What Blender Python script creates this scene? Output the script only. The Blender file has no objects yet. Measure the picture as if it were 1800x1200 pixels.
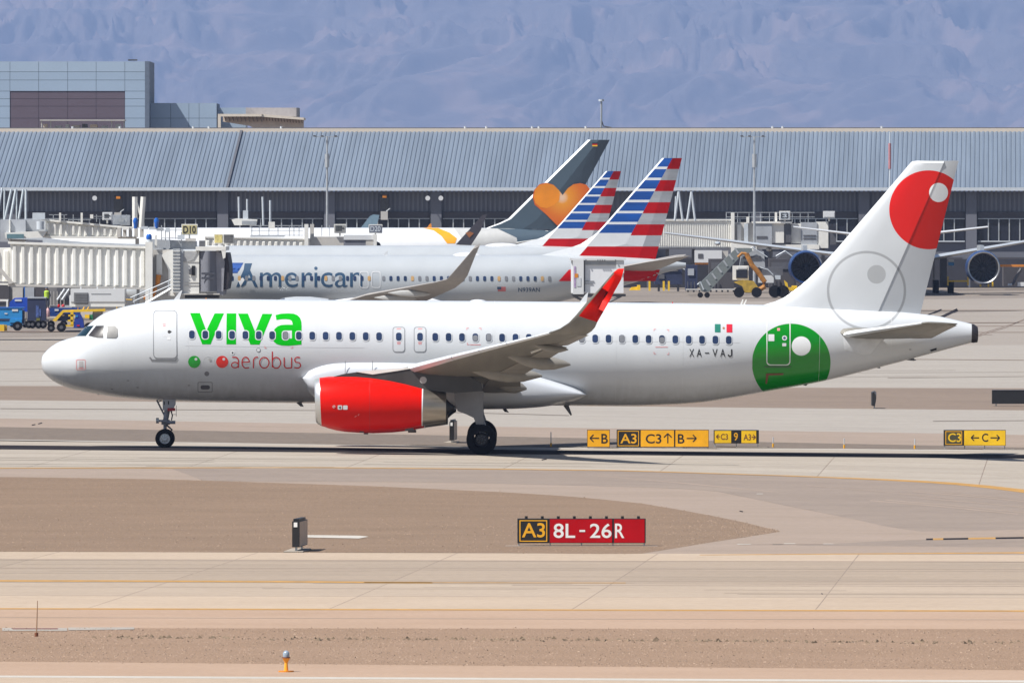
import bpy, bmesh, math, random
import numpy as np
from mathutils import Vector, Matrix, noise
from mathutils.geometry import tessellate_polygon
random.seed(7)
C = bpy.data.collections.new('scene'); bpy.context.scene.collection.children.link(C)
S = bpy.context.scene
# ------------------------------------------------------------------ camera, world, sun, exposure
FP = 17520.0                      # focal length in pixels of the 1800 px wide photograph
PIT = math.atan(270.0/FP); CAM = Vector((0, -400, 10.6))
cd = bpy.data.cameras.new('camera'); cam = bpy.data.objects.new('camera', cd); C.objects.link(cam)
cam.location = CAM; cam.rotation_euler = (math.pi/2-PIT, 0, 0)
cd.sensor_width = 36; cd.lens = FP/1800*36; cd.clip_start = 10; cd.clip_end = 60000
S.camera = cam
SD = Vector((0.62, 0.33, -1.0)).normalized()         # direction the sunlight travels
w = bpy.data.worlds.new('World'); S.world = w; w.use_nodes = True
nt = w.node_tree; bg = nt.nodes['Background']
sk = nt.nodes.new('ShaderNodeTexSky'); sk.sky_type = 'NISHITA'; sk.sun_disc = False
el = math.asin(-SD.z); az = math.atan2(-SD.x, -SD.y)
sk.sun_elevation = el; sk.sun_rotation = az % (2*math.pi)
nt.links.new(sk.outputs[0], bg.inputs[0]); bg.inputs[1].default_value = 0.055
sd = bpy.data.lights.new('sun', 'SUN'); sd.energy = 4.9; sd.angle = math.radians(0.53); sd.color = (1, .965, .91)
so = bpy.data.objects.new('sun', sd); C.objects.link(so); so.location = (0, 0, 300)
so.rotation_euler = SD.to_track_quat('-Z', 'Y').to_euler()
S.view_settings.view_transform = 'Standard'; S.view_settings.look = 'None'
S.view_settings.exposure = 0.78; S.view_settings.gamma = 1.0
S.render.engine = 'CYCLES'

# ------------------------------------------------------------------ helpers
def s2l(c): return tuple(((x/255.)/12.92 if x/255. < .04045 else ((x/255.+.055)/1.055)**2.4) for x in c)
FW = Vector((0, math.cos(PIT), -math.sin(PIT))); UP = Vector((0, math.sin(PIT), math.cos(PIT)))
def ray(px, py): return FW + Vector((1, 0, 0))*((px-900)/FP) + UP*((600-py)/FP)
def W(px, py, Y):
    d = ray(px, py); t = (Y+400)/d.y; return CAM + d*t
def sm(t): t = min(1, max(0, t)); return t*t*(3-2*t)
def hgt(x, y):                                       # gentle fall of the ground towards the right
    b = 1.0
    if y < -20: b = 1-sm((-20-y)/65)
    if y > 60: b = 1-sm((y-60)/120)
    return -0.0127*max(-70, min(70, x))*b
def G(px, py, dz=0.0):
    d = ray(px, py); z = 0.0
    for _ in range(12):
        t = (z-CAM.z)/d.z; p = CAM + d*t; z = .5*z+.5*hgt(p.x, p.y)
    p.z = hgt(p.x, p.y)+dz*(.18 if p.y < -80 else .6 if dz < .05 else 1); return p
MATS = {}
def mat(name, col, rough=.5, metal=0., var=.12, scale=3., bump=0., bscale=None, spec=.5, coat=0., alpha=None, emit=None, trans=0., stretch=None):
    if name in MATS: return MATS[name]
    m = bpy.data.materials.new(name); m.use_nodes = True; MATS[name] = m
    n = m.node_tree; b = n.nodes['Principled BSDF']; L = n.links
    b.inputs['Roughness'].default_value = rough; b.inputs['Metallic'].default_value = metal
    b.inputs['Specular IOR Level'].default_value = spec; b.inputs['Coat Weight'].default_value = coat
    tc = n.nodes.new('ShaderNodeTexCoord'); out = tc.outputs['Object']
    if stretch:
        mp = n.nodes.new('ShaderNodeMapping'); mp.inputs['Scale'].default_value = stretch; L.new(out, mp.inputs[0]); out = mp.outputs[0]
    nz = n.nodes.new('ShaderNodeTexNoise'); nz.inputs['Scale'].default_value = scale; nz.inputs['Detail'].default_value = 5
    L.new(out, nz.inputs['Vector'])
    mr = n.nodes.new('ShaderNodeMapRange'); mr.inputs[1].default_value = .25; mr.inputs[2].default_value = .75
    mr.inputs[3].default_value = 1-var; mr.inputs[4].default_value = 1+var; L.new(nz.outputs[0], mr.inputs[0])
    mx = n.nodes.new('ShaderNodeMix'); mx.data_type = 'RGBA'; mx.blend_type = 'MULTIPLY'; mx.inputs[0].default_value = 1
    mx.inputs[6].default_value = (*col, 1); L.new(mr.outputs[0], mx.inputs[7]); L.new(mx.outputs[2], b.inputs['Base Color'])
    m['mx'] = 1
    if bump:
        n2 = n.nodes.new('ShaderNodeTexNoise'); n2.inputs['Scale'].default_value = bscale or scale*6; n2.inputs['Detail'].default_value = 4
        L.new(out, n2.inputs['Vector']); bp = n.nodes.new('ShaderNodeBump'); bp.inputs['Strength'].default_value = bump
        bp.inputs['Distance'].default_value = .03; L.new(n2.outputs[0], bp.inputs['Height']); L.new(bp.outputs[0], b.inputs['Normal'])
    if emit: b.inputs['Emission Color'].default_value = (*emit[0], 1); b.inputs['Emission Strength'].default_value = emit[1]
    return m
GS = (.53, .505, .475)
def gmat(name, c1, c2, rough=.85, speck=0., sscale=9., streak=(.03, .06, 1), c3=None, bump=.3, jit=0.):
    if name != 'mountain_rock': c1 = tuple(v*q for v, q in zip(c1, GS)); c2 = tuple(v*q for v, q in zip(c2, GS)); c3 = tuple(v*q for v, q in zip(c3, GS)) if c3 else None
    """ground: two tones in broad patches drawn out along the traffic direction, fine grain, optional stones"""
    m = bpy.data.materials.new(name); m.use_nodes = True; MATS[name] = m
    n = m.node_tree; b = n.nodes['Principled BSDF']; L = n.links; N = n.nodes.new
    b.inputs['Roughness'].default_value = rough; b.inputs['Specular IOR Level'].default_value = .25
    ge = N('ShaderNodeNewGeometry')
    mp = N('ShaderNodeMapping'); mp.inputs['Scale'].default_value = streak; L.new(ge.outputs['Position'], mp.inputs[0])
    a = N('ShaderNodeTexNoise'); a.inputs['Scale'].default_value = 5; a.inputs['Detail'].default_value = 6; a.inputs['Roughness'].default_value = .65
    L.new(mp.outputs[0], a.inputs['Vector'])
    r = N('ShaderNodeMapRange'); r.inputs[1].default_value = .33; r.inputs[2].default_value = .67; L.new(a.outputs[0], r.inputs[0])
    m1 = N('ShaderNodeMix'); m1.data_type = 'RGBA'; m1.inputs[6].default_value = (*c1, 1); m1.inputs[7].default_value = (*c2, 1)
    L.new(r.outputs[0], m1.inputs[0]); col = m1.outputs[2]
    f = N('ShaderNodeTexNoise'); f.inputs['Scale'].default_value = sscale; f.inputs['Detail'].default_value = 5; f.inputs['Roughness'].default_value = .7
    L.new(ge.outputs['Position'], f.inputs['Vector'])
    r2 = N('ShaderNodeMapRange'); r2.inputs[1].default_value = .3; r2.inputs[2].default_value = .7
    r2.inputs[3].default_value = 1-.10-speck; r2.inputs[4].default_value = 1.08+speck; L.new(f.outputs[0], r2.inputs[0])
    m2 = N('ShaderNodeMix'); m2.data_type = 'RGBA'; m2.blend_type = 'MULTIPLY'; m2.inputs[0].default_value = 1
    L.new(col, m2.inputs[6]); L.new(r2.outputs[0], m2.inputs[7]); col = m2.outputs[2]
    if jit:
        oi = N('ShaderNodeObjectInfo'); r3 = N('ShaderNodeMapRange'); r3.inputs[3].default_value = 1-jit; r3.inputs[4].default_value = 1+jit
        L.new(oi.outputs['Random'], r3.inputs[0]); m4 = N('ShaderNodeMix'); m4.data_type = 'RGBA'; m4.blend_type = 'MULTIPLY'; m4.inputs[0].default_value = 1
        L.new(col, m4.inputs[6]); L.new(r3.outputs[0], m4.inputs[7]); col = m4.outputs[2]
    if c3:
        v = N('ShaderNodeTexVoronoi'); v.inputs['Scale'].default_value = 11; L.new(ge.outputs['Position'], v.inputs['Vector'])
        lt = N('ShaderNodeMath'); lt.operation = 'LESS_THAN'; lt.inputs[1].default_value = .13; L.new(v.outputs['Distance'], lt.inputs[0])
        m3 = N('ShaderNodeMix'); m3.data_type = 'RGBA'; m3.inputs[7].default_value = (*c3, 1); L.new(lt.outputs[0], m3.inputs[0]); L.new(col, m3.inputs[6]); col = m3.outputs[2]
    L.new(col, b.inputs['Base Color'])
    bp = N('ShaderNodeBump'); bp.inputs['Strength'].default_value = bump; bp.inputs['Distance'].default_value = .05
    L.new(f.outputs[0], bp.inputs['Height']); L.new(bp.outputs[0], b.inputs['Normal'])
    return m

def tag(o, label=None, cat=None, group=None, kind=None):
    if label: o['label'] = label
    if cat: o['category'] = cat
    if group: o['group'] = group
    if kind: o['kind'] = kind
    return o
def empty(name, loc, label=None, cat=None, group=None, rot=(0, 0, 0)):
    o = bpy.data.objects.new(name, None); C.objects.link(o); o.location = loc; o.rotation_euler = rot
    tag(o, label, cat, group); return o
class MB:
    """collects geometry and links it as ONE mesh object"""
    def __init__(s): s.v = []; s.f = []; s.m = []; s.cur = 0
    def add(s, vs, fs, mi=None):
        b = len(s.v); s.v += [tuple(v) for v in vs]; s.f += [tuple(i+b for i in f) for f in fs]; s.m += [s.cur if mi is None else mi]*len(fs); return s
    def box(s, x0, y0, z0, x1, y1, z1, mi=None):
        v = [(x, y, z) for x in (x0, x1) for y in (y0, y1) for z in (z0, z1)]
        return s.add(v, [(0, 1, 3, 2), (4, 6, 7, 5), (0, 4, 5, 1), (2, 3, 7, 6), (0, 2, 6, 4), (1, 5, 7, 3)], mi)
    def prism(s, poly, y0, y1, mi=None, axis='y'):
        """poly: (x,z) outline pushed from y0 to y1"""
        n = len(poly); mk = (lambda a, b, t: (a, t, b)) if axis == 'y' else (lambda a, b, t: (t, a, b)) if axis == 'x' else (lambda a, b, t: (a, b, t))
        v = [mk(a, b, y0) for a, b in poly]+[mk(a, b, y1) for a, b in poly]
        tr = tessellate_polygon([[Vector((a, b, 0)) for a, b in poly]])
        fs = [tuple(t) for t in tr]+[tuple(i+n for i in reversed(t)) for t in tr]+[(i, (i+1) % n, n+(i+1) % n, n+i) for i in range(n)]
        return s.add(v, fs, mi)
    def tube(s, pts, r, n=8, mi=None, cap=True):
        pts = [Vector(p) for p in pts]; rs = r if isinstance(r, (list, tuple)) else [r]*len(pts); rings = []
        for i, p in enumerate(pts):
            d = (pts[min(i+1, len(pts)-1)]-pts[max(i-1, 0)]).normalized()
            a = d.cross(Vector((0, 0, 1)) if abs(d.z) < .95 else Vector((1, 0, 0))).normalized(); b = d.cross(a)
            rings.append([p+(a*math.cos(2*math.pi*k/n)+b*math.sin(2*math.pi*k/n))*rs[i] for k in range(n)])
        return s.loft(rings, cap, mi)
    def loft(s, rings, cap=True, mi=None, closed=True):
        n = len(rings[0]); v = [p for r in rings for p in r]; fs = []
        for i in range(len(rings)-1):
            for k in range(n if closed else n-1): fs.append((i*n+k, i*n+(k+1) % n, (i+1)*n+(k+1) % n, (i+1)*n+k))
        if cap: fs += [tuple(reversed(range(n))), tuple(range((len(rings)-1)*n, len(rings)*n))]
        return s.add(v, fs, mi)
    def cyl(s, c, r, y0, y1, n=24, mi=None, axis='y', r1=None):
        """disc of radius r centred on c=(a,b) between y0 and y1 along axis"""
        r1 = r if r1 is None else r1
        def P(a, b, t): return (a, t, b) if axis == 'y' else (t, a, b) if axis == 'x' else (a, b, t)
        rg = [[P(c[0]+rr*math.cos(2*math.pi*k/n), c[1]+rr*math.sin(2*math.pi*k/n), t) for k in range(n)] for rr, t in ((r, y0), (r1, y1))]
        return s.loft(rg, True, mi)
    def build(s, name, mats, parent=None, smooth=False, local=False, kind=None, label=None, ang=None):
        me = bpy.data.meshes.new(name); vs = s.v
        if parent is not None and not local:
            o = WL(parent); vs = [(a-o.x, b-o.y, c-o.z) for a, b, c in vs]
        me.from_pydata(vs, [], s.f)
        if not isinstance(mats, (list, tuple)): mats = [mats]
        for m in mats: me.materials.append(m)
        me.polygons.foreach_set('material_index', s.m)
        bm = bmesh.new(); bm.from_mesh(me); bmesh.ops.recalc_face_normals(bm, faces=bm.faces); bm.to_mesh(me); bm.free()
        if smooth:
            me.polygons.foreach_set('use_smooth', [True]*len(me.polygons))
            me.set_sharp_from_angle(angle=math.radians(ang or 40))
        me.update(); ob = bpy.data.objects.new(name, me); C.objects.link(ob)
        if parent is not None: ob.parent = parent
        if kind: ob['kind'] = kind
        if label: ob['label'] = label
        return ob
def WL(o):
    v = Vector((0, 0, 0))
    while o is not None: v += o.location; o = o.parent
    return v
def boxpx(mb, x0, y0, x1, y1, Y, dep, mi=None):
    a = W(x0, y1, Y); b = W(x1, y0, Y); return mb.box(a.x, Y, a.z, b.x, Y+dep, b.z, mi)
def polypx(mb, pts, Y, dep, mi=None):
    return mb.prism([(W(x, y, Y).x, W(x, y, Y).z) for x, y in pts], Y, Y+dep, mi)
def linepx(mb, pts, Y, r, n=6, mi=None): return mb.tube([W(x, y, Y if not isinstance(Y, list) else Y[i]) for i, (x, y) in enumerate(pts)], r, n, mi)
def interp(keys, x):
    xs = [k[0] for k in keys]; 
    if x <= xs[0]: return keys[0][1]
    if x >= xs[-1]: return keys[-1][1]
    i = max(j for j in range(len(xs)) if xs[j] <= x); i = min(i, len(xs)-2)
    def sl(j):
        if j <= 0 or j >= len(keys)-1: 
            a = 0 if j <= 0 else len(keys)-2; return (keys[a+1][1]-keys[a][1])/(keys[a+1][0]-keys[a][0])
        a = (keys[j][1]-keys[j-1][1])/(keys[j][0]-keys[j-1][0]); b = (keys[j+1][1]-keys[j][1])/(keys[j+1][0]-keys[j][0])
        return 0 if a*b <= 0 else 2*a*b/(a+b)
    h = xs[i+1]-xs[i]; t = (x-xs[i])/h
    return (2*t**3-3*t*t+1)*keys[i][1]+(t**3-2*t*t+t)*h*sl(i)+(-2*t**3+3*t*t)*keys[i+1][1]+(t**3-t*t)*h*sl(i+1)
def glyphs(txt, offset=0.0, squash=1.0):
    """outline of a word as flat triangles scaled to the unit box (x right, y up)"""
    cu = bpy.data.curves.new('t', 'FONT'); cu.body = txt; cu.resolution_u = 4; cu.offset = offset; cu.fill_mode = 'FRONT'
    o = bpy.data.objects.new('t', cu); C.objects.link(o); dg = bpy.context.evaluated_depsgraph_get()
    me = o.evaluated_get(dg).to_mesh(); vs = [(v.co.x, v.co.y) for v in me.vertices]; fs = [tuple(p.vertices) for p in me.polygons]
    o.evaluated_get(dg).to_mesh_clear(); bpy.data.objects.remove(o); bpy.data.curves.remove(cu)
    x0 = min(v[0] for v in vs); x1 = max(v[0] for v in vs); y0 = min(v[1] for v in vs); y1 = max(v[1] for v in vs)
    return [((a-x0)/(x1-x0), (b-y0)/(y1-y0)) for a, b in vs], fs
def flat_text(name, txt, x0, z0, x1, z1, y, m, parent, offset=.02, flip=False):
    vs, fs = glyphs(txt, offset); mb = MB(); mb.add([((x1-a*(x1-x0)) if flip else (x0+a*(x1-x0)), y, z0+b*(z1-z0)) for a, b in vs], fs)
    return mb.build(name, m, parent)

# ------------------------------------------------------------------ materials
white = mat('white_paint', (.60, .61, .62), .3, var=.025, scale=1.2, coat=.1)
grey_paint = mat('grey_paint', (.42, .42, .41), .45, var=.08, scale=1.5)
wing_grey = mat('wing_grey', (.175, .165, .142), .42, var=.14, scale=.8, stretch=(3, .4, 1))
red_paint = mat('red_paint', (.60, .006, .001), .33, var=.04, spec=.12)
metal = mat('bare_metal', (.62, .62, .62), .3, 1., var=.06)
hot_metal = mat('nozzle_metal', (.33, .30, .26), .38, .9, var=.25, scale=2.5, stretch=(.3, 1, 3))
dark = mat('dark_rubber', (.018, .018, .02), .7, var=.2)
tyre = mat('tyre_rubber', (.009, .009, .011), .8, var=.25, scale=8, spec=.15)
darkgrey = mat('dark_grey_metal', (.09, .09, .10), .5, var=.15)
gear_grey = mat('gear_grey', (.34, .35, .38), .45, var=.12, scale=5)
glass = mat('window_glass', (.02, .035, .085), .12, var=.35, scale=2., spec=.8)
shade = mat('window_shade', (.17, .175, .19), .35, var=.2, scale=2.)
rim = mat('window_rim', (.52, .54, .56), .4, var=.05)
line_grey = mat('panel_line', (.19, .20, .215), .5, var=.05)
green = mat('letter_green', (.0, .36, .004), .35, var=.04, spec=.12)
letter_red = mat('letter_red', (.48, .008, .008), .4, var=.05, spec=.2)
black_paint = mat('black_paint', (.012, .012, .013), .5, var=.1)
silver = mat('silver_livery', (.41, .435, .455), .35, .15, var=.04, scale=.6)
navy = mat('navy_lettering', (.02, .06, .12), .4, var=.08)
blue_p = mat('stripe_blue', (.0, .058, .28), .45, var=.35, scale=.5, stretch=(.6, 1, 5))
red_p = mat('stripe_red', (.46, .004, .006), .45, var=.10, spec=.15, scale=.5, stretch=(.6, 1, 5))
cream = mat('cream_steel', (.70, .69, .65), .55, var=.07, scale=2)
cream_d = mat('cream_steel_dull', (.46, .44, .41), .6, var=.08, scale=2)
bridge_grey = mat('bridge_grey', (.34, .36, .39), .6, var=.1, scale=1)
bellows = mat('bellows_fabric', (.15, .155, .18), .8, var=.12, scale=1)
orange = mat('orange_paint', (.58, .20, .015), .5, var=.1)
yellow = mat('yellow_paint', (.72, .46, .02), .5, var=.12)
blue_eq = mat('equipment_blue', (.012, .10, .36), .45, var=.2, scale=1)
blue_lt = mat('equipment_light_blue', (.02, .22, .52), .45, var=.15, scale=1)
navy_eq = mat('container_navy', (.02, .028, .07), .6, var=.25, scale=1)
steel = mat('galvanised_steel', (.42, .44, .46), .5, .5, var=.15, scale=2)
pane_dark = mat('building_glass', (.015, .017, .028), .2, var=.3, scale=.4, spec=.5)
condor_grey = mat('slate_fin', (.058, .085, .11), .4, var=.08, scale=.3)
hv = mat('hi_vis_cloth', (.42, .60, .05), .8, var=.1)

# ------------------------------------------------------------------ ground
K_conc = gmat('concrete_near', (.63, .515, .405), (.69, .57, .455), sscale=3, jit=.03)
K_conc_b = gmat('concrete_worn', (.47, .395, .32), (.55, .455, .365), sscale=3, jit=.04, streak=(.02, .2, 1))
K_conc_c = gmat('concrete_mid', (.56, .465, .375), (.63, .53, .43), sscale=3, jit=.03)
K_conc2b = gmat('concrete_light_worn', (.52, .47, .41), (.58, .53, .465), sscale=3, jit=.03)
K_conc2 = gmat('concrete_light', (.60, .55, .485), (.53, .48, .42), sscale=3, jit=.035)
K_conc3 = gmat('concrete_pale', (.57, .54, .50), (.49, .46, .425), sscale=2, streak=(.02, .12, 1))
K_should = gmat('shoulder_asphalt', (.56, .405, .30), (.63, .465, .355), sscale=5)
K_should2 = gmat('shoulder_mid', (.44, .36, .30), (.50, .41, .35), sscale=4)
K_shdark = gmat('taxiway_asphalt', (.365, .305, .265), (.43, .36, .31), sscale=3, streak=(.04, .05, 1))
K_grav = gmat('gravel_near', (.47, .325, .225), (.53, .37, .265), speck=.34, sscale=16, c3=(.43, .335, .27), bump=1.)
K_grav2 = gmat('gravel_island', (.325, .232, .162), (.385, .275, .195), speck=.24, sscale=11, c3=(.40, .30, .235), bump=.8)
K_grav3 = gmat('gravel_far', (.235, .195, .165), (.30, .25, .21), speck=.12, sscale=3, streak=(.1, .3, 1), bump=.8)
K_dirt = gmat('desert_dirt', (.31, .245, .20), (.37, .295, .24), sscale=2, streak=(.02, .1, 1))
K_apron = gmat('apron_asphalt', (.32, .285, .255), (.40, .355, .32), sscale=2, streak=(.012, .09, 1))
K_apron2 = gmat('apron_concrete', (.43, .39, .35), (.51, .47, .43), sscale=2, streak=(.012, .1, 1))
K_dark = mat('mirage_mark_dark', (.022, .019, .021), .95, var=.35, scale=.25, spec=.05, stretch=(.2, 3, 1))  # near black for spots and marks, and for the painted mirage band
K_stripe_w = gmat('white_marking', (.78, .76, .72), (.66, .64, .60), sscale=4)
K_stripe_o = gmat('orange_marking', (.80, .44, .10), (.50, .31, .12), sscale=1.2, streak=(.4, .4, 1))
K_mark = gmat('rubber_mark', (.47, .385, .315), (.53, .435, .36), sscale=3)
K_tar = gmat('tar_line', (.30, .235, .20), (.40, .32, .27), sscale=3)

def lin(keys, x):
    xs = [k[0] for k in keys]
    if len(xs) == 1: return keys[0][1]
    if x <= xs[0] or x >= xs[-1]:
        a, b = (0, 1) if x <= xs[0] else (-2, -1)
        if len(xs) > 2: return keys[0][1] if x <= xs[0] else keys[-1][1]
        return keys[a][1]+(keys[b][1]-keys[a][1])*(x-xs[a])/(xs[b]-xs[a])
    return float(np.interp(x, xs, [k[1] for k in keys]))
def band(name, m, top, bot, dz=0.0, x0=-1500, x1=3300, parent=None, kind='structure', thick=0, nx=None, label=None):
    """a sheet of ground between two lines of the terrain"""
    nx = nx or max(2, int((x1-x0)/60)); cols = [x0+(x1-x0)*i/nx for i in range(nx+1)]
    hmax = max(abs(lin(bot, x)-lin(top, x)) for x in cols); nr = max(1, int(hmax/7)); vs = []; fs = []
    for x in cols:
        for r in range(nr+1): vs.append(G(x, lin(top, x)+(lin(bot, x)-lin(top, x))*r/nr, dz))
    for i in range(nx):
        for r in range(nr): a = i*(nr+1)+r; fs.append((a, a+1, a+nr+2, a+nr+1))
    return MB().add(vs, fs).build(name, m, parent, kind=kind if parent is None else None, label=label)
E = lambda a, b: [(0, a), (1800, b)]
# the one big sheet to the foot of the mountain
vs = []; fs = []
ys = [-396, -300, -260, -220, -190, -160]+[-140+8*i for i in range(44)]+[215, 260, 400, 700, 1200, 2500, 5200, 9000, 15000, 24100]
xs = [-2800, -1200, -500, -200]+[-130+13*i for i in range(21)]+[200, 500, 1200, 2800]
for y in ys:
    for x in xs: vs.append((x, y, hgt(x, y)-.03))
for j in range(len(ys)-1):
    for i in range(len(xs)-1): a = j*len(xs)+i; fs.append((a, a+1, a+len(xs)+1, a+len(xs)))
MB().add(vs, fs).build('ground', K_apron, kind='structure')
band('runway', K_conc, E(1189, 1198), E(1290, 1300))
band('runway_marking', K_stripe_w, E(1186.5, 1195), E(1189.8, 1198.5), .012)
band('runway_shoulder', K_should, E(1162, 1177), E(1189, 1198))
gravel_near = band('gravel_strip', K_grav, E(1103, 1105), E(1162, 1177))
band('taxiway_shoulder', K_should, E(1070, 1074), E(1103, 1105))
base_near = band('taxiway', K_tar, E(969, 974.5), E(1070, 1074), -.006)
band('edge_marking', K_stripe_o, E(1068.2, 1072.2), E(1070.2, 1074.4), .018)
# far side of the foreground taxiway and the gravel island
TOPI = [(-1500, 845), (0, 838), (300, 842.5), (650, 854), (900, 865.5), (1010, 873), (1121, 883.5), (1220, 900), (1310, 918), (1372, 933.6)]
BOTI = [(-1500, 970), (0, 969), (900, 971.5), (1120, 973.5), (1160, 968), (1220, 957), (1310, 943.5), (1372, 933.7)]
ORL = [(-1500, 826), (0, 822), (560, 821), (860, 823.5), (1100, 826.5), (1400, 836), (1600, 843.5), (1711, 850), (1800, 860), (2000, 885), (3300, 1000)]
band('connector_pavement', K_should2, ORL, [(-1500, 969), (0, 969), (1800, 974.5), (3300, 980)])
DK_T = [(300, 822), (700, 824), (1100, 828), (1400, 837.5), (1600, 845), (1711, 852), (1800, 862), (2000, 887), (3300, 1002)]
DK_B = [(300, 822.5), (345, 845), (700, 846), (860, 849), (1160, 856.5), (1250, 861), (1310, 873), (1400, 892), (1462, 903.6), (1559, 925), (1611, 934), (1800, 930), (3300, 1004)]
band('connector_asphalt', K_shdark, DK_T, DK_B, .006, x0=300)
band('connector_tone', K_shdark, [(1400, 958), (1560, 950), (1700, 945), (2400, 930)], [(1400, 958.5), (1560, 959), (1700, 961), (2400, 960)], .006, x0=1400, x1=2400)
island = band('gravel_island', K_grav2, TOPI, BOTI, .012, x1=1372)
band('taxiway_edge_line', K_stripe_o, ORL, [(x, y+(1.2 if x < 1500 else 1.2+(x-1500)/300*4.5 if x < 1800 else 6)) for x, y in ORL], .014)
band('taxiway_edge_line', K_stripe_o, [(1280, 974), (1800, 970)], [(1280, 975), (1800, 972)], .014, x0=1230, x1=2400)
def gline(name, pts, wpx, m, dz=.02, into=None):
    mb = into or MB()
    for (a, b), (c, d) in zip(pts[:-1], pts[1:]):
        n = max(1, int(abs(c-a)/40)+int(abs(d-b)/12)); L_ = math.hypot(c-a, d-b); ox, oy = -(d-b)/L_*wpx/2, (c-a)/L_*wpx/2
        for k in range(n):
            x0, y0 = a+(c-a)*k/n, b+(d-b)*k/n; x1, y1 = a+(c-a)*(k+1)/n, b+(d-b)*(k+1)/n
            mb.add([G(x0+ox, y0+oy, dz), G(x1+ox, y1+oy, dz), G(x1-ox, y1-oy, dz), G(x0-ox, y0-oy, dz)], [(0, 1, 2, 3)])
    return mb if into else mb.build(name, m, kind='structure')
# concrete slabs, one object each
def slabs(owner, ms, top, bot, fr, xjs, lean, ymid, gx=.7, gy=.35, th=.007):
    for r in range(len(fr)-1):
        for i in range(len(xjs)-1):
            P_ = []
            for q in range(2):
                for xj, sg in ((xjs[i], 1), (xjs[i+1], -1)):
                    f = fr[r+q]; y = lin(top, xj)+(lin(bot, xj)-lin(top, xj))*f
                    x = xj+(ymid-y)*lean(xj)+sg*gx/2; y += (gy/2 if q == 0 else -gy/2); P_.append((x, y))
            (ax, ay), (bx, by), (cx, cy), (dx, dy) = P_; vs = []; fs = []; nx_ = 5; ny_ = max(1, int((cy-ay)/7))
            for u in range(nx_+1):
                for v in range(ny_+1):
                    s_, t_ = u/nx_, v/ny_; x = (ax*(1-s_)+bx*s_)*(1-t_)+(cx*(1-s_)+dx*s_)*t_; y = (ay*(1-s_)+by*s_)*(1-t_)+(cy*(1-s_)+dy*s_)*t_
                    vs.append(G(x, y, 0))
            for u in range(nx_):
                for v in range(ny_): a = u*(ny_+1)+v; fs.append((a, a+1, a+ny_+2, a+ny_+1))
            n0 = len(vs); rim_ = [u*(ny_+1) for u in range(nx_+1)]+[nx_*(ny_+1)+v for v in range(1, ny_+1)]+[u*(ny_+1)+ny_ for u in range(nx_-1, -1, -1)]+[v for v in range(ny_-1, 0, -1)]
            vs += [vs[k]+Vector((0, 0, -th)) for k in rim_]; L_ = len(rim_)
            fs += [(rim_[k], rim_[(k+1) % L_], n0+(k+1) % L_, n0+k) for k in range(L_)]
            MB().add(vs, fs).build('slab', ms[r % len(ms)], owner)
slabs(base_near, [K_conc, K_conc_b, K_conc_b, K_conc_c, K_conc], E(969, 974.5), E(1070, 1074), [0, .13, .30, .53, .76, 1.], [-880+392*i for i in range(10)], lambda x: max(.4, 3.9-(x+150)/520), 1022, 1.7, .4)
strip = band('concrete_taxiway', K_tar, E(789.5, 806), [(x, y) for x, y in ORL], -.006, x0=-1500, x1=3300)
slabs(strip, [K_conc2, K_conc2, K_conc2b, K_conc2, K_conc2], E(789.5, 806), [(-1500, 826), (0, 822), (560, 821), (860, 823.5), (1100, 826.5), (1400, 836), (1600, 843.5), (1711, 850), (1800, 860), (2000, 885)],
      [0, .2, .4, .6, .8, 1.], [-760+277*i for i in range(12)], lambda x: (1900-x)/500., 815, 1.5, .22)
band('dark_mirage_strip', K_dark, E(782, 798.5), E(789.5, 806), .004)  # heat mirage under the aircraft, painted as a dark band
band('strip_edge', K_conc2, E(775, 791), E(782, 798.5))
band('gravel_verge', K_grav3, [(0, 750), (900, 767), (1560, 781), (1800, 786)], [(0, 772), (900, 786), (1560, 788.5), (1800, 791)])
band('verge_shoulder', K_should2, [(0, 735), (900, 750), (1560, 760), (1800, 764)], [(0, 750), (900, 767), (1560, 781), (1800, 786)])
band('parallel_taxiway', K_conc3, [(0, 703), (900, 712), (1800, 721)], [(0, 735), (900, 750), (1560, 760), (1800, 764)])
band('dirt_strip', K_dirt, [(0, 678), (900, 680), (1800, 682)], [(0, 703), (900, 712), (1800, 721)])
band('far_taxiway', K_conc3, [(0, 617), (900, 612), (1800, 606)], [(0, 678), (900, 680), (1800, 682)])
band('far_taxiway_margin', K_apron2, [(0, 594), (900, 575), (1800, 546)], [(0, 617), (900, 612), (1800, 606)])
band('apron_lane', K_apron2, [(0, 545), (900, 535), (1800, 524)], [(0, 560), (900, 552), (1800, 544)])
band('verge_line', K_stripe_w, [(0, 772), (900, 786), (1800, 791)], [(0, 773.2), (900, 787), (1800, 792)], .006)
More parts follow.
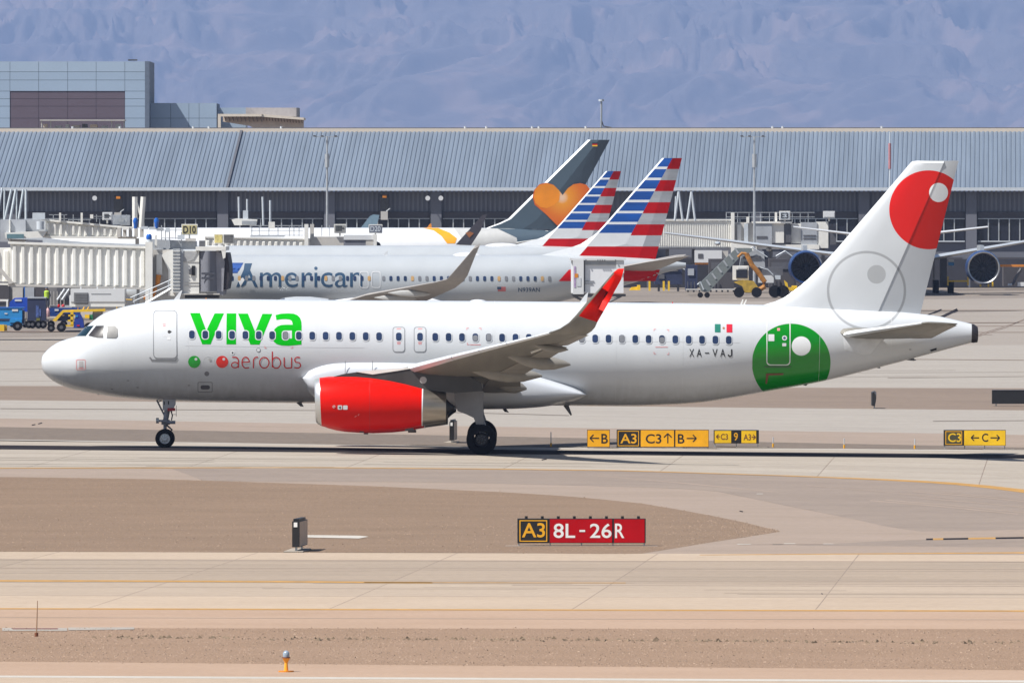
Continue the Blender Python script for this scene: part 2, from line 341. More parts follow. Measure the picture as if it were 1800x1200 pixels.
for nm, pts, wd, m in [('tyre_mark', [(-200, 997), (2000, 1000)], 1.1, K_mark), ('tyre_mark', [(700, 1021), (1200, 1021), (2000, 1021)], 1.2, K_mark), ('tyre_mark', [(900, 1028), (2000, 1030)], 1.0, K_mark),
                       ('tyre_mark', [(-200, 983), (600, 985), (2000, 987)], 1.0, K_mark), ('centre_line', [(-200, 1020), (180, 1020.6), (560, 1022.2), (640, 1023), (760, 1023.6)], 2.6, K_stripe_o),
                       ('centre_line', [(640, 1023.2), (1100, 1024)], 1.0, K_stripe_o), ('shoulder_crack', [(-200, 1084), (900, 1087), (2000, 1089)], .7, K_mark),
                       ('pavement_crack', [(1640, 958), (1800, 951)], 1.0, K_shdark), 
                       ('tyre_mark', [(0, 617), (300, 618), (900, 613)], 2.0, K_apron), ('tyre_mark', [(0, 582), (60, 583), (150, 581)], 2.0, K_tar),
                       ('tyre_mark', [(0, 649), (900, 642)], 1.2, K_apron2), ('tyre_mark', [(1540, 631), (1800, 633)], 1.0, K_dirt), ('tyre_mark', [(1560, 664), (1800, 661)], 2, K_apron2),
                       ('skid_mark', [(1620, 558), (1655, 544)], 2.2, K_dark), ('skid_mark', [(1648, 561), (1683, 544)], 4.5, K_dark), ('skid_mark', [(1717, 592), (1740, 584), (1770, 575), (1800, 561)], 1.2, K_tar),
                       ('skid_mark', [(1717, 589), (1745, 580), (1775, 571), (1800, 563)], .9, K_tar), ('tyre_mark', [(1120, 545), (1800, 545)], 1.6, K_shdark),
                       ('tyre_mark', [(1640, 740), (1800, 739)], 1.2, K_apron), ('tyre_mark', [(0, 718), (700, 722), (1000, 730)], 1.2, K_apron)]:
    gline(nm, pts, wd, m)
rnd = random.Random(11)
jm = MB()
for k in range(16):
    x0 = rnd.uniform(-200, 1300); y = rnd.uniform(990, 1040); gline('tyre_mark', [(x0, y+x0*.003), (x0+rnd.uniform(250, 700), y+(x0+450)*.003)], rnd.uniform(.5, 1.6), K_conc_b, .01, into=jm)
jm.build('tyre_marks', K_conc_b, kind='structure')
jm = MB()
for k in range(12):
    x0 = rnd.uniform(-200, 1300); y = rnd.uniform(800, 818); gline('tyre_mark', [(x0, y+x0*.011), (x0+400, y+(x0+400)*.011)], rnd.uniform(.5, .9), K_conc2b, .01, into=jm)
jm.build('tyre_marks', K_conc2b, kind='structure')
jm = MB()
for k in range(14):
    x0 = rnd.uniform(-100, 1500); y = rnd.uniform(622, 672); gline('tyre_mark', [(x0, y), (x0+rnd.uniform(200, 600), y-1.5)], rnd.uniform(.5, 1.2), K_apron2, .012, into=jm)
jm.build('tyre_marks', K_apron2, kind='structure')
jm = MB()
for k in range(12):
    x0 = rnd.uniform(1000, 1700); y = rnd.uniform(548, 600); gline('tyre_mark', [(x0, y), (x0+rnd.uniform(150, 500), y-1.)], rnd.uniform(.5, 1.4), K_dirt, .012, into=jm)
jm.build('tyre_marks', K_dirt, kind='structure')
jm = MB()
for k in range(10):
    x0 = rnd.uniform(820, 1700); y = lin(DK_T, x0)+rnd.uniform(8, 40); gline('tyre_mark', [(x0, y), (x0+120, y+10), (x0+260, y+24)], rnd.uniform(.8, 2.), K_should2, .012, into=jm) if y < lin(DK_B, x0)-8 else None
jm.build('tyre_marks', K_should2, kind='structure')
for a, b, c, d in ((56, 747, 62, 746), (67, 745, 74, 743), (952, 808, 961, 806.5), (1444, 1042, 1446, 1044), (1300, 898, 1306, 899)): gline('oil_spot', [(a, b), (c, d)], 1.6, K_dark, .012)
for px, py, c, d in [(1296, 955.5, 1320, 956.5), (1358, 956, 1376, 957), (1378, 954.5, 1398, 955.5), (1447, 955, 1465, 956), (1330, 867.5, 1341, 868.5)]:
    band('pavement_marking', K_stripe_w, [(px, py), (c, py)], [(px, d), (c, d)], .02, x0=px, x1=c, nx=1)
gline('pavement_marking', [(1300, 956.8), (1465, 956.2)], .8, K_tar)
for a, b, m in [(1628, 1640, K_dark), (1640, 1658, K_stripe_o), (1658, 1702, K_dark), (1702, 1750, K_stripe_o), (1750, 1800, K_dark), (1800, 1840, K_stripe_o)]:
    band('hold_marking', m, E(972, 943.2), E(974.5, 946.2), .02, x0=a, x1=b, nx=2)
band('duct_cover', K_stripe_w, [(510, 940), (638, 941.5), (647, 943)], [(510, 944), (640, 946.6), (647, 943.4)], .07, x0=520, x1=647, nx=8)
band('drain_pad', K_conc3, [(8, 1103.3), (120, 1103.3)], [(2, 1108.5), (118, 1108.5)], .05, x0=4, x1=118, nx=2)
band('drain_grate', mat('rust', (.14, .05, .03), .8), [(24, 1104), (104, 1104)], [(20, 1106), (100, 1106)], .06, x0=22, x1=102, nx=2)
band('drain_pad', K_conc3, [(120, 1102.6), (238, 1102.2)], [(116, 1107.5), (232, 1106)], .05, x0=120, x1=236, nx=3)
# stones and dry tufts: nobody could count them
def stones(name, n, fx, m, r0, r1, parent=None):
    mb = MB()
    for _ in range(n):
        x, y = fx(); p = G(x, y, .0); r = r0+(r1-r0)*random.random()**3; k = [Vector((random.gauss(0, 1), random.gauss(0, 1), random.gauss(0, .6))).normalized()*r for _ in range(2)]
        a = random.random()*6.28; v = [p+Vector((r*math.cos(a+i*2.09)*random.uniform(.7, 1.3), r*math.sin(a+i*2.09), 0)) for i in range(3)]+[p+Vector((k[0].x*.3, k[0].y*.3, r*random.uniform(.5, 1.)))]
        mb.add(v, [(0, 1, 3), (1, 2, 3), (2, 0, 3)])
    return mb.build(name, m, kind='stuff')
def fx1():
    x = random.uniform(-150, 1950); t = lin(E(1103.2, 1105), x)-abs(random.gauss(0, .8)); b = lin(E(1162, 1176.5), x)+abs(random.gauss(0, 1.4)); return x, random.uniform(t, b)
def fx2():
    while True:
        x = random.uniform(-150, 1368); t = lin(TOPI, x)-abs(random.gauss(0, .9)); b = lin(BOTI, x)+abs(random.gauss(0, .5))
        if b > t+1: return x, random.uniform(t, b)
st_l = mat('stone_pale', (.31, .225, .165), .9, var=.3, scale=.9); st_d = mat('stone_brown', (.215, .15, .105), .9, var=.4, scale=.9)
stones('gravel', 9000, fx1, st_l, .008, .03); stones('gravel', 9000, fx1, st_d, .008, .035)
stones('gravel', 6000, fx2, st_l, .008, .03); stones('gravel', 8000, fx2, st_d, .01, .04)
tuft = mat('dry_weed', (.16, .115, .075), .9, var=.4)
stones('weeds', 500, lambda: (lambda x: (x, 1119+x*.006+random.gauss(0, 1.3)))(random.uniform(150, 1900)), tuft, .03, .09)
# ------------------------------------------------------------------ mountain
def mountain():
    nx, ny = 560, 300; vs = []; fs = []
    for j in range(ny+1):
        v = j/ny; Y = 24000+5200*v
        for i in range(nx+1):
            X = -2300+4600*i/nx; p = Vector((X*.00115+3.1, Y*.00055, 7.7))
            wv = noise.noise(p*1.7)*.5; q = Vector((p.x+wv, p.y+wv*.6, 1.3))
            r = noise.ridged_multi_fractal(q*1.25, .85, 2.15, 8, 1.0, 2.0)
            r2 = noise.ridged_multi_fractal(Vector((q.x*3.1+5, q.y*1.5, 4.)), .8, 2.2, 6, 1.0, 2.0)
            h = 1000*(v**1.2); amp = min(1, v*4)*(.45+.8*min(1, v*1.8))
            z = h+amp*(105*(r-1)+46*(r2-1)+11*noise.noise(q*23)+7*noise.noise(q*61))
            z += amp*14*math.sin(z*.055+3*noise.noise(q*1.4))*sm((z-230)/120)
            vs.append((X, Y, -6 if v < .001 else max(z, -4)))
    for j in range(ny):
        for i in range(nx): a = j*(nx+1)+i; fs.append((a, a+1, a+nx+2, a+nx+1))
    m = gmat('mountain_rock', (.085, .068, .062), (.065, .055, .053), sscale=.012, streak=(.003, .003, .01), speck=.22, bump=0.)
    n = m.node_tree; N = n.nodes.new; b = n.nodes['Principled BSDF']
    src = b.inputs['Base Color'].links[0].from_socket; ge = N('ShaderNodeNewGeometry'); sp = N('ShaderNodeSeparateXYZ'); n.links.new(ge.outputs['Position'], sp.inputs[0])
    nz = N('ShaderNodeTexNoise'); nz.inputs['Scale'].default_value = .0045; nz.inputs['Detail'].default_value = 6; n.links.new(ge.outputs['Position'], nz.inputs['Vector'])
    sc = N('ShaderNodeMapRange'); sc.inputs[1].default_value = .52; sc.inputs[2].default_value = .60; n.links.new(nz.outputs[0], sc.inputs[0])
    mx = N('ShaderNodeMix'); mx.data_type = 'RGBA'; mx.inputs[7].default_value = (.14, .10, .085, 1); n.links.new(sc.outputs[0], mx.inputs[0]); n.links.new(src, mx.inputs[6]); n.links.new(mx.outputs[2], b.inputs['Base Color'])
    o = MB().add(vs, fs).build('mountain', m, kind='structure', smooth=True, ang=180)
mountain()
# air between here and the mountain
hz = bpy.data.materials.new('haze_air'); hz.use_nodes = True; n = hz.node_tree; n.nodes.clear()
o_ = n.nodes.new('ShaderNodeOutputMaterial'); v_ = n.nodes.new('ShaderNodeVolumePrincipled')
v_.inputs['Color'].default_value = (.44, .60, 1., 1); v_.inputs['Density'].default_value = 4.6e-5; v_.inputs['Anisotropy'].default_value = .1
n.links.new(v_.outputs[0], o_.inputs['Volume'])
MB().box(-2900, -600, -2.5, 2900, 31000, 2600).build('haze', hz, kind='stuff')

# ------------------------------------------------------------------ terminal
clad = mat('wall_cladding', (.125, .13, .155), .6, var=.10, scale=.15, stretch=(1, 1, .3))
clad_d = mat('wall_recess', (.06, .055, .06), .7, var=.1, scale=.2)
roofm = mat('roof_sheet', (.14, .172, .215), .55, .0, var=.18, scale=.35, stretch=(1.6, .12, .12))
roofr = mat('roof_rib', (.125, .155, .20), .55, .0, var=.2, scale=.4, stretch=(1.6, .15, .15))
gutter = mat('gutter', (.50, .54, .58), .5, .1, var=.06)
beige = mat('beige_fascia', (.58, .50, .41), .6, var=.05)
TY = 662.
T = empty('terminal_building', (0, TY, 0), 'long grey airport terminal with ribbed metal roof behind the parked jets', 'building', rot=(0, 0, math.radians(-2.9)))
TX = lambda px: (px-900)/FP*(TY+400)
TZ = lambda py: 10.6-(py-330)/FP*(TY+400)
X0, X1 = TX(-260), TX(2100)
MB().box(X0, .4, 0, X1, 18, 10.2).build('wall', clad, T, local=True)
mb = MB(); x = X0
while x < X1: mb.box(x, .30, TZ(372), x+.22, .41, 10.3); x += .485
mb.build('cladding_rib', mat('cladding_rib', (.155, .16, .185), .6, var=.1, scale=.15), T, local=True, kind='stuff')
mb = MB(); mb.add([(X0, -.9, 10.45), (X1, -.9, 10.45), (X1, 19, 16.75), (X0, 19, 16.75)], [(0, 1, 2, 3)]); mb.add([(X0, -.9, 10.25), (X1, -.9, 10.25), (X1, 19, 16.5), (X0, 19, 16.5)], [(0, 3, 2, 1)])
mb.build('roof', roofm, T, local=True)
mb = MB(); x = X0; sl = 6.3/19.9
while x < X1:
    mb.prism([(-.9, 10.45), (19, 16.75), (19, 16.83), (-.9, 10.53)], x, x+.2, axis='x'); x += .485
mb.build('roof_rib', roofr, T, local=True, kind='stuff')
MB().box(X0, -1.15, 10.28, X1, -.9, 10.62).build('gutter', gutter, T, local=True)
MB().box(X0, 18.6, 16.62, X1, 19.4, 17.02).build('ridge_cap', beige, T, local=True)
MB().box(X0, 19.4, 16.5, X1, 19.8, 17.12).build('ridge_edge', darkgrey, T, local=True)
mb = MB(); mb.prism([(-.9, 10.46), (19, 16.76), (19, 16.98), (-.9, 10.68)], TX(397), TX(401), axis='x'); mb.build('roof_joint', darkgrey, T, local=True)
mb = MB()
for px in (95, 180, 312, 340, 470, 800, 838, 920, 932, 1016, 1350, 1368, 1545): mb.cyl((TX(px), 19.1), .12, 17.0, 17.25, 8, axis='z')
mb.build('roof_vent', gutter, T, local=True, kind='stuff')
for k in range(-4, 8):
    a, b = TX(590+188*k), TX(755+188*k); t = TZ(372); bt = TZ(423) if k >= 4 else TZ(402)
    MB().box(a, .15, TZ(384), b, .42, t-.02).build('window_header', clad_d, T, local=True)
    MB().box(a, .30, bt, b, .44, TZ(384)).build('window_recess', clad_d, T, local=True)
    fr = MB().box(a, .02, bt-.12, b, .32, bt).box(a, .06, TZ(385), b, .3, TZ(385)+.08).build('window_frame', gutter if k >= 4 else steel, T, local=True)
    for i in range(9):
        xa = a+(b-a)*i/9; xb = a+(b-a)*(i+1)/9
        MB().box(xa+.09, .20, bt+.03, xb-.09, .27, TZ(385)-.02).build('pane', pane_dark, fr, local=True)
        if i: MB().box(xa-.06, .08, bt+.002, xa+.06, .28, TZ(385)-.004).build('mullion', steel, fr, local=True)
    # ground level doors and piers
    MB().box(a-.8, -.3, .0, b+.3, .1, TZ(455)).build('shade_band', mat('shade_dark', (.022, .022, .030), .7, var=.5, scale=.25), T, local=True)  # near-black band painting the shade under the bridges
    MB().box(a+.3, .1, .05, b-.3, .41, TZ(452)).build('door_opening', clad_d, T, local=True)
    MB().box(TX(757+188*k), -.25, 0, TX(776+188*k), .38, 10.2).build('pier', clad, T, local=True)
def scan(px, py, kind):
    Yb = TY-.6-(TX(px))*math.tan(math.radians(2.9))
    p = W(px, py, Yb)
    if kind == 'lamp':
        e = empty('wall_lamp', p, *{167: ('small white floodlight high on the wall above the white tunnel',), 752: ('left one of the two white wall floodlights above the orange striped jet',), 775: ('right one of the two white wall floodlights above the orange striped jet',)}[px], 'lamp')
        MB().tube([p, p+Vector((0, -.5, .1))], .05).build('arm', steel, e); MB().cyl((p.x, p.z+.1), .26, p.y-.95, p.y-.45, 12, r1=.12).build('lamp_head', white, e)
    else:
        e = empty('docking_display', p, 'docking display with red lamp, %s' % kind, 'display')
        MB().box(p.x-.45, p.y-.3, p.z-.8, p.x+.45, p.y, p.z+.8).build('screen', black_paint, e)
        MB().box(p.x-.22, p.y-.33, p.z+.45, p.x+.22, p.y-.31, p.z+.72).build('red_lamp', orange, e)
        MB().box(p.x-.4, p.y-.9, p.z-1.9, p.x+.35, p.y-.2, p.z-1.0).build('camera_box', cream_d, e); MB().tube([p+Vector((.2, -.5, -1.)), p+Vector((.6, -.4, -.7))], .06).build('bracket', steel, e)
scan(167, 350, 'lamp'); scan(752, 350, 'lamp'); scan(775, 350, 'lamp')
scan(208, 357, 'above the white corrugated tunnel'); scan(676, 355, 'on the wall above the white jet')
def pole(px, top, lab, cat='lamp post', col=steel, Y=630, heads=True, r=.16):
    g = G(px, 519); g.y = Y; g.x = W(px, 400, Y).x; g.z = 0; t = W(px, top, Y)
    e = empty('light_pole', g, lab, cat); MB().tube([g, Vector((g.x, Y, t.z))], [r, r*.6], 10).build('mast', col, e)
    if heads:
        MB().box(g.x-1.3, Y-.05, t.z-.06, g.x+1.2, Y+.05, t.z).build('cross_arm', col, e)
        for dx in (-1.3, -.5, .9): MB().box(g.x+dx-.14, Y-.3, t.z-.02, g.x+dx+.14, Y+.1, t.z+.12).build('floodlight', darkgrey, e)
        MB().tube([(g.x, Y, t.z-1.8), (g.x, Y, t.z-3.2)], .24, 8).build('junction_box', col, e)
    return e
pole(575, 240, 'tall grey apron light pole left of the slate tail fin'); pole(1326, 240, 'tall grey apron light pole right of the striped tail fins')
e = pole(1564, 232, 'slim red and white banded pole beside the big white fin', 'pole', gutter, 620, False, .1)
p = W(1564, 252, 620); q = W(1564, 297, 620); MB().tube([p, q], .14, 8).build('red_band', mat('faded_red', (.38, .16, .17), .7), e)
p = W(1057, 226, 690); e = empty('roof_antenna', p, 'thin antenna rod standing alone on the terminal ridge', 'antenna')
MB().tube([p+Vector((0, 0, -.5)), W(1057, 177, 690)], .11).build('rod', steel, e); q = W(1057, 177, 690); MB().cyl((q.x, q.y), .3, q.z-.08, q.z+.14, 10, axis='z').build('cap', gutter, e)
MB().tube([W(1058, 214, 690), W(1061, 222, 690), W(1075, 224.5, 690)], .07).build('cable', darkgrey, e)
# blocks behind the roof
Yb = 770
pb = mat('block_panel', (.315, .405, .52), .5, .1, var=.06, scale=.12); pb2 = mat('block_panel_b', (.34, .43, .54), .5, .1, var=.06, scale=.12); purple = mat('mauve_panel', (.11, .085, .11), .6, var=.06, scale=.2)
r = W(30, 400, Yb); e = empty('upper_block', (r.x, Yb, 0), 'tall blue grey panelled block with mauve field, far left above roof', 'building')
mb = MB(); boxpx(mb, -260, 109, 255, 520, Yb+.2, 16); mb.build('wall', mat('panel_joint', (.07, .09, .12), .7), e)
mb = MB(); boxpx(mb, 255, 108, 262.5, 520, Yb-.1, 16.5); mb.build('corner_pier', mat('corner_panel', (.11, .14, .19), .6), e)
cols_ = [-250, -190, -130, -70, -34, 17.5, 68, 119, 169, 219.5, 255]; rows_ = [108, 126.5, 141, 160.5, 174, 187, 208, 232]
for i in range(len(cols_)-1):
    for j in range(len(rows_)-1):
        pur = 17 < cols_[i] < 219 and j >= 3
        mb = MB(); boxpx(mb, cols_[i]+.3, rows_[j]+.3, cols_[i+1]-.3, rows_[j+1]-.3, Yb+(.45 if pur else .0), .19 if not pur else .1)
        if pur: mb = MB(); boxpx(mb, cols_[i]+.3, rows_[j]+.3, cols_[i+1]-.3, rows_[j+1]-.3, Yb+.06, .1)
        mb.build('panel', purple if pur else (pb2 if j < 1 else pb), e)
mb = MB(); boxpx(mb, 225, 104.5, 241, 107, Yb+1, 1); mb.build('roof_rail', darkgrey, e)
Ye = 745; r = W(145, 225, Ye); e = empty('plant_deck', r, 'open steel plant deck with beige fittings in front of the mauve panels', 'structure')
mb = MB(); boxpx(mb, 70, 210.5, 219, 212.5, Ye, 5); mb.build('beam', cream_d, e)
for x in (72, 88, 195, 217): mb = MB(); boxpx(mb, x, 212, x+2, 240, Ye+.5, .4); mb.build('post', cream_d, e)
for x, w_, h_, m in [(76, 7, 8, beige), (96, 12, 5, steel), (115, 6, 7, gutter), (126, 14, 6, cream_d), (144, 9, 8, darkgrey), (158, 13, 7, beige), (178, 11, 5, steel), (203, 9, 8, gutter)]:
    mb = MB(); boxpx(mb, x, 226-h_, x+w_, 236, Ye+2, 2); mb.build('unit', m, e)
r = W(320, 400, Yb+2); e = empty('low_block', (r.x, Yb+2, 0), 'low blue grey panelled block half in the shade of the taller block', 'building')
mb = MB(); boxpx(mb, 262.5, 182, 381, 520, Yb+4.2, 12); mb.build('wall', mat('panel_joint', (.07, .09, .12), .7), e)
for a, b in zip([263, 300, 332, 350], [300, 332, 350, 381]):
    for c, d in ((181, 208), (208, 232)): mb = MB(); boxpx(mb, a+.3, c+.3, b-.3, d-.3, Yb+4, .19); mb.build('panel', pb, e)
mb = MB(); boxpx(mb, 381, 189.5, 432, 520, Yb+8, 8); mb.build('rear_wall', pb2, e)
r = W(455, 400, Yb-10); Yc = Yb-10; e = empty('cream_canopy', (r.x, Yc, 0), 'cream steel framed canopy with ribbed soffit beside the low block', 'building')
cs = mat('cream_canopy_sheet', (.62, .55, .46), .6, var=.08)
mb = MB(); mb.add([W(383, 201, Yc), W(462, 201, Yc), W(534, 209, Yc+14), W(460, 205, Yc+14)], [(0, 1, 2, 3)]); polypx(mb, [(383, 200.5), (460, 200.5), (460, 205), (383, 205)], Yc, .5); mb.build('fascia', cs, e)
mb = MB(); mb.prism([(W(460, 0, Yc).x, W(0, 200.5, Yc).z), (W(534, 0, Yc).x, W(0, 207, Yc).z), (W(534, 0, Yc).x, W(0, 211, Yc).z), (W(460, 0, Yc).x, W(0, 205.5, Yc).z)], Yc+.1, Yc+10); mb.build('side_beam', cs, e)
mb = MB(); polypx(mb, [(392, 205), (460, 205), (534, 211), (534, 232), (455, 232), (440, 222), (392, 214)], Yc+1.5, .5); mb.build('soffit_wall', mat('cream_wall', (.60, .50, .42), .7), e)
for i in range(10):
    x = 394+i*7.; mb = MB(); polypx(mb, [(x, 205), (x+1.8, 205), (x+4, 214), (x+2.2, 214)], Yc+.6, .6); mb.build('rib', mat('canopy_rib', (.20, .15, .11), .7), e)
for i in range(14):
    x = 462+i*5.2; mb = MB(); y = 206+i*.38; polypx(mb, [(x, y), (x+1.4, y), (x+2.4, y+6), (x+1, y+6)], Yc+.6, .6); mb.build('rib', MATS['canopy_rib'], e)
mb = MB(); boxpx(mb, 383, 205, 388, 520, Yc, .6); mb.build('column', cs, e)
mb = MB(); boxpx(mb, 432, 189.5, 521, 205, Yc+12, 8); mb.build('upper_parapet', mat('parapet', (.36, .34, .34), .7), e); mb = MB(); boxpx(mb, 521, 189.5, 524.5, 208, Yc+11.8, 8.2); mb.build('parapet_end', darkgrey, e)
# ------------------------------------------------------------------ aircraft helpers
class Fus:
    def __init__(s, root, keys):
        """keys: (x, top, bottom, half width); interpolated over sqrt(x) so that the nose is round"""
        s.root = root; s.M = Matrix.LocRotScale(root.location, root.rotation_euler, None); s.Mi = s.M.inverted(); k = keys
        s.T = [(math.sqrt(a[0]), a[1]) for a in k]; s.B = [(math.sqrt(a[0]), a[2]) for a in k]; s.H = [(math.sqrt(a[0]), a[3]) for a in k]; s.L = k[-1][0]
    def sec(s, x):
        u = math.sqrt(max(0, x)); return interp(s.T, u), interp(s.B, u), interp(s.H, u)
    def hw(s, x, z):
        t, b, h = s.sec(x); q = (z-(t+b)/2)/max(1e-4, (t-b)/2); return h*math.sqrt(max(0, 1-q*q))
    def at(s, px, py, yl):
        o = s.Mi @ CAM; d = s.Mi.to_3x3() @ ray(px, py); t = (yl-o.y)/d.y; return o+d*t
    def sk(s, px, py, off=.006):
        y = -1.8
        for _ in range(5): p = s.at(px, py, y); y = -s.hw(p.x, p.z)
        return Vector((p.x, y-off, p.z))
    def lift(s, x, z, off):
        h = s.hw(x, z); e = .01; hx = (s.hw(x+e, z)-s.hw(x-e, z))/(2*e); hz_ = (s.hw(x, z+e)-s.hw(x, z-e))/(2*e)
        hx = max(-3, min(3, hx)); hz_ = max(-3, min(3, hz_)); nn = Vector((-hx, -1, -hz_)).normalized(); return Vector((x, -h, z))+nn*off
    def ring(s, x, n=56):
        t, b, h = s.sec(x); return [(x, h*math.cos(2*math.pi*k/n), (t+b)/2+(t-b)/2*math.sin(2*math.pi*k/n)) for k in range(n)]
    def body(s, name, m, n=110, N=56):
        u1 = math.sqrt(s.L); xs = [(.02+(u1-.02)*i/n)**2 for i in range(n+1)]
        return MB().loft([s.ring(x, N) for x in xs]).build(name, m, s.root, True, True, ang=60)
    def skin(s, name, polys, m, off=.008, parent=None, px=True, thick=0, grid=.14, tris=None, label=None):
        """print or panel lying on the near flank; polys = [outline, hole, ...] in photo pixels"""
        bm = bmesh.new()
        if tris: pts, fs = tris
        else:
            fs = [tuple(t) for t in tessellate_polygon([[Vector((a, b, 0)) for a, b in p] for p in polys])]; pts = [q for p in polys for q in p]
        L_ = [s.sk(a, b) for a, b in pts]; bv = [bm.verts.new((p.x, 0, p.z)) for p in L_]
        for f in fs:
            if len(set(f)) >= 3:
                try: bm.faces.new([bv[i] for i in f])
                except ValueError: pass
        x0 = min(p.x for p in L_); x1 = max(p.x for p in L_); z0 = min(p.z for p in L_); z1 = max(p.z for p in L_)
        for ax, a, b in ((0, x0, x1), (2, z0, z1)):
            gg = grid*(4 if ax == 0 and x0 > 6 and x1 < 26 else 1); c = math.ceil(a/gg)*gg
            while c < b:
                co = [0, 0, 0]; no = [0, 0, 0]; co[ax] = c; no[ax] = 1
                bmesh.ops.bisect_plane(bm, geom=bm.verts[:]+bm.edges[:]+bm.faces[:], plane_co=co, plane_no=no, dist=1e-5); c += gg
        for v in bm.verts: v.co = s.lift(v.co.x, v.co.z, off)
        bmesh.ops.recalc_face_normals(bm, faces=bm.faces)
        for f in bm.faces:
            if f.normal.y > 0: f.normal_flip()
            f.smooth = True
        me = bpy.data.meshes.new(name); bm.to_mesh(me); bm.free(); me.materials.append(m)
        o = bpy.data.objects.new(name, me); C.objects.link(o); o.parent = parent or s.root
        if label: o['label'] = label
        return o
def rrect(x0, y0, x1, y1, r, n=4):
    o = []
    for cx, cy, a0 in ((x1-r, y0+r, -90), (x1-r, y1-r, 0), (x0+r, y1-r, 90), (x0+r, y0+r, 180)):
        for k in range(n+1): a = math.radians(a0+90*k/n); o.append((cx+r*math.cos(a), cy+r*math.sin(a)))
    return o
def circ(cx, cy, r, n=28): return [(cx+r*math.cos(2*math.pi*k/n), cy+r*math.sin(2*math.pi*k/n)) for k in range(n)]
AF = [(0, 0), (.012, .32), (.05, .62), (.13, .88), (.28, 1.), (.45, .95), (.65, .68), (.82, .36), (.93, .14), (1, .01)]
def section(le, te, t, nrm):
    le, te, nrm = Vector(le), Vector(te), Vector(nrm); ch = te-le
    up = [le+ch*a+nrm*(t*.62*b) for a, b in AF]; dn = [le+ch*a-nrm*(t*.38*b) for a, b in AF[1:-1]][::-1]; return up+dn
def wing(name, m, st, parent, local=True):
    """st: list of (LE, TE, thickness); the thickness direction follows the span"""
    r = []
    for i, (le, te, t) in enumerate(st):
        a, b = st[max(0, i-1)], st[min(len(st)-1, i+1)]; sp = (Vector(b[0])-Vector(a[0]))+(Vector(b[1])-Vector(a[1])); ch = Vector(te)-Vector(le)
        n_ = ch.cross(sp).normalized(); sy = -1 if le[1] > 0 else 1; n_ = n_ if n_.z+n_.y*sy*.9 > 0 else -n_
        r.append(section(le, te, t, n_))
    return MB().loft(r).build(name, m, parent, True, local, ang=50)
def finpanel(name, rows, mats, cells, parent, F, thick=(.03, .16, .2, .14, .02)):
    """rows: (py, [x columns px]); cells[r][c] = material index; a tapered slab either side of the centre plane"""
    mb = MB()
    for sgn in (-1, 1):
        P_ = []
        for py, xs in rows:
            P_.append([F.at(x, py, 0) for x in xs])
            for k, p in enumerate(P_[-1]): p.y = sgn*thick[k]
        for i in range(len(rows)-1):
            for c in range(len(rows[0][1])-1):
                mb.add([P_[i][c], P_[i][c+1], P_[i+1][c+1], P_[i+1][c]], [(0, 1, 2, 3)], cells[i][c])
        if sgn < 0: A = P_
    for i in range(len(rows)-1):
        for c in (0, -1):
            q = [A[i][c], A[i+1][c]]; mb.add([q[0], q[1], (q[1].x, -q[1].y, q[1].z), (q[0].x, -q[0].y, q[0].z)], [(0, 1, 2, 3)], cells[i][0 if c == 0 else -1])
    for c in range(len(rows[0][1])-1):
        q = [A[0][c], A[0][c+1]]; mb.add([q[0], q[1], (q[1].x, -q[1].y, q[1].z), (q[0].x, -q[0].y, q[0].z)], [(0, 1, 2, 3)], cells[0][c])
    return mb.build(name, mats, parent, local=True)
B737 = [(0, 2.9, 2.84, .02), (.3, 3.4, 2.35, .5), (1, 3.95, 1.95, .95), (2, 4.5, 1.65, 1.35), (3, 5.0, 1.48, 1.6), (4.5, 5.32, 1.38, 1.82), (6, 5.4, 1.35, 1.88), (24, 5.4, 1.35, 1.88), (28.5, 5.4, 1.7, 1.78), (33, 5.36, 2.7, 1.3), (36, 5.22, 3.5, .85), (38, 5.05, 4.15, .5), (39.5, 4.85, 4.5, .15)]
def keys737(L, z0, H, Wd):
    d = L-39.5*(H/4.05) ; k = H/4.05; o = []
    for x, t, b, h in B737: o.append((x*k+(d if x > 10 else 0), z0+(t-1.35)*k, z0+(b-1.35)*k, h*Wd/1.88))
    return o
def wheelset(root, x, y, r, wdt, z0, ztop, m_leg=gear_grey, twin=.4):
    g = MB().tube([(x, y, z0+r), (x, y, ztop)], .11, 10).build('landing_gear_leg', m_leg, root, local=True)
    for dy in (-twin, twin):
        wv = MB().cyl((x, z0+r), r, y+dy-wdt/2, y+dy+wdt/2, 28).build('wheel', tyre, g, local=True)
def engine(root, xc, y, zc, r, L, m_cowl, m_lip, m_noz):
    prof = [(0, .80), (.02, .86), (.06, .92), (.25, 1.), (.5, .99), (.75, .88), (.8, .84)]
    mk = lambda pr: MB().loft([[(xc+a*L, y+r*b*math.cos(2*math.pi*k/32), zc+r*b*math.sin(2*math.pi*k/32)) for k in range(32)] for a, b in pr])
    e = mk(prof).build('engine', m_cowl, root, True, True)
    mk([(.03, .74), (.0, .80), (-.005, .83), (.02, .88), (.07, .935)]).build('inlet_lip', m_lip, e, True, True)
    mk([(.78, .62), (.9, .55), (1, .45)]).build('nozzle', m_noz, e, True, True); return e
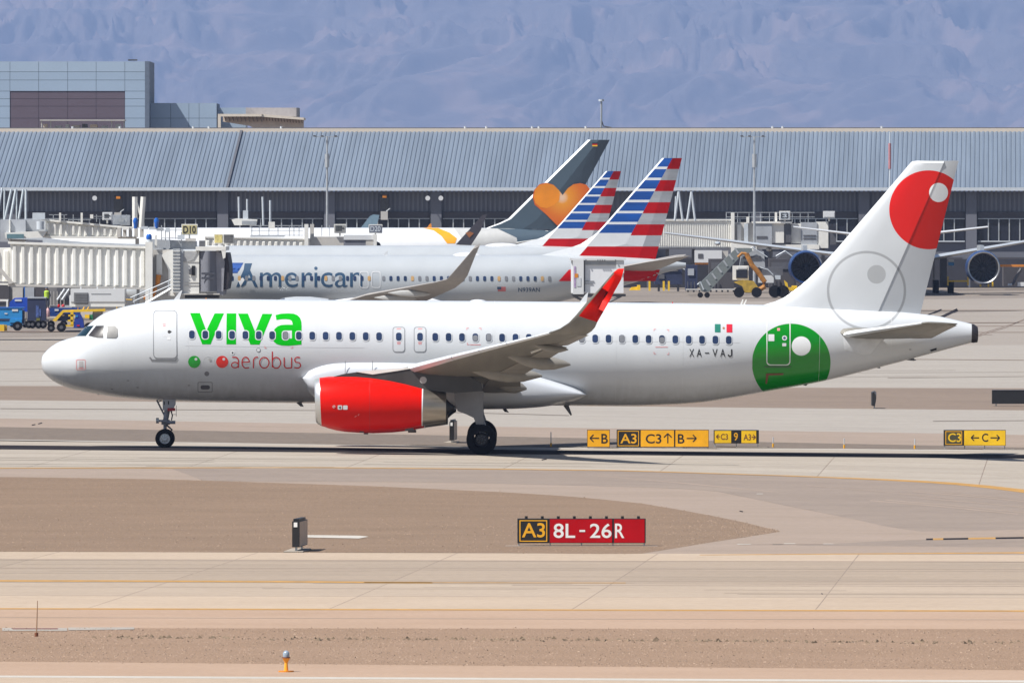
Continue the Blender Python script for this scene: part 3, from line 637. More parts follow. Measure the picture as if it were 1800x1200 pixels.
def striped_jet(px_tail_le, py_top, s, L, crown_py, z0off, label, detail):
    Y = 17520/s-400; k = s/24.9
    Xn = (px_tail_le-900)/s-(37.83+(L-39.5)); root = empty('parked_jet', (Xn, Y, z0off), label, 'airplane', 'silver jets with striped tails parked at the gates')
    F = Fus(root, keys737(L, 1.35, 4.05, 1.88)); F.body('fuselage', silver)
    tx = lambda x: px_tail_le+(x-1164)*k; ty = lambda y: py_top+(y-278)*k
    LE = lambda y: float(np.interp(y, [278, 407, 427, 438, 449.5, 456], [1164, 1052, 1026, 995, 947, 940])); TE = lambda y: 1198.7-(y-278)*46.2/176
    SP = lambda y: 1182-(y-278)*73.4/135; HG = lambda y: max(SP(y)+1, 1186-(y-278)*63/173)
    XA = lambda y: max(LE(y)+3.5, 1167.5-(y-278)*118.5/135) if y < 432 else (1032-(y-434)*16/18)
    rows = []; cells = []; P_ = 19.4
    for q in range(9):
        y = 278+P_*q
        for yy, kind in ((y, 'a'), (y+P_*.78, 'b')):
            rows.append((ty(yy), [tx(v) for v in (LE(yy), XA(yy), SP(yy) if yy < 430 else (XA(yy)+HG(yy))/2, HG(yy), TE(yy))]))
            if q < 7: cells.append([0, 1 if kind == 'a' else 0, 2 if q % 2 == 0 else 3, 2 if q % 2 == 0 else 3])
            elif q == 7: cells.append([0, 0, 0, 3])
            else: cells.append([0, 2, 2, 2])
    yy = 458; rows.append((ty(yy), [tx(v) for v in (LE(yy), XA(yy), (XA(yy)+HG(yy))/2, HG(yy), TE(yy))]))
    finpanel('tail_fin', rows, [mat('stripe_white', (.60, .62, .64), .4, var=.03), blue_p, red_p, mat('stripe_silver', (.40, .42, .45), .35, .1, var=.15, scale=.8, stretch=(.5, 1, 4))], cells, root, F, (.03, .2, .24, .18, .02))
    xt = L-39.5
    for sg in (-1, 1):
        if detail:
            pts = [(2, (560, 545), (738, 545), .55), (6, (642, 519), (745, 531), .45), (14.5, (765, 496), (800, 506), .2), (16.2, (785, 491), (814, 495), .16), (16.8, (795, 480), (822, 484), .12), (17.6, (832, 437), (842, 433), .05)]
            st = [(F.at(*a, -y), F.at(*b, -y), t) for y, a, b, t in pts]
            for a, b, t in st: a.y *= -sg; b.y *= -sg
            wing('wing', mat('wing_shade_grey', (.30, .28, .26), .5, var=.1), st, root)
            for yy, xx in ((8, 17.6), (11, 18.6)): MB().loft([[(xx+u*3., sg*yy+h*.2*math.cos(a*.785), 2.25+(yy-6)*.12+h*.26*math.sin(a*.785)-u*.1) for a in range(8)] for u, h in ((0, .05), (.3, .8), (.6, 1), (.85, .6), (1, .05))]).build('flap_fairing', grey_paint, root, True, True)
            engine(root, 11.0, sg*4.83, 1.5, 1.03, 4.2, silver, metal, hot_metal)
            wheelset(root, 19.4, sg*2.86, .56, .4, -z0off, 2.)
        else:
            st = [((14+xt*.5, sg*1.9, 2.6), (21+xt*.5, sg*1.9, 2.3), .5), ((21.5+xt*.5, sg*16.4, 3.9), (23+xt*.5, sg*16.4, 3.9), .15)]; wing('wing', grey_paint, st, root)
            wheelset(root, 19.4+xt*.5, sg*2.86, .56, .4, -z0off, 2.)
        if detail:
            st = [(F.at(1082, 471, -1), F.at(1150, 476, -1), .3), (F.at(1133, 461.5, -3.8), F.at(1176, 466, -3.8), .2), (F.at(1187, 452.5, -7), F.at(1213, 449.5, -7), .07)]
            for a, b, t in st: a.y *= -sg; b.y *= -sg
        else: st = [((35+xt, sg*.6, 4.5), (38.3+xt, sg*.6, 4.5), .3), ((38.6+xt, sg*7, 5.3), (39.9+xt, sg*7, 5.3), .08)]
        wing('tailplane', mat('wing_shade_grey', (.30, .28, .26), .5, var=.1), st, root)
    wheelset(root, 4.2, 0, .34, .2, -z0off, 2., twin=.2)
    return root, F
# striped jet nearest the gate (lettered), and the one behind it
aa, FA = striped_jet(1164, 278, 24.9, 39.5, 448, .45, 'silver jet lettered American in front of the terminal, nearest striped tail', True)
aa2, FA2 = striped_jet(1065, 301, 19.0, 45.5, 432, -.15, 'silver jet with striped tail mostly hidden behind the lettered one', False)
vs, fs = glyphs('American', -.002)
FA.skin('lettering', None, navy, tris=([(415+a*222, 505-b*39) for a, b in vs], fs), off=.012)
for a in range(2): FA.skin('cabin_stripe', [[(400-2*a, 462+8*a), (428-5*a, 462+8*a), (420-3*a, 476+4*a), (398, 476+4*a)]], blue_p, off=.012)
FA.skin('flight_mark', [[(430, 463), (443, 463), (432, 500), (424, 505)]], navy, off=.016)
FA.skin('flight_mark', [[(418, 492), (427, 488), (430, 492), (423, 503)]], white, off=.018)
amb = mat('amber_window', (.45, .28, .12), .3)
for i in range(46):
    x = 408+i*12.68
    if not (655 < x < 662 or x > 975):
        y = 489+(x-400)*.0015; FA.skin('window', [rrect(x-2.6, y-4.3, x+2.6, y+4.3, 1.6, 2)], [glass, glass, shade, amb][(i*7+i//3) % 4], off=.02)
for x in (640, 661): FA.skin('exit_outline', [rrect(x-8, 477, x+8, 506, 4, 3), rrect(x-6.8, 478.4, x+6.8, 504.6, 3.2, 3)], white, off=.02)
FA.skin('red_sash', [[(1000, 474), (1090, 474), (1160, 474), (1152, 494), (982, 494)]], red_p, off=.012)
FA.skin('registration', None, navy, tris=(lambda g: ([(911+a*38, 513-b*7.5) for a, b in g[0]], g[1]))(glyphs('N939AN', .01)), off=.012)
fl = FA.skin('flag_stripes', [[(875, 504), (889, 504), (889, 512), (875, 512)]], mat('flag_red', (.45, .12, .12), .5), off=.012)
FA.skin('flag_canton', [[(874, 504), (881, 504), (881, 508.5), (874, 508.5)]], navy, off=.016, parent=fl)
# white fairing at the wing root, radome and blade aerials
MB().loft([[(x, 2.0*h*math.cos(a*.2618), 2.0+.78*h*math.sin(a*.2618)) for a in range(24)] for x, h in ((13.2, .1), (13.8, .6), (14.8, .88), (16.5, 1.04), (19, 1.06), (21.5, .98), (23.5, .6), (24.4, .1))]).build('wing_fairing', white, aa, True, True)
def blob(parent, F, x0, x1, y0, y1, m, wy=.5, name='radome'):
    a = F.at(x0, y1, 0); b = F.at(x1, y0, 0); c = (a+b)/2; rx = (b.x-a.x)/2; rz = b.z-a.z
    return MB().loft([[(c.x-rx*math.cos(u*math.pi/8), wy*math.sin(u*math.pi/8)*math.cos(k*math.pi/8), a.z+rz*math.sin(u*math.pi/8)*math.sin(k*math.pi/8)) for k in range(16)] for u in range(9)]).build(name, m, parent, True, True)
def blade(parent, F, pts, m, t=.03, name='aerial'):
    P_ = [F.at(x, y, 0) for x, y in pts]; return MB().prism([(p.x, p.z) for p in P_], -t, t).build(name, m, parent, local=True)
blob(aa, FA, 793, 849, 443, 452, white); blade(aa, FA, [(671, 451), (680, 441), (682, 441), (680, 451)], white)
blob(aa2, FA2, 850, 915, 427, 434, white, .6)
# slate finned jet
Yc_ = 573.; s_c = 17520/(Yc_+400)
cj = empty('parked_jet', ((1030-900)/s_c-54.9, Yc_, .0), 'white jet with slate tail fin carrying an orange heart', 'airplane')
FC = Fus(cj, keys737(54.9, 1.55, 5.15, 2.5)); FC.body('fuselage', white)
LEc = lambda y: float(np.interp(y, [246, 385, 393, 398, 402], [1033, 893, 876, 862, 850])); TEc = lambda y: 1072-(y-246)*(1072-985)/160
rows = [(y, [LEc(y), LEc(y)+5, (LEc(y)+TEc(y))/2, TEc(y)-(TEc(y)-LEc(y))*.3, TEc(y)]) for y in (246, 265, 300, 340, 370, 385, 393, 398, 403)]
cs_f = mat('fin_slate_white', (.75, .76, .77), .4)
finpanel('tail_fin', rows, [cs_f, condor_grey], [[0, 1, 1, 1]]*9, cj, FC, (.04, .3, .36, .26, .03))
hm = bpy.data.materials.new('heart_print'); hm.use_nodes = True; n = hm.node_tree; tc = n.nodes.new('ShaderNodeNewGeometry'); cr = n.nodes.new('ShaderNodeValToRGB')
vm = n.nodes.new('ShaderNodeVectorMath'); vm.operation = 'DISTANCE'; hp = W(988, 347, Yc_); vm.inputs[1].default_value = hp; n.links.new(tc.outputs['Position'], vm.inputs[0])
mr = n.nodes.new('ShaderNodeMapRange'); mr.inputs[1].default_value = .2; mr.inputs[2].default_value = 3.2; n.links.new(vm.outputs['Value'], mr.inputs[0]); n.links.new(mr.outputs[0], cr.inputs[0])
cr.color_ramp.elements[0].color = (.70, .58, .48, 1); cr.color_ramp.elements[0].position = .0; cr.color_ramp.elements[1].color = (.52, .07, .0005, 1)
e_ = cr.color_ramp.elements.new(.18); e_.color = (.70, .26, .01, 1); e_ = cr.color_ramp.elements.new(.6); e_.color = (.60, .13, .001, 1); n.links.new(cr.outputs[0], n.nodes['Principled BSDF'].inputs['Base Color'])
hpts = [(989, 343), (998, 331), (1008, 324), (1020, 322), (1031, 325), (1037, 333), (1036, 345), (1026, 362), (1005, 385), (982, 399), (960, 377), (940, 360), (936, 346), (939, 334), (948, 324), (960, 321), (973, 325), (982, 334)]
vsP = [FC.at(x, y, 0) for x, y in hpts]
ht = MB().prism([(p.x, p.z) for p in vsP], -.375, -.365).build('heart_print', hm, cj, local=True)
FC2 = [(750, 400), (790, 400), (803, 418), (795, 432), (782, 432), (768, 410)]
FC.skin('orange_sash', [[(744, 401), (770, 401), (790, 409), (803, 419), (800, 428), (786, 428), (776, 415), (762, 405)]], mat('sash_orange', (.72, .30, .003), .4, var=.03), off=.02)
FC.skin('grey_tail_band', [[(798, 401), (850, 402), (905, 402), (912, 414), (905, 434), (806, 434), (812, 420)]], grey_paint, off=.02)
FC.skin('slate_tail_band', [[(875, 402.5), (985, 404), (980, 434), (912, 434), (908, 418)]], condor_grey, off=.03)
lob = [FC.at(x, y, 0) for x, y in [(984, 341), (975, 327), (962, 323), (949, 325), (941, 333), (938, 346), (941, 357), (950, 364), (961, 366), (973, 361), (983, 352)]]; MB().prism([(p.x, p.z) for p in lob], -.382, -.376).build('heart_lobe', mat('heart_yellow', (.70, .22, .001), .45, var=.3, scale=.35), ht, local=True)
p = FC.at(1041, 251, 0); fm = []
for i, m in enumerate((black_paint, red_p, yellow)): MB().box(p.x, -.39, p.z-.12*(i+1), p.x+.5, -.37, p.z-.12*i).build('tail_flag', m, cj, local=True)
for sg in (-1, 1):
    if sg < 0: st = [((24, -2.2, 3.), (32, -2.2, 2.6), .8), ((39.5, -21, 4.3), (42, -21, 4.3), .25)]
    else: st = [((24, 2.2, 3.), (32, 2.2, 2.6), .8), ((37.5-4, 22, 5.4), (40-4, 22, 5.4), .25)]
    wing('wing', grey_paint, st, cj); wheelset(cj, 27, sg*4.6, .6, .45, 0, 3, twin=.6)
    wing('tailplane', grey_paint, [((48, sg*1.4, 5.2), (52.5, sg*1.4, 5.2), .3), ((52, sg*8.5, 5.9), (54, sg*8.5, 5.9), .1)], cj)
mb = MB(); p = [FC.at(x, y, -21) for x, y in [(801, 430), (848, 378), (856, 377), (845, 405), (828, 431)]]; mb.prism([(q.x, q.z) for q in p], -21.1, -20.9); ow = mb.build('winglet', mat('winglet_dark', (.05, .045, .055), .5), cj, local=True)
mb = MB(); p = [FC.at(x, y, -21.2) for x, y in [(818, 409), (826, 407), (833, 410), (825, 418)]]; mb.prism([(q.x, q.z) for q in p], -21.14, -21.11).build('winglet_print', mat('dull_orange', (.28, .10, .03), .5), ow, local=True)
mb = MB(); p = [FC.at(x, y, 21) for x, y in [(633, 402), (650, 380), (656, 377), (667, 378), (661, 402)]]; mb.prism([(q.x, q.z) for q in p], 20.9, 21.1).build('winglet', mat('winglet_slate', (.16, .24, .30), .5), cj, local=True)
wheelset(cj, 6, 0, .45, .3, 0, 3, twin=.25); blade(cj, FC, [(750, 401), (756, 393), (758, 393), (759, 401)], orange)

# wide body seen from the front, behind the big white fin
wb = empty('parked_jet', (W(1572, 500, 604).x, 604, 0), 'wide jet facing the camera with blue edged engines, behind the white fin', 'airplane'); cx = wb.location.x; O = wb.location
zc = 5.1
MB().loft([[(cx+rr*math.cos(k*math.pi/16), y, z_+rr*math.sin(k*math.pi/16)) for k in range(32)] for y, rr, z_ in ((578, .2, 4.3), (578.6, .9, 4.4), (580, 1.6, 4.6), (583, 2.35, 4.9), (587, 2.85, zc), (600, 2.9, zc), (620, 2.9, zc), (628, 2.3, zc+.5), (640, .6, zc+1.6))]).build('fuselage', white, wb, True)
for pts, nm in (([((1530, 448), (1530, 462), 590, 602), ((1455, 442), (1455, 449), 596, 604), ((1300, 423), (1300, 429), 606, 611), ((1168, 408), (1168, 411), 613, 615)], 'wing'), ([((1610, 455), (1610, 467), 590, 602), ((1650, 447), (1650, 456), 594, 603), ((1800, 422.5), (1800, 428), 606, 611), ((1960, 398), (1960, 401), 614, 616)], 'wing'),
                ([((1560, 420), (1560, 424), 632, 637), ((1505, 410), (1505, 415), 634, 638), ((1395, 398), (1395, 400), 638, 640)], 'tailplane'), ([((1600, 418), (1600, 422), 632, 637), ((1655, 406), (1655, 411), 634, 638), ((1737, 397.5), (1737, 400.5), 638, 640)], 'tailplane')):
    rg = []
    for (a, b), (c, d), y0, y1 in pts:
        t = W(a, b, y0); u = W(c, d, y0); rg.append([(t.x, y0+.2, (t.z+u.z)/2), (t.x, y0+.25*(y1-y0), t.z), (t.x, y1, (t.z+u.z)/2+.1), (t.x, y0+.3*(y1-y0), u.z)])
    MB().loft(rg).build(nm, silver if nm == 'wing' else white, wb, True, ang=80)
for px, py in ((1262, 428), (1352, 438)): p = W(px, py, 605); MB().loft([[(p.x+r*math.cos(k*.785), y, p.z+r*.8*math.sin(k*.785)) for k in range(8)] for y, r in ((604, .03), (604.6, .26), (607, .3), (610, .05))]).build('flap_fairing', silver, wb, True)
blue_c = mat('cowl_blue', (.008, .035, .13), .35, var=.1)
for px, py in ((1417, 470.5), (1729, 470.5)):
    c = W(px, py, 585); r = 1.62
    mk = lambda pr, m, nm, pa: MB().loft(cap=nm in ('spinner', 'fan_disc'), rings=[[(c.x+rr*math.cos(k*math.pi/18), y, c.z+rr*math.sin(k*math.pi/18)) for k in range(36)] for y, rr in pr]).build(nm, m, pa, True)
    en = mk([(585.15, r*.98), (586, r*1.05), (588, r*1.05), (591, r*.85)], blue_c, 'engine', wb)
    mk([(585.5, r*.86), (585., r*.9), (584.95, r*.95), (585.2, r*.985)], metal if px > 1500 else blue_c, 'inlet_lip', en)
    mk([(587.2, r*.85), (587.25, .01)], black_paint, 'fan_disc', en)
    for k in range(18):
        a = k*math.pi/9; MB().add([(c.x+.3*math.cos(a), 587.1, c.z+.3*math.sin(a)), (c.x+r*.84*math.cos(a+.1), 587.0, c.z+r*.84*math.sin(a+.1)), (c.x+r*.84*math.cos(a+.27), 587.15, c.z+r*.84*math.sin(a+.27)), (c.x+.3*math.cos(a+.25), 587.15, c.z+.3*math.sin(a+.25))], [(0, 1, 2, 3)]).build('fan_blade', darkgrey, en)
    mk([(586.3, .02), (586.7, .28), (587.1, .42)], darkgrey, 'spinner', en)
    MB().box(c.x-.2, 588, c.z+r*.9, c.x+.2, 595, c.z+r*1.35).build('pylon', silver, en)
for dx, lab in ((-3.9, 0), (4.9, 1)):
    g = MB().box(cx+dx-.35, 603, .6, cx+dx+.35, 603.7, 3.6).build('landing_gear_leg', darkgrey, wb)
    for ddx in (-.75, .75):
        for dy in (0, 1.4): MB().cyl((603-.2+dy, .66), .66, cx+dx+ddx-.27, cx+dx+ddx+.27, 20, axis='x').build('wheel', tyre, g)
    MB().box(cx+dx+(.9 if dx < 0 else -1.), 602.9, 1.4, cx+dx+(1. if dx < 0 else -.9), 604.5, 3.4).build('gear_door', darkgrey, g)
# ------------------------------------------------------------------ the airliner in front
TH = math.atan(.0127); RO = -math.radians(1.75)
XN = (70-900)/43.8
hero = empty('airliner', (XN, 0, hgt(XN, 0)), 'white and green airliner with red engine and sharklets taxiing left', 'airplane', rot=(RO, TH, 0))
class PX(Fus):
    """measures the outline of the fuselage in the plane of symmetry"""
hero_f = PX(hero, [(0, 3, 2.9, .02), (37.5, 3, 2.9, .1)])
def lz(px, py): p = hero_f.at(px, py, 0); return p.x, p.z
TOPP = [(70.2, 637), (71.2, 628), (76.5, 619.5), (87, 609.5), (102, 600.5), (120, 594.4), (132, 591), (141, 582.5), (151, 573.0), (165, 561), (180, 551), (195, 545), (214, 539.3), (236, 534.5), (262, 530.3), (290, 526.8), (330, 525.6), (420, 525.8), (620, 527.6), (1000, 530.5), (1200, 533), (1330, 535.5), (1440, 541), (1560, 547), (1623, 552.5), (1657, 557.5), (1682, 563.5), (1705, 569)]
BOTP = [(70.2, 638), (71.5, 648), (75.5, 655.5), (83, 663), (93, 670.5), (105, 676.5), (126, 684), (165, 691.7), (195, 696.5), (240, 701), (290, 704), (373, 706.2), (520, 707.5), (760, 709.5), (1000, 712.7), (1095, 713.2), (1158, 711.5), (1222, 707.7), (1285, 698.5), (1342, 688.2), (1440, 670.5), (1540, 646), (1590, 633), (1640, 619.5), (1705, 602)]
HWX = [(0, .02), (.3, .55), (1, 1.0), (2, 1.40), (3, 1.66), (4.5, 1.87), (6, 1.955), (7.5, 1.975), (22.5, 1.975), (25.5, 1.90), (29, 1.58), (32, 1.14), (35, .68), (37.3, .36)]
Tk = [lz(*p) for p in TOPP]; Bk = [lz(*p) for p in BOTP]
zn = (Tk[0][1]+Bk[0][1])/2; xn_ = min(min(a for a, b in Tk), min(a for a, b in Bk))
Tk = [(0., zn)]+[(a-xn_+.015, b) for a, b in Tk]; Bk = [(0., zn)]+[(a-xn_+.015, b) for a, b in Bk]
def mono(k):
    o = [k[0]]
    for a, b in k[1:]:
        if a > o[-1][0]+.004: o.append((a, b))
    return o
sq = lambda k: [(math.sqrt(max(0, a)), b) for a, b in mono(k)]
FH = Fus(hero, [(0, 3, 2.9, .02), (Tk[-1][0], 3, 2.9, .1)]); FH.T = sq(Tk); FH.B = sq(Bk); FH.H = sq(HWX); FH.L = Tk[-1][0]
# livery: the three discs are print on the skin
liv = bpy.data.materials.new('airliner_livery'); liv.use_nodes = True; n = liv.node_tree; N = n.nodes.new; L_ = n.links; bs = n.nodes['Principled BSDF']
bs.inputs['Roughness'].default_value = .27; bs.inputs['Coat Weight'].default_value = .12; bs.inputs['Coat Roughness'].default_value = .12
tc = N('ShaderNodeTexCoord'); sp = N('ShaderNodeSeparateXYZ'); L_.new(tc.outputs['Object'], sp.inputs[0])
cmb = N('ShaderNodeCombineXYZ'); L_.new(sp.outputs[0], cmb.inputs[0]); L_.new(sp.outputs[2], cmb.inputs[2])
def disc(px, py, r, onfin):
    p = FH.at(px, py, 0) if onfin else FH.sk(px, py); v = N('ShaderNodeVectorMath'); v.operation = 'DISTANCE'; v.inputs[1].default_value = (p.x, 0, p.z); L_.new(cmb.outputs[0], v.inputs[0])
    m = N('ShaderNodeMath'); m.operation = 'LESS_THAN'; m.inputs[1].default_value = r/43.9; L_.new(v.outputs['Value'], m.inputs[0]); return m.outputs[0]
def over(base, mask, col):
    m = N('ShaderNodeMix'); m.data_type = 'RGBA'; L_.new(mask, m.inputs[0])
    if isinstance(base, tuple): m.inputs[6].default_value = (*base, 1)
    else: L_.new(base, m.inputs[6])
    m.inputs[7].default_value = (*col, 1); return m.outputs[2]
def sub(a, b):
    m = N('ShaderNodeMath'); m.operation = 'SUBTRACT'; m.use_clamp = True; L_.new(a, m.inputs[0]); L_.new(b, m.inputs[1]); return m.outputs[0]
nz = N('ShaderNodeTexNoise'); nz.inputs['Scale'].default_value = .7; nz.inputs['Detail'].default_value = 6; L_.new(tc.outputs['Object'], nz.inputs['Vector'])
mm = N('ShaderNodeMapRange'); mm.inputs[1].default_value = .3; mm.inputs[2].default_value = .7; mm.inputs[3].default_value = .93; mm.inputs[4].default_value = 1.0; L_.new(nz.outputs[0], mm.inputs[0])
c = (.545, .565, .585)
c = over(c, sub(disc(1523, 511, 70, True), disc(1523, 511, 65.6, True)), (.34, .35, .36))
c = over(c, disc(1540.4, 482.4, 16.4, True), (.38, .39, .40))
c = over(c, disc(1632, 369, 69.4, True), (.60, .006, .001)); c = over(c, disc(1649.7, 338.6, 16.8, True), (.79, .80, .80))
c = over(c, disc(1391, 638, 69.4, False), (.0, .22, .005)); c = over(c, disc(1408.5, 608, 16.8, False), (.79, .80, .80))
mx = N('ShaderNodeMix'); mx.data_type = 'RGBA'; mx.blend_type = 'MULTIPLY'; mx.inputs[0].default_value = 1; L_.new(c, mx.inputs[6]); L_.new(mm.outputs[0], mx.inputs[7]); 
# run-off streaks below the window line and darker towards the belly
mp2 = N('ShaderNodeMapping'); mp2.inputs['Scale'].default_value = (2.2, 1, .22); L_.new(tc.outputs['Object'], mp2.inputs[0]); n3 = N('ShaderNodeTexNoise'); n3.inputs['Scale'].default_value = 1.6; n3.inputs['Detail'].default_value = 7; n3.inputs['Roughness'].default_value = .7; L_.new(mp2.outputs[0], n3.inputs['Vector'])
zr = N('ShaderNodeMapRange'); zr.inputs[1].default_value = 3.3; zr.inputs[2].default_value = 1.9; zr.inputs[3].default_value = .0; zr.inputs[4].default_value = .34; L_.new(sp.outputs[2], zr.inputs[0])
sr = N('ShaderNodeMapRange'); sr.inputs[1].default_value = .40; sr.inputs[2].default_value = .62; L_.new(n3.outputs[0], sr.inputs[0])
ml = N('ShaderNodeMath'); ml.operation = 'MULTIPLY'; L_.new(zr.outputs[0], ml.inputs[0]); L_.new(sr.outputs[0], ml.inputs[1])
mg = N('ShaderNodeMix'); mg.data_type = 'RGBA'; mg.blend_type = 'MULTIPLY'; mg.inputs[7].default_value = (.62, .58, .53, 1); L_.new(ml.outputs[0], mg.inputs[0]); L_.new(mx.outputs[2], mg.inputs[6]); L_.new(mg.outputs[2], bs.inputs['Base Color'])
FH.body('fuselage', liv, 190, 72)
# tail cone end
t, b, h = FH.sec(FH.L); xL = FH.L
MB().loft([[(x, k_*h*math.cos(a*.3), (t+b)/2+dz+(t-b)/2*k_*math.sin(a*.3)) for a in [2*math.pi/.3*i/24 for i in range(24)]] for x, k_, dz in ((xL-.02, 1.005, 0), (xL+.1, .99, -.01), (xL+.25, .82, -.05), (xL+.27, .5, -.06))]).build('exhaust_cone', mat('apu_metal', (.05, .045, .05), .5, .6), hero, True, True)
for x_, nm in ((108.5, 'radome_seam'), (214, 'skin_seam'), (330, 'skin_seam'), (455, 'skin_seam'), (560, 'skin_seam'), (868, 'skin_seam'), (1083, 'skin_seam'), (1200, 'skin_seam'), (1322, 'skin_seam'), (1440, 'skin_seam'), (1564.5, 'skin_seam')):
    p = FH.sk(x_, 640); r0 = FH.ring(p.x, 60); r1 = FH.ring(p.x+(.02 if x_ in (108.5, 1564.5) else .009), 60); up = lambda r: [(x, y*1.002, z+(z-3)*.001) for x, y, z in r]
    MB().loft([up(r0), up(r1)], cap=False).build(nm, mat('seam_grey', (.55, .56, .57), .5), hero, True, True)
# faint lap seams along the flank
for a, b, c_ in ((120, 340, 651), (1000, 1300, 601), (325, 640, 610)):
    FH.skin('skin_seam', [[(a, c_-3), (b, c_+(b-a)*.012-3), (b, c_+(b-a)*.012-2.2), (a, c_-2.2)]], MATS['seam_grey'], off=.004)
# cockpit glazing
ckp = mat('cockpit_frame', (.10, .11, .12), .4)
for outl, m in (([(133, 591.3), (150.5, 573.6), (165.3, 572), (151, 590.8)], mat('windscreen', (.007, .022, .032), .25, var=.3, scale=1.5, spec=.2)), ([(154.8, 590), (168.8, 572.3), (183, 571.8), (181.8, 594), (171, 594), (163.5, 592.3)], mat('cockpit_glass', (.022, .02, .022), .3, var=.5, scale=3, spec=.25)),
                ([(188, 572.3), (202.5, 571.8), (207.8, 577.5), (207.5, 592), (204, 595), (187.5, 594.8)], mat('cockpit_shade', (.12, .12, .118), .5, var=.4, scale=1.6))):
    cx_ = sum(p[0] for p in outl)/len(outl); cy_ = sum(p[1] for p in outl)/len(outl)
    f_ = FH.skin('cockpit_window', [outl], ckp, off=.006, grid=.08)
    FH.skin('pane', [[(cx_+(x-cx_)*.93, cy_+(y-cy_)*.93) for x, y in outl]], m, off=.012, parent=f_, grid=.08)
# cabin windows
row = lambda x: 588+(x-337.5)*.01012
wx = [337.3+23.5*i for i in range(15)]+[701, 738.3]+[765+23.5*i for i in range(9)]+[976, 999.5]+[1022.7+23.47*i for i in range(12)]
sh = {7, 20, 21, 28, 31, 34, 40}
for i, x in enumerate(wx):
    y = row(x); w_, h_ = (5.6, 7.7)
    f_ = FH.skin('window', [rrect(x-w_-.9, y-h_-.9, x+w_+.9, y+h_+.9, 5, 4)], rim, off=.014)
    FH.skin('pane', [rrect(x-w_+.6, y-h_+.7, x+w_-.6, y+h_-.7, 4, 4)], glass, off=.019, parent=f_)
    if i in sh: FH.skin('blind', [rrect(x-w_+1.4, y-h_+(1.2 if i % 2 else 4), x+w_-1.2, y+h_-1.3, 3, 3)], shade, off=.023, parent=f_)
# doors
def door(nm, x0, y0, x1, y1, r, lw=1.4, ln=None, extra=()):
    d = FH.skin(nm, [rrect(x0, y0, x1, y1, r)], liv, off=.008)
    FH.skin('door_frame', [rrect(x0, y0, x1, y1, r), rrect(x0+lw, y0+lw, x1-lw, y1-lw, r-lw*.6)], ln or line_grey, off=.0115, parent=d)
    for pts, m in extra: FH.skin('door_mark', [pts], m, off=.0135, parent=d)
    return d
pink = mat('pale_red_print', (.62, .25, .25), .5, var=.02); lgrey = mat('pale_grey_print', (.60, .61, .62), .5, var=.02)
d = door('door', 269.5, 545.5, 311.5, 630, 7, 1.2, None, [(rrect(285.5, 569, 291.5, 570.6, .5, 1), pink), (rrect(286.5, 572, 291, 573.5, .5, 1), pink), (circ(297.5, 583.2, 2.8), black_paint), (circ(300.4, 583, 1.2), black_paint), (rrect(286, 589.5, 299, 591, .5, 1), lgrey), (rrect(294, 592, 300, 597, .5, 1), lgrey)])
FH.skin('door_sill', [[(262, 628), (264.5, 627.2), (268, 631.5), (307, 632.4), (311.5, 628.2), (313, 629.5), (309, 635), (266, 634.2)]], mat('sill_grey', (.2, .205, .215), .5), off=.01, parent=d)
for x in (701, 738.3): 
    d = door('emergency_exit', x-10.8, 574.5, x+10.8, 618.7, 5, 1.0, None, [(rrect(x-4, 577, x+4, 578.6, .5, 1), pink), (rrect(x-3.5, 601, x+3.5, 602.6, .5, 1), pink), (rrect(x-3, 603.6, x+3, 605, .5, 1), pink)])
d = door('door', 1347, 555.8, 1389.3, 642, 7, 1.7, mat('door_edge_pale', (.62, .66, .62), .5), [(rrect(1350.5, 587.5, 1361, 599.5, .6, 1), lgrey), (circ(1379, 594, 4.4), lgrey), (circ(1379, 594, 2.4), navy), (rrect(1366, 576.5, 1371, 581.5, .5, 1), pink), (rrect(1375, 603, 1382, 608.5, .5, 1), lgrey)])
brn = mat('brown_mark', (.16, .05, .02), .6)
FH.skin('slide_mark', [[(1346.5, 656), (1377, 655.5), (1377, 658.5), (1351, 659.2), (1348, 674), (1345.5, 674)]], brn, off=.01)
FH.skin('door_step', [rrect(1344, 642.8, 1390, 646, 1)], mat('step_green', (.03, .12, .03), .5), off=.01, parent=d)
# large letters
LP = lambda pts: [(320+a/7.5, 530+b/7.5) for a, b in pts]
FH.skin('letter', [LP([(105, 152), (235, 152), (320, 385), (430, 156), (553, 156), (375, 562), (266, 562)])], green)
FH.skin('letter', [LP([(588, 156), (715, 156), (711, 562), (585, 562)])], green)
FH.skin('letter', [LP([(738, 159), (868, 159), (964, 400), (1060, 162), (1190, 163), (1020, 565), (900, 565)])], green)
FH.skin('letter', [LP([(1232, 178), (1310, 160), (1400, 156), (1470, 160), (1520, 180), (1555, 215), (1572, 260), (1576, 320), (1574, 565), (1500, 573), (1400, 581), (1310, 577), (1245, 558), (1208, 525), (1192, 470), (1198, 415), (1222, 360), (1262, 325), (1310, 309), (1370, 305), (1458, 305), (1455, 280), (1444, 252), (1415, 236), (1360, 231), (1300, 234), (1245, 244)]),
               LP([(1448, 378), (1365, 378), (1332, 390), (1314, 415), (1311, 445), (1320, 470), (1345, 486), (1448, 486)])], green)
for cx_, m in ((341.5, mat('disc_green', (.0, .32, .02), .3)), (390.5, mat('disc_red', (.70, .02, .012), .3))):
    dd = FH.skin('disc', [circ(cx_, 635.8, 10.7)], m); FH.skin('disc_spot', [circ(cx_+2.9, 631, 2.5, 12)], white, off=.012, parent=dd)
dd = FH.skin('disc_ring', [circ(366.3, 635.8, 10.7), circ(366.3, 635.8, 10.0)[::-1]], mat('faint_ring', (.60, .61, .62), .4)); FH.skin('disc_spot', [circ(368.9, 631.5, 2.4, 12)], grey_paint, off=.01, parent=dd)
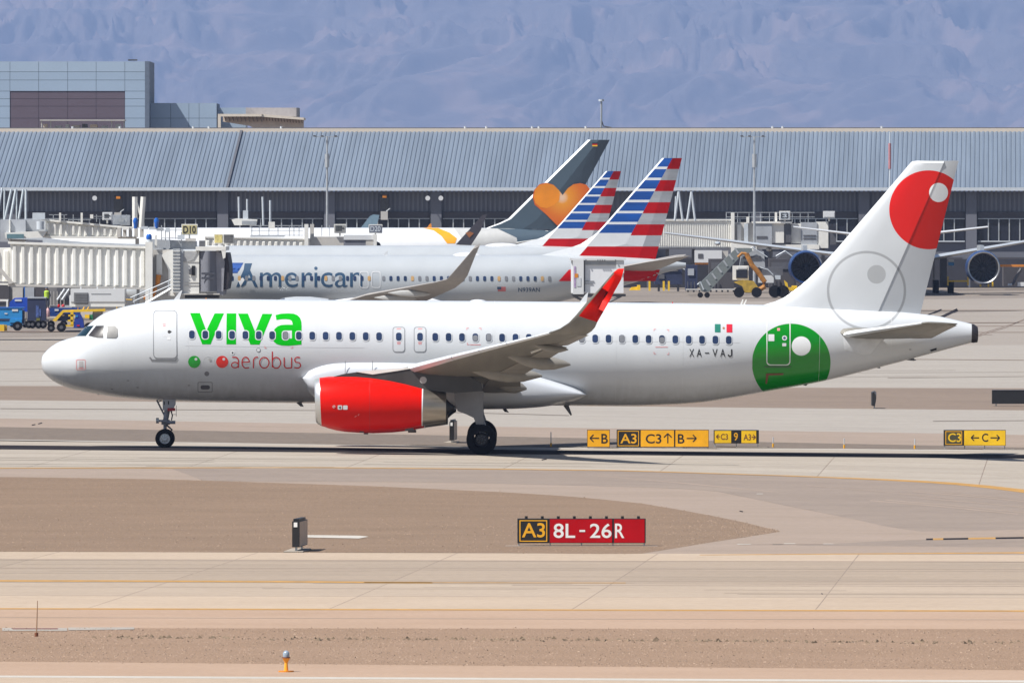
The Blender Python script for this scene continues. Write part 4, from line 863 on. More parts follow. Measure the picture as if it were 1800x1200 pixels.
def word(txt, x0, y0, x1, y1, m, off_=.0, nm='lettering', parent=None):
    vs, fs = glyphs(txt, off_); return FH.skin(nm, None, m, tris=([(x0+a*(x1-x0), y1-b*(y1-y0)) for a, b in vs], fs), off=.009, parent=parent)
def strokes(nm, paths, wpx, m):
    """thin round lettering drawn as bands of even width"""
    pts = []; fs = []
    for P_ in paths:
        n0 = len(pts)
        for i, (x, y) in enumerate(P_):
            a = P_[max(0, i-1)]; b = P_[min(len(P_)-1, i+1)]; dx, dy = b[0]-a[0], b[1]-a[1]; l = math.hypot(dx, dy) or 1
            pts += [(x-dy/l*wpx/2, y+dx/l*wpx/2), (x+dy/l*wpx/2, y-dx/l*wpx/2)]
        for i in range(len(P_)-1): fs.append((n0+2*i, n0+2*i+1, n0+2*i+3, n0+2*i+2))
    return FH.skin(nm, None, m, tris=(pts, fs), off=.009)
arc = lambda cx, cy, rx, ry, a0, a1, n=12: [(cx+rx*math.cos(math.radians(a0+(a1-a0)*i/n)), cy-ry*math.sin(math.radians(a0+(a1-a0)*i/n))) for i in range(n+1)]
for paths in ([[(408, 627.6)]+arc(413, 633.5, 6, 6, 100, 0, 8)+[(419, 646.3)], arc(413, 641.3, 6, 4.8, 25, 335, 16)],                      # a
              [[(425.2, 636.6), (438.2, 636.0)]+arc(431.8, 636.5, 6.4, 9.0, 4, 178, 12)+arc(432.5, 637.5, 7.1, 9.0, 180, 285, 9)+[(438.2, 645.6)]],   # e
              [[(445.4, 647), (445.4, 634)]+arc(451.5, 634, 6, 6.6, 170, 95, 6)+[(453.6, 627.6)]],                                       # r
              [arc(464.6, 637.2, 8.2, 9.4, 0, 360, 24)],                                                                               # o
              [[(478.6, 617.5), (478.6, 645.5)], arc(485.6, 637.4, 7.6, 9.5, 152, -150, 22)],                                              # b
              [[(499.5, 628), (499.5, 640)]+arc(505, 640.6, 5.5, 6.2, 180, 275, 8)+[(512.6, 645.9)], [(512.6, 628), (512.6, 647)]],         # u
              [[(527.6, 628.4)]+arc(523, 632.4, 5, 4.8, 80, 235, 9)+arc(523.0, 641.6, 5.4, 5.0, 65, -95, 11)+[(517.2, 645.6)]]):            # s
    strokes('letter', paths, 1.9, letter_red)
for ch, x0_, w_ in (('X', 1211.6, 8.6), ('A', 1224.5, 9), ('-', 1239, 7.5), ('V', 1252.3, 9), ('A', 1266, 9), ('J', 1280.5, 6.5)):
    if ch == '-': FH.skin('registration_mark', [rrect(x0_, 619.4, x0_+w_, 621.2, .3, 1)], black_paint)
    elif ch == 'J': strokes('registration_mark', [[(1280.3, 623)]+arc(1283.2, 623, 2.9, 3.2, 180, 360, 8)+[(1286.1, 613.6)]], 2.4, black_paint)
    else: word(ch, x0_, 613.2, x0_+w_, 627, black_paint, .006, 'registration_mark')
FH.skin('flag_green_bar', [[(1256.5, 569.5), (1266.5, 569.6), (1266.5, 584), (1256.5, 583.9)]], mat('flag_green', (.01, .17, .12), .4))
FH.skin('flag_red_bar', [[(1277, 569.7), (1287.3, 569.8), (1287.3, 584.2), (1277, 584.1)]], mat('flag_crimson', (.55, .01, .03), .4))
FH.skin('flag_emblem', [circ(1272, 576.5, 2, 10)], mat('emblem_brown', (.35, .14, .05), .5))
# small print, ports and probes on the flank
for outl, m in ((rrect(134, 631.5, 150.5, 650, 2, 2), pink),): FH.skin('notice_frame', [outl, rrect(135, 632.5, 149.5, 649, 1.6, 2)[::-1]], m)
FH.skin('notice', [rrect(139, 634.5, 146, 645, .4, 1)], mat('notice_grey', (.38, .36, .36), .5)); FH.skin('notice', [rrect(138, 646, 147, 647.6, .4, 1)], pink)
pr = FH.skin('port', [circ(408.5, 619.8, 4)], lgrey); FH.skin('port_hole', [circ(408.8, 619.8, 1.5, 10)], black_paint, off=.012, parent=pr)
pr = FH.skin('port', [circ(454.3, 615, 3.9)], line_grey); FH.skin('port_hole', [circ(454.3, 615, 2.8, 12)], white, off=.012, parent=pr)
FH.skin('port', [circ(363.5, 656.5, 4.2)], mat('port_grey', (.2, .2, .21), .5))
pr = FH.skin('service_panel', [rrect(347.5, 671, 373.5, 689, 2, 2), rrect(348.5, 672, 372.5, 688, 1.6, 2)[::-1]], line_grey); FH.skin('drain_hatch', [rrect(352.5, 676.5, 369, 684, 3.5, 3)], mat('hatch_grey', (.12, .12, .13), .5), parent=pr)
for (a, b) in ((465, 612), (515, 612), (820, 576), (846, 576), (821, 606), (1149, 578), (1176, 579), (1149, 622), (1176, 623)):
    s_ = 1 if a in (465, 820, 821, 1149) else -1; u_ = 1 if b > 595 else -1
    FH.skin('cut_mark', [[(a, b), (a+4*s_, b), (a+4*s_, b-u_*.9), (a+.9*s_, b-u_*.9), (a+.9*s_, b-u_*4), (a, b-u_*4)]], pink)
FH.skin('notice', [rrect(826, 605.2, 845, 606.3, .3, 1)], pink); FH.skin('notice', [rrect(1152, 609.3, 1174, 610.4, .3, 1)], pink)
for a, b in ((197, 683.5), (225, 668.5), (242, 680.5), (332, 677), (1600, 614)): FH.skin('vent', [rrect(a-2, b-.8, a+2, b+.8, .5, 1)], mat('vent_grey', (.22, .22, .23), .6))
FH.skin('outflow_vent', [[(1635, 614.5), (1646, 611), (1646.5, 614.5), (1636, 617.5)]], black_paint)
# aerials on crown and belly
for pts, m in (([(305, 527), (317, 511.5), (320.5, 510), (315, 527.5)], white), ([(1019, 531), (1029, 517.5), (1034, 513.5), (1031, 531.5)], white), ([(1301, 536), (1305, 526), (1307, 526), (1304, 536)], cream), ([(1306, 536), (1311, 526.5), (1313, 526.5), (1309, 536)], cream),
               ([(519, 706), (530, 707), (534, 714.5), (528, 714)], darkgrey), ([(988, 710), (999, 710), (1005.5, 729), (1003, 730)], darkgrey), ([(881, 716), (889, 717), (895, 725), (887, 723.5)], black_paint),
               ([(1540, 645.5), (1546, 644), (1548, 647), (1543, 647)], darkgrey), ([(1590, 632.5), (1605, 629), (1611, 633), (1606, 634)], darkgrey), ([(1409, 676), (1421, 674), (1417, 678)], darkgrey), ([(170, 690.5), (174, 691), (173, 694.5)], darkgrey)):
    blade(hero, FH, pts, m)
blob(hero, FH, 825, 856, 526.3, 530.5, white, .4)
blade(hero, FH, [(361, 525.5), (362.3, 522.8), (363.6, 525.5)], orange, .05, 'beacon'); blade(hero, FH, [(1181, 533), (1182, 530), (1183.6, 533)], red_paint, .06, 'beacon')
# belly fairing
def fair():
    ks = [(531, 665, 664, 1.93, 3.2), (537, 651, 684, 2.08, 3.0), (548, 642, 697, 2.14, 3.2), (565, 635.5, 704, 2.19, 3.6), (590, 631.5, 711, 2.24, 4), (640, 630.5, 715, 2.27, 4.2), (760, 632.5, 718.5, 2.28, 4.2), (860, 638, 718.8, 2.28, 4), (905, 646, 718, 2.27, 3.6), (945, 656, 715.5, 2.24, 3.2), (980, 667.5, 711, 2.18, 2.9), (1010, 679, 705, 2.08, 2.6), (1024, 687, 700, 2.0, 2.4), (1031, 693, 695, 1.85, 2.2)]
    rg = []; xs = [531+500*(i/44) for i in range(45)]
    for x in xs:
        t_, b_, w_, e_ = (interp([(k[0], k[j]) for k in ks], x) for j in (1, 2, 3, 4)); T_ = FH.at(x, t_, -w_); B_ = FH.at(x, b_, -.5); zc_ = (T_.z+B_.z)/2; hz_ = (T_.z-B_.z)/2; r_ = []
        for k in range(48):
            a = 2*math.pi*k/48; ca, sa = math.cos(a), math.sin(a); r_.append((T_.x, w_*math.copysign(abs(ca)**(2/e_), ca), zc_+hz_*math.copysign(abs(sa)**(2/e_), sa)))
        rg.append(r_)
    return MB().loft(rg).build('belly_fairing', mat('fairing_white', (.52, .545, .58), .3, var=.02, scale=1., coat=.1), hero, True, True, ang=70)
bf = fair()
for x in (607, 655): a = FH.at(x, 634, -2.285); b = FH.at(x, 658, -2.285); MB().box(a.x-.012, -2.285, b.z, a.x+.012, -2.27, a.z).build('panel_seam', line_grey, bf, local=True)
for x0, y0, x1, y1 in ((943, 678, 957, 695),):
    a = FH.at(x0, y1, -2.2); b = FH.at(x1, y0, -2.2)
# wings and sharklets, mirrored
WST = [(1.5, (625, 676), (903, 688), .78), (2.2, (640, 671), (903, 684), .74), (4, (680, 661), (905, 673), .60), (5.75, (718, 649), (906, 661), .50), (6.6, (738, 644), (908, 657), .46), (9, (795, 628), (935, 641), .36), (11, (843, 616), (964, 623), .29), (13, (891, 604), (992, 606), .23), (15, (940, 592), (1018, 594), .18), (16, (966, 585), (1031, 588), .15)]
SST = [(16, (966, 585), (1031, 588), .15), (16.45, (984, 578), (1040, 582), .13), (16.75, (1000, 567), (1046, 575), .12), (16.95, (1013, 553), (1050, 566), .11), (17.1, (1030, 532.5), (1061, 547), .10), (17.3, (1056, 504), (1077, 518), .08), (17.5, (1078, 479), (1092, 491), .06), (17.55, (1086, 472.5), (1097, 472), .03)]
slat_m = mat('slat_metal', (.62, .64, .66), .33, .25, var=.05)
red_sh = mat('sharklet_red', (.60, .008, .002), .5, var=.08, spec=.1)
def mir(F, st, sg):
    o = []
    for y, a, b, t in st:
        A = F.at(*a, -y); B = F.at(*b, -y)
        if sg > 0: A.y = -A.y; B.y = -B.y
        o.append((A, B, t))
    return o
for sg in (-1, 1):
    W_ = mir(FH, WST, sg); wo = wing('wing', wing_grey, W_, hero)
    # bright slat skin on the leading edge, split as on the aircraft
    for i0, i1 in ((3, 5), (5, 6), (6, 7), (7, 8), (8, 9)):
        rg = []
        for q, (A, B, t) in enumerate((W_[i0], W_[i1])):
            A2 = A-(B-A)*.015; dx = (W_[i1][0]-W_[i0][0])*(.006 if q == 0 else -.006); full = section(A2+dx, B, t*1.13, Vector((.12, sg*-.12, 1)).normalized())
            rg.append([full[k] for k in (3, 2, 1, 0, 17, 16)])
        MB().loft(rg, cap=False, closed=False).build('slat', slat_m, wo, True, True)
    # flaps, aileron: panels trailing below the wing
    for i0, i1, nm, dr in ((1, 3, 'flap', .10), (4, 7, 'flap', .09), (7, 9, 'aileron', .02)):
        rg = []
        for q in range(i0, i1+1):
            A, B, t = W_[q]; ch = B-A; L0 = A+ch*.76+Vector((.05, 0, -t*.16-dr*.3)); T0 = B+Vector((ch.length*.035+.05, 0, -dr))
            if q == i0: L0 += (W_[q+1][0]-A)*.01; T0 += (W_[q+1][1]-B)*.01
            rg.append(section(L0, T0, t*.26, (0, 0, 1)))
        MB().loft(rg).build(nm, mat('flap_grey', (.23, .215, .19), .45, var=.1), wo, True, True, ang=50)
    for (p0, p1, y_, r_) in (((838, 646), (926, 683), 3.6, .34), ((800, 637), (953, 660.5), 7.1, .33), ((876, 616), (1003, 640.5), 10.6, .30), ((935, 604), (999, 614.5), 13.4, .15)):
        A = FH.at(*p0, -y_); B = FH.at(*p1, -y_); rg = []
        for u, k in ((0, .03), (.08, .3), (.2, .58), (.4, .92), (.6, 1.), (.78, .8), (.92, .42), (1, .12)):
            c_ = A+(B-A)*u; c_.z -= r_*.5*math.sin(math.pi*min(1, u*1.05)); rg.append([(c_.x, (c_.y+r_*.75*k*math.cos(a*.5236))*(-sg if sg > 0 else 1), c_.z+r_*k*math.sin(a*.5236)) for a in range(12)])
        MB().loft(rg).build('flap_track_fairing', MATS['flap_grey'], wo, True, True)
    for (p0, p1, y_) in (((878, 638.5), (907, 628), 8.), ((933, 619.5), (962, 608.5), 12.)):
        A = FH.at(*p0, -y_-.3); B = FH.at(*p1, -y_-.3); 
        if sg > 0: A.y = -A.y; B.y = -B.y
        MB().tube([A, B], .05, 6).build('hinge_arm', cream, wo, local=True)
    # sharklet: grey leading strip and root, red field
    S_ = mir(FH, SST, sg); sk_ = []; red = []
    mb = MB()
    R_ = []
    for i, (A, B, t) in enumerate(S_):
        a_, b_ = S_[max(0, i-1)], S_[min(len(S_)-1, i+1)]; sp_ = (b_[0]-a_[0])+(b_[1]-a_[1]); nn = (B-A).cross(sp_).normalized(); nn = nn if nn.y*-sg+nn.z > 0 else -nn
        R_.append(section(A, B, t, nn))
    n_ = len(R_[0]); fr_ = [0.]*n_
    for i in range(len(R_)-1):
        for k in range(n_):
            k2 = (k+1) % n_; ck = min(k, n_-k); ck2 = min(k2, n_-k2); isred = i >= 3 and min(ck, ck2) >= 3 if i < 6 else min(ck, ck2) >= 1
            mb.add([R_[i][k], R_[i][k2], R_[i+1][k2], R_[i+1][k]], [(0, 1, 2, 3)], 1 if isred else 0)
    mb.add(R_[-1], [tuple(range(n_))], 1)
    so_ = mb.build('sharklet', [wing_grey, red_sh], wo, True, True, ang=40)
    bm = bmesh.new(); bm.from_mesh(so_.data); bmesh.ops.remove_doubles(bm, verts=bm.verts, dist=1e-4); bm.to_mesh(so_.data); bm.free()
# engines: lip, cowl, nozzle, pylon
ETOP = [(553, 668), (556, 665.5), (562, 663.5), (578, 661.7), (598, 661), (625, 661.2), (650, 663.2), (684, 668), (713, 674), (742, 681.6)]
EBOT = [(555.5, 741), (559.5, 745.5), (565.5, 748.5), (583, 753.3), (600, 755.8), (627, 757.6), (650, 758.2), (684, 756.8), (713, 753.8), (741, 748.6)]
def eng(sg):
    yl = -5.75; et = [FH.at(*p, yl) for p in ETOP]; eb = [FH.at(*p, yl) for p in EBOT]; y0 = 5.75*sg
    def ring(t_, b_, k_=1.): c_ = (t_+b_)/2; r_ = (t_-b_).length/2*k_; d_ = (t_-b_)/2*k_; return [(c_.x+d_.x*math.sin(a), y0+r_*math.cos(a), c_.z+d_.z*math.sin(a)) for a in [2*math.pi*i/44 for i in range(44)]]
    rings = [ring(t_, b_) for t_, b_ in zip(et, eb)]
    e = MB().loft(rings[2:], cap=False).build('engine', red_paint, hero, True, True)
    inn = [ring(et[0]+Vector((.9, 0, 0)), eb[0]+Vector((.9, 0, 0)), .86), ring(et[0]+Vector((.12, 0, 0)), eb[0]+Vector((.12, 0, 0)), .88), ring(et[0], eb[0], .94)]
    MB().loft(inn+rings[:3], cap=False).build('inlet_lip', mat('lip_metal', (.58, .58, .57), .33, .75, var=.04), e, True, True)
    MB().loft([ring(et[0]+Vector((.9, 0, 0)), eb[0]+Vector((.9, 0, 0)), .86)]).build('fan_disc', black_paint, e, local=True)
    T1, B1 = et[-1], eb[-1]; T2 = FH.at(784, 689.5, yl); B2 = FH.at(784, 742.5, yl)
    MB().loft([ring(T1+Vector((-.02, 0, 0)), B1+Vector((-.02, 0, 0)), .995), ring((T1*2+T2)/3, (B1*2+B2)/3, 1.), ring(T2, B2, 1.), ring(T2+Vector((.01, 0, 0)), B2+Vector((.01, 0, 0)), .93), ring(T1+Vector((.2, 0, 0)), B1+Vector((.2, 0, 0)), .85)], cap=False).build('nozzle', hot_metal, e, True, True, ang=30)
    MB().loft([ring(T2, B2, .6), ring(T2+Vector((.15, 0, 0)), B2+Vector((.15, 0, 0)), .35), ring(T2+Vector((.35, 0, 0)), B2+Vector((.35, 0, 0)), .1)]).build('exhaust_plug', black_paint, e, True, True)
    MB().loft([ring(T1, B1, 1.004), ring(T1+Vector((.05, 0, 0)), B1+Vector((.05, 0, 0)), 1.004)], cap=False).build('cowl_band', slat_m, e, True, True)
    for x_ in (650.5,):
        i = 6; MB().loft([ring(et[i], eb[i], 1.002), ring(et[i]+Vector((.018, 0, 0)), eb[i]+Vector((.018, 0, 0)), 1.002)], cap=False).build('cowl_seam', mat('seam_red', (.40, .01, .006), .5), e, True, True)
    pts = [(586, 662), (605, 657), (630, 653.5), (660, 650.5), (700, 647.5), (735, 646), (800, 650), (846, 672), (850, 687), (800, 690.5), (772, 688), (742, 683.5), (700, 673), (650, 667), (610, 664)]
    P_ = [FH.at(x, y, yl) for x, y in pts]
    mb = MB(); mb.prism([(p.x, p.z) for p in P_], y0-.22, y0+.22); mb.build('pylon', mat('pylon_grey', (.055, .052, .05), .4, .2, var=.3, scale=1.2, stretch=(1, 1, .5)), e, local=True)
    pf = [(626, 653.5), (660, 650), (700, 647.3), (735, 645.5), (700, 651.5), (655, 658)]; P_ = [FH.at(x, y, yl) for x, y in pf]
    MB().prism([(p.x, p.z) for p in P_], y0-.25, y0+.25).build('pylon_cap', cream, e, local=True)
    p = FH.at(744, 668, yl); MB().cyl((p.x, p.z), .14, y0-.235, y0-.22, 18).build('pylon_port', grey_paint, e, local=True)
    if sg < 0:
        def esk(nm, outl, m, off=.012):
            bm = MB(); v = []
            for x, y in outl:
                q = FH.at(x, y, yl-1.0); t_ = interp([(a.x, a.z) for a in et], q.x); b_ = interp([(a.x, a.z) for a in eb], q.x)
                for _ in range(3): c_ = (t_+b_)/2; r_ = (t_-b_)/2; yy = -math.sqrt(max(0, r_*r_-(q.z-c_)**2))-off; q = FH.at(x, y, y0+yy)
                v.append((q.x, y0+yy, q.z))
            bm.add(v, [tuple(range(len(v)))]); return bm.build(nm, m, e, local=True)
        esk('notice', rrect(593.5, 712, 601.5, 719.5, 1, 1), white); esk('notice', rrect(603, 712.2, 611, 719.7, 1, 1), white); esk('notice', circ(587, 714.5, 2.4, 12), white); esk('notice', circ(587, 714.5, 1.4, 10), red_paint, .018)
        esk('notice_sign', [(595, 716), (599, 713.5), (599, 718.5)], black_paint, .018); esk('scratch', [(623, 732), (627, 730), (627, 731), (624, 733)], pink); esk('scratch', [(629, 729), (631, 727), (631.6, 728), (629.6, 731)], pink)
    for a, b in (((632, 757.5), (640, 760)), ((712, 754), (727, 757))):
        A = FH.at(*a, yl); B = FH.at(*b, yl); MB().box(A.x, y0-.06, B.z, B.x, y0+.06, A.z+.05).build('drain_mast', darkgrey, e, local=True)
eng(-1); eng(1)
# vertical tail with offset rudder
HN = lambda y: 1660-(y-284)*(1660-1549)/252.; TEf = lambda y: 1685-(y-284)*(1685-1618.5)/267.
LEf = lambda y: float(np.interp(y, [282.5, 284, 290, 325, 413, 440, 468, 492, 510, 522, 530, 536, 539], [1612, 1603, 1597.5, 1568, 1492, 1469, 1443, 1419, 1398, 1380, 1362, 1341, 1322]))
ys_ = [282.6, 284, 287, 292, 310, 340, 380, 413, 440, 460, 475, 490, 503, 514, 523, 530, 536, 540, 548]
rows = []
for y in ys_:
    a, h_ = LEf(y), HN(y); rows.append((y, [a, a+(h_-a)*.06, a+(h_-a)*.2, a+(h_-a)*.45, h_-.3]))
def slab_(nm, rows, th, m, yaw=0):
    rg = []
    for (y, xs_), k in zip(rows, [1 if r[0] > 284.5 else .5 for r in rows]):
        P_ = [FH.at(x, y, 0) for x in xs_]; tt = [t_*k*(.6+.4*min(1, (y-282)/150)) for t_ in th]
        rg.append([(p.x, -t_, p.z) for p, t_ in zip(P_, tt)]+[(p.x, t_, p.z) for p, t_ in list(zip(P_, tt))[::-1]])
    o = MB().loft(rg).build(nm, m, hero, True, True, ang=35); return o
slab_('tail_fin', rows, (.02, .12, .20, .25, .21), liv)
rr = []
for y in (282.6, 284, 300, 330, 360, 400, 440, 480, 510, 536.5, 545, 552): 
    rr.append((y, [HN(y)-1.2, HN(y)+(TEf(y)-HN(y))*.5, TEf(y)]))
ro = slab_('rudder', rr, (.19, .125, .015), liv)
A = FH.at(HN(284), 284, 0); Bq = FH.at(HN(536), 536, 0); axv = (A-Bq).normalized(); Rm = Matrix.Translation(Bq) @ Matrix.Rotation(math.radians(7), 4, axv) @ Matrix.Translation(-Bq)
for v in ro.data.vertices: v.co = Rm @ v.co
# tailplanes
for sg in (-1, 1):
    st = [(.5, (1470, 580), (1640, 590), .45), (1.1, (1482, 590), (1622, 597), .36), (3.2, (1537, 582), (1650, 584), .28), (5.9, (1605, 571.5), (1681, 571.5), .15), (6.15, (1622, 568.5), (1684, 569), .09)]
    st = [(1.0, (1474, 583), (1640, 594), .36), (1.3, (1484, 588.5), (1636, 593), .34), (3.2, (1540, 580), (1655, 583), .26), (5.9, (1620, 568.2), (1681, 570.5), .13), (6.15, (1630, 567), (1684, 568.5), .06)]
    S_ = mir(FH, st, sg); tp = wing('tailplane', wing_grey, S_, hero)
    rg = []
    for A, B, t_ in S_[1:4]: rg.append(section(A+(B-A)*.70+Vector((.03, 0, -.015)), B+Vector((.04, 0, -.03)), t_*.36, (0, 0, 1)))
    MB().loft(rg).build('elevator', MATS['flap_grey'], tp, True, True)
    rg = []
    for A, B, t_ in S_[1:4]: A2 = A-(B-A)*.012; full = section(A2, B, t_*1.12, (0, sg*-.1, 1)); rg.append([full[k] for k in (3, 2, 1, 0, 17, 16)])
    MB().loft(rg, cap=False, closed=False).build('leading_edge', slat_m, tp, True, True)
FH.skin('root_panel', [[(1481, 588), (1497, 578), (1540, 576), (1560, 585), (1530, 622), (1516, 623), (1484, 614)]], mat('root_panel_grey', (.60, .62, .64), .4), off=.012)
# landing gear; the legs reach the sloping ground
def gear_world(px, Y): return (px-900)*(Y+400)/FP
def wheel(pa, X, Y, r, w_, hub_m, hr):
    zg = hgt(X, Y)+r-.015; mb = MB()
    pr = [(-.5, .55), (-.5, .80), (-.42, .94), (-.25, 1.), (0, 1.005), (.25, 1.), (.42, .94), (.5, .8), (.5, .55)]
    mb.loft([[(X+r*k*math.cos(a*math.pi/20), Y+u*w_, zg+r*k*math.sin(a*math.pi/20)) for a in range(40)] for u, k in pr], cap=False)
    wv = MB_local(mb, 'wheel', tyre, pa)
    hb = MB().loft([[(X+r*k*math.cos(a*math.pi/16), Y+u*w_, zg+r*k*math.sin(a*math.pi/16)) for a in range(32)] for u, k in ((-.40, .01), (-.47, .12), (-.46, .18), (-.30, .20), (-.26, hr*.8), (-.36, hr*.92), (-.46, hr), (-.40, hr*1.03), (.4, hr), (.45, .1))])
    MB_local(hb, 'hub', hub_m, pa)
    for k in range(8):
        a = k*math.pi/4; b_ = MB().cyl((X+r*hr*.52*math.cos(a), zg+r*hr*.52*math.sin(a)), r*.05, Y-w_*.36, Y-w_*.24, 8); MB_local(b_, 'bolt', darkgrey, pa)
    return wv
Mh = FH.Mi
def MB_local(mb, nm, m, pa, smooth=True):
    mb.v = [tuple(Mh @ Vector(v)) for v in mb.v]; return mb.build(nm, m, pa, smooth, True)

hubm = mat('nose_hub', (.55, .56, .58), .35, .5, var=.1); hubd = mat('main_hub', (.035, .035, .04), .5, .3, var=.2)
XM = gear_world(846.5, -3.8)
for sg in (-1, 1):
    Yg = 3.8*sg
    P0 = FH.M @ Vector(((Mh @ Vector((XM, 0, 2))).x-.1, Yg, 2.9)); zax = hgt(XM, Yg)+.58
    leg = MB(); leg.tube([Vector((XM, Yg, zax)), Vector((XM-.02, Yg, 1.35)), Vector((P0.x+.0, Yg, P0.z))], [.07, .09, .15], 14); lg = MB_local(leg, 'landing_gear_leg', gear_grey, hero)
    ax = MB().tube([(XM, Yg-.62, zax), (XM, Yg+.62, zax)], .08, 12); MB_local(ax, 'axle', darkgrey, lg)
    tl = MB().tube([(XM+.02, Yg, 1.5), (XM+.14, Yg, 1.15), (XM+.1, Yg, .75)], .045, 8); MB_local(tl, 'torque_link', gear_grey, lg)
    sb = MB().tube([(P0.x+.05, Yg, 1.7), (P0.x+.1, Yg-sg*1.6, 2.5)], .07, 8); MB_local(sb, 'side_brace', gear_grey, lg)
    for dy in (-.46, .46): wheel(lg, XM, Yg+dy, .602, .42, hubd, .46)
    dp = [(797.5, 685), (848.5, 686), (850, 745.5), (837, 745.5), (832.5, 734), (820, 728), (804, 722), (799, 700)]
    Y_ = Yg+sg*.34; pp = [W(x, y, -4.1) for x, y in dp]; mb = MB().prism([(p.x, p.z+(0 if sg < 0 else -.02)) for p in pp], Y_-.03, Y_+.03); MB_local(mb, 'gear_door', mat('door_grey', (.27, .275, .30), .45, var=.08), lg, False)
XNs = gear_world(290, 0); zN = hgt(XNs, 0)
lg = MB(); lg.tube([(XNs, 0, zN+.38), (XNs+.0, 0, zN+.95)], .07, 12); lg.tube([(XNs, 0, zN+.95), (XNs+.08, 0, zN+1.45), (XNs+.13, 0, zN+2.1)], [.10, .12, .12], 12); ngl = MB_local(lg, 'nose_gear_leg', mat('nose_gear_grey', (.19, .20, .24), .45, .2, var=.2), hero)
ngm = MATS['nose_gear_grey']
for nm, mb, m in (('drag_brace', MB().tube([(XNs+.02, 0, zN+1.2), (XNs-.33, 0, zN+1.9)], .035, 8), ngm), ('brace_cross', MB().tube([(XNs-.3, 0, zN+1.82), (XNs-.02, 0, zN+1.95)], .025, 6), ngm),
                  ('axle', MB().tube([(XNs, -.3, zN+.38), (XNs, .3, zN+.38)], .06, 10), darkgrey), ('taxi_light', MB().cyl((0, zN+1.09), .11, XNs-.36, XNs-.26, 14, axis='x'), steel), ('taxi_light', MB().cyl((-.28, zN+1.09), .11, XNs-.34, XNs-.24, 14, axis='x'), steel),
                  ('light_bar', MB().box(XNs-.27, -.3, zN+1.04, XNs+.1, .02, zN+1.12), ngm), ('steering_collar', MB().cyl((XNs+.02, 0), .17, zN+.92, zN+1.12, 14, axis='z'), ngm), ('steering_actuator', MB().tube([(XNs+.02, -.2, zN+1.02), (XNs+.42, -.2, zN+1.02)], .07, 10), ngm),
                  ('torque_link', MB().tube([(XNs+.05, -.05, zN+.92), (XNs+.28, -.05, zN+.72), (XNs+.06, -.05, zN+.45)], .04, 8), darkgrey), ('downlock_pipe', MB().tube([(XNs+.2, -.14, zN+1.6), (XNs+.3, -.14, zN+1.3), (XNs+.26, -.14, zN+1.1)], .03, 6), darkgrey),
                  ('gear_door', MB().prism([(XNs-.08, zN+1.5), (XNs+.34, zN+1.55), (XNs+.44, zN+1.75), (XNs+.44, zN+2.1), (XNs-.09, zN+2.1)], -.36, -.33), gear_grey), ('red_tab', MB().box(XNs+.11, -.38, zN+1.48, XNs+.42, -.361, zN+1.60), mat('placard_red', (.35, .01, .02), .5)),
                  ('hatch_slot', MB().box(XNs-.04, -.37, zN+1.72, XNs+.0, -.361, zN+1.86), black_paint), ('hatch_slot', MB().box(XNs+.13, -.37, zN+1.74, XNs+.17, -.361, zN+1.88), black_paint), ('light_cage', MB().box(XNs+.28, -.3, zN+1.34, XNs+.30, -.28, zN+1.5).box(XNs+.45, -.3, zN+1.26, XNs+.47, -.28, zN+1.7).box(XNs+.28, -.3, zN+1.33, XNs+.47, -.28, zN+1.35), darkgrey)):
    MB_local(mb, nm, m, ngl, False)
for dy in (-.25, .25): wheel(ngl, XNs, dy, .385, .21, hubm, .60)
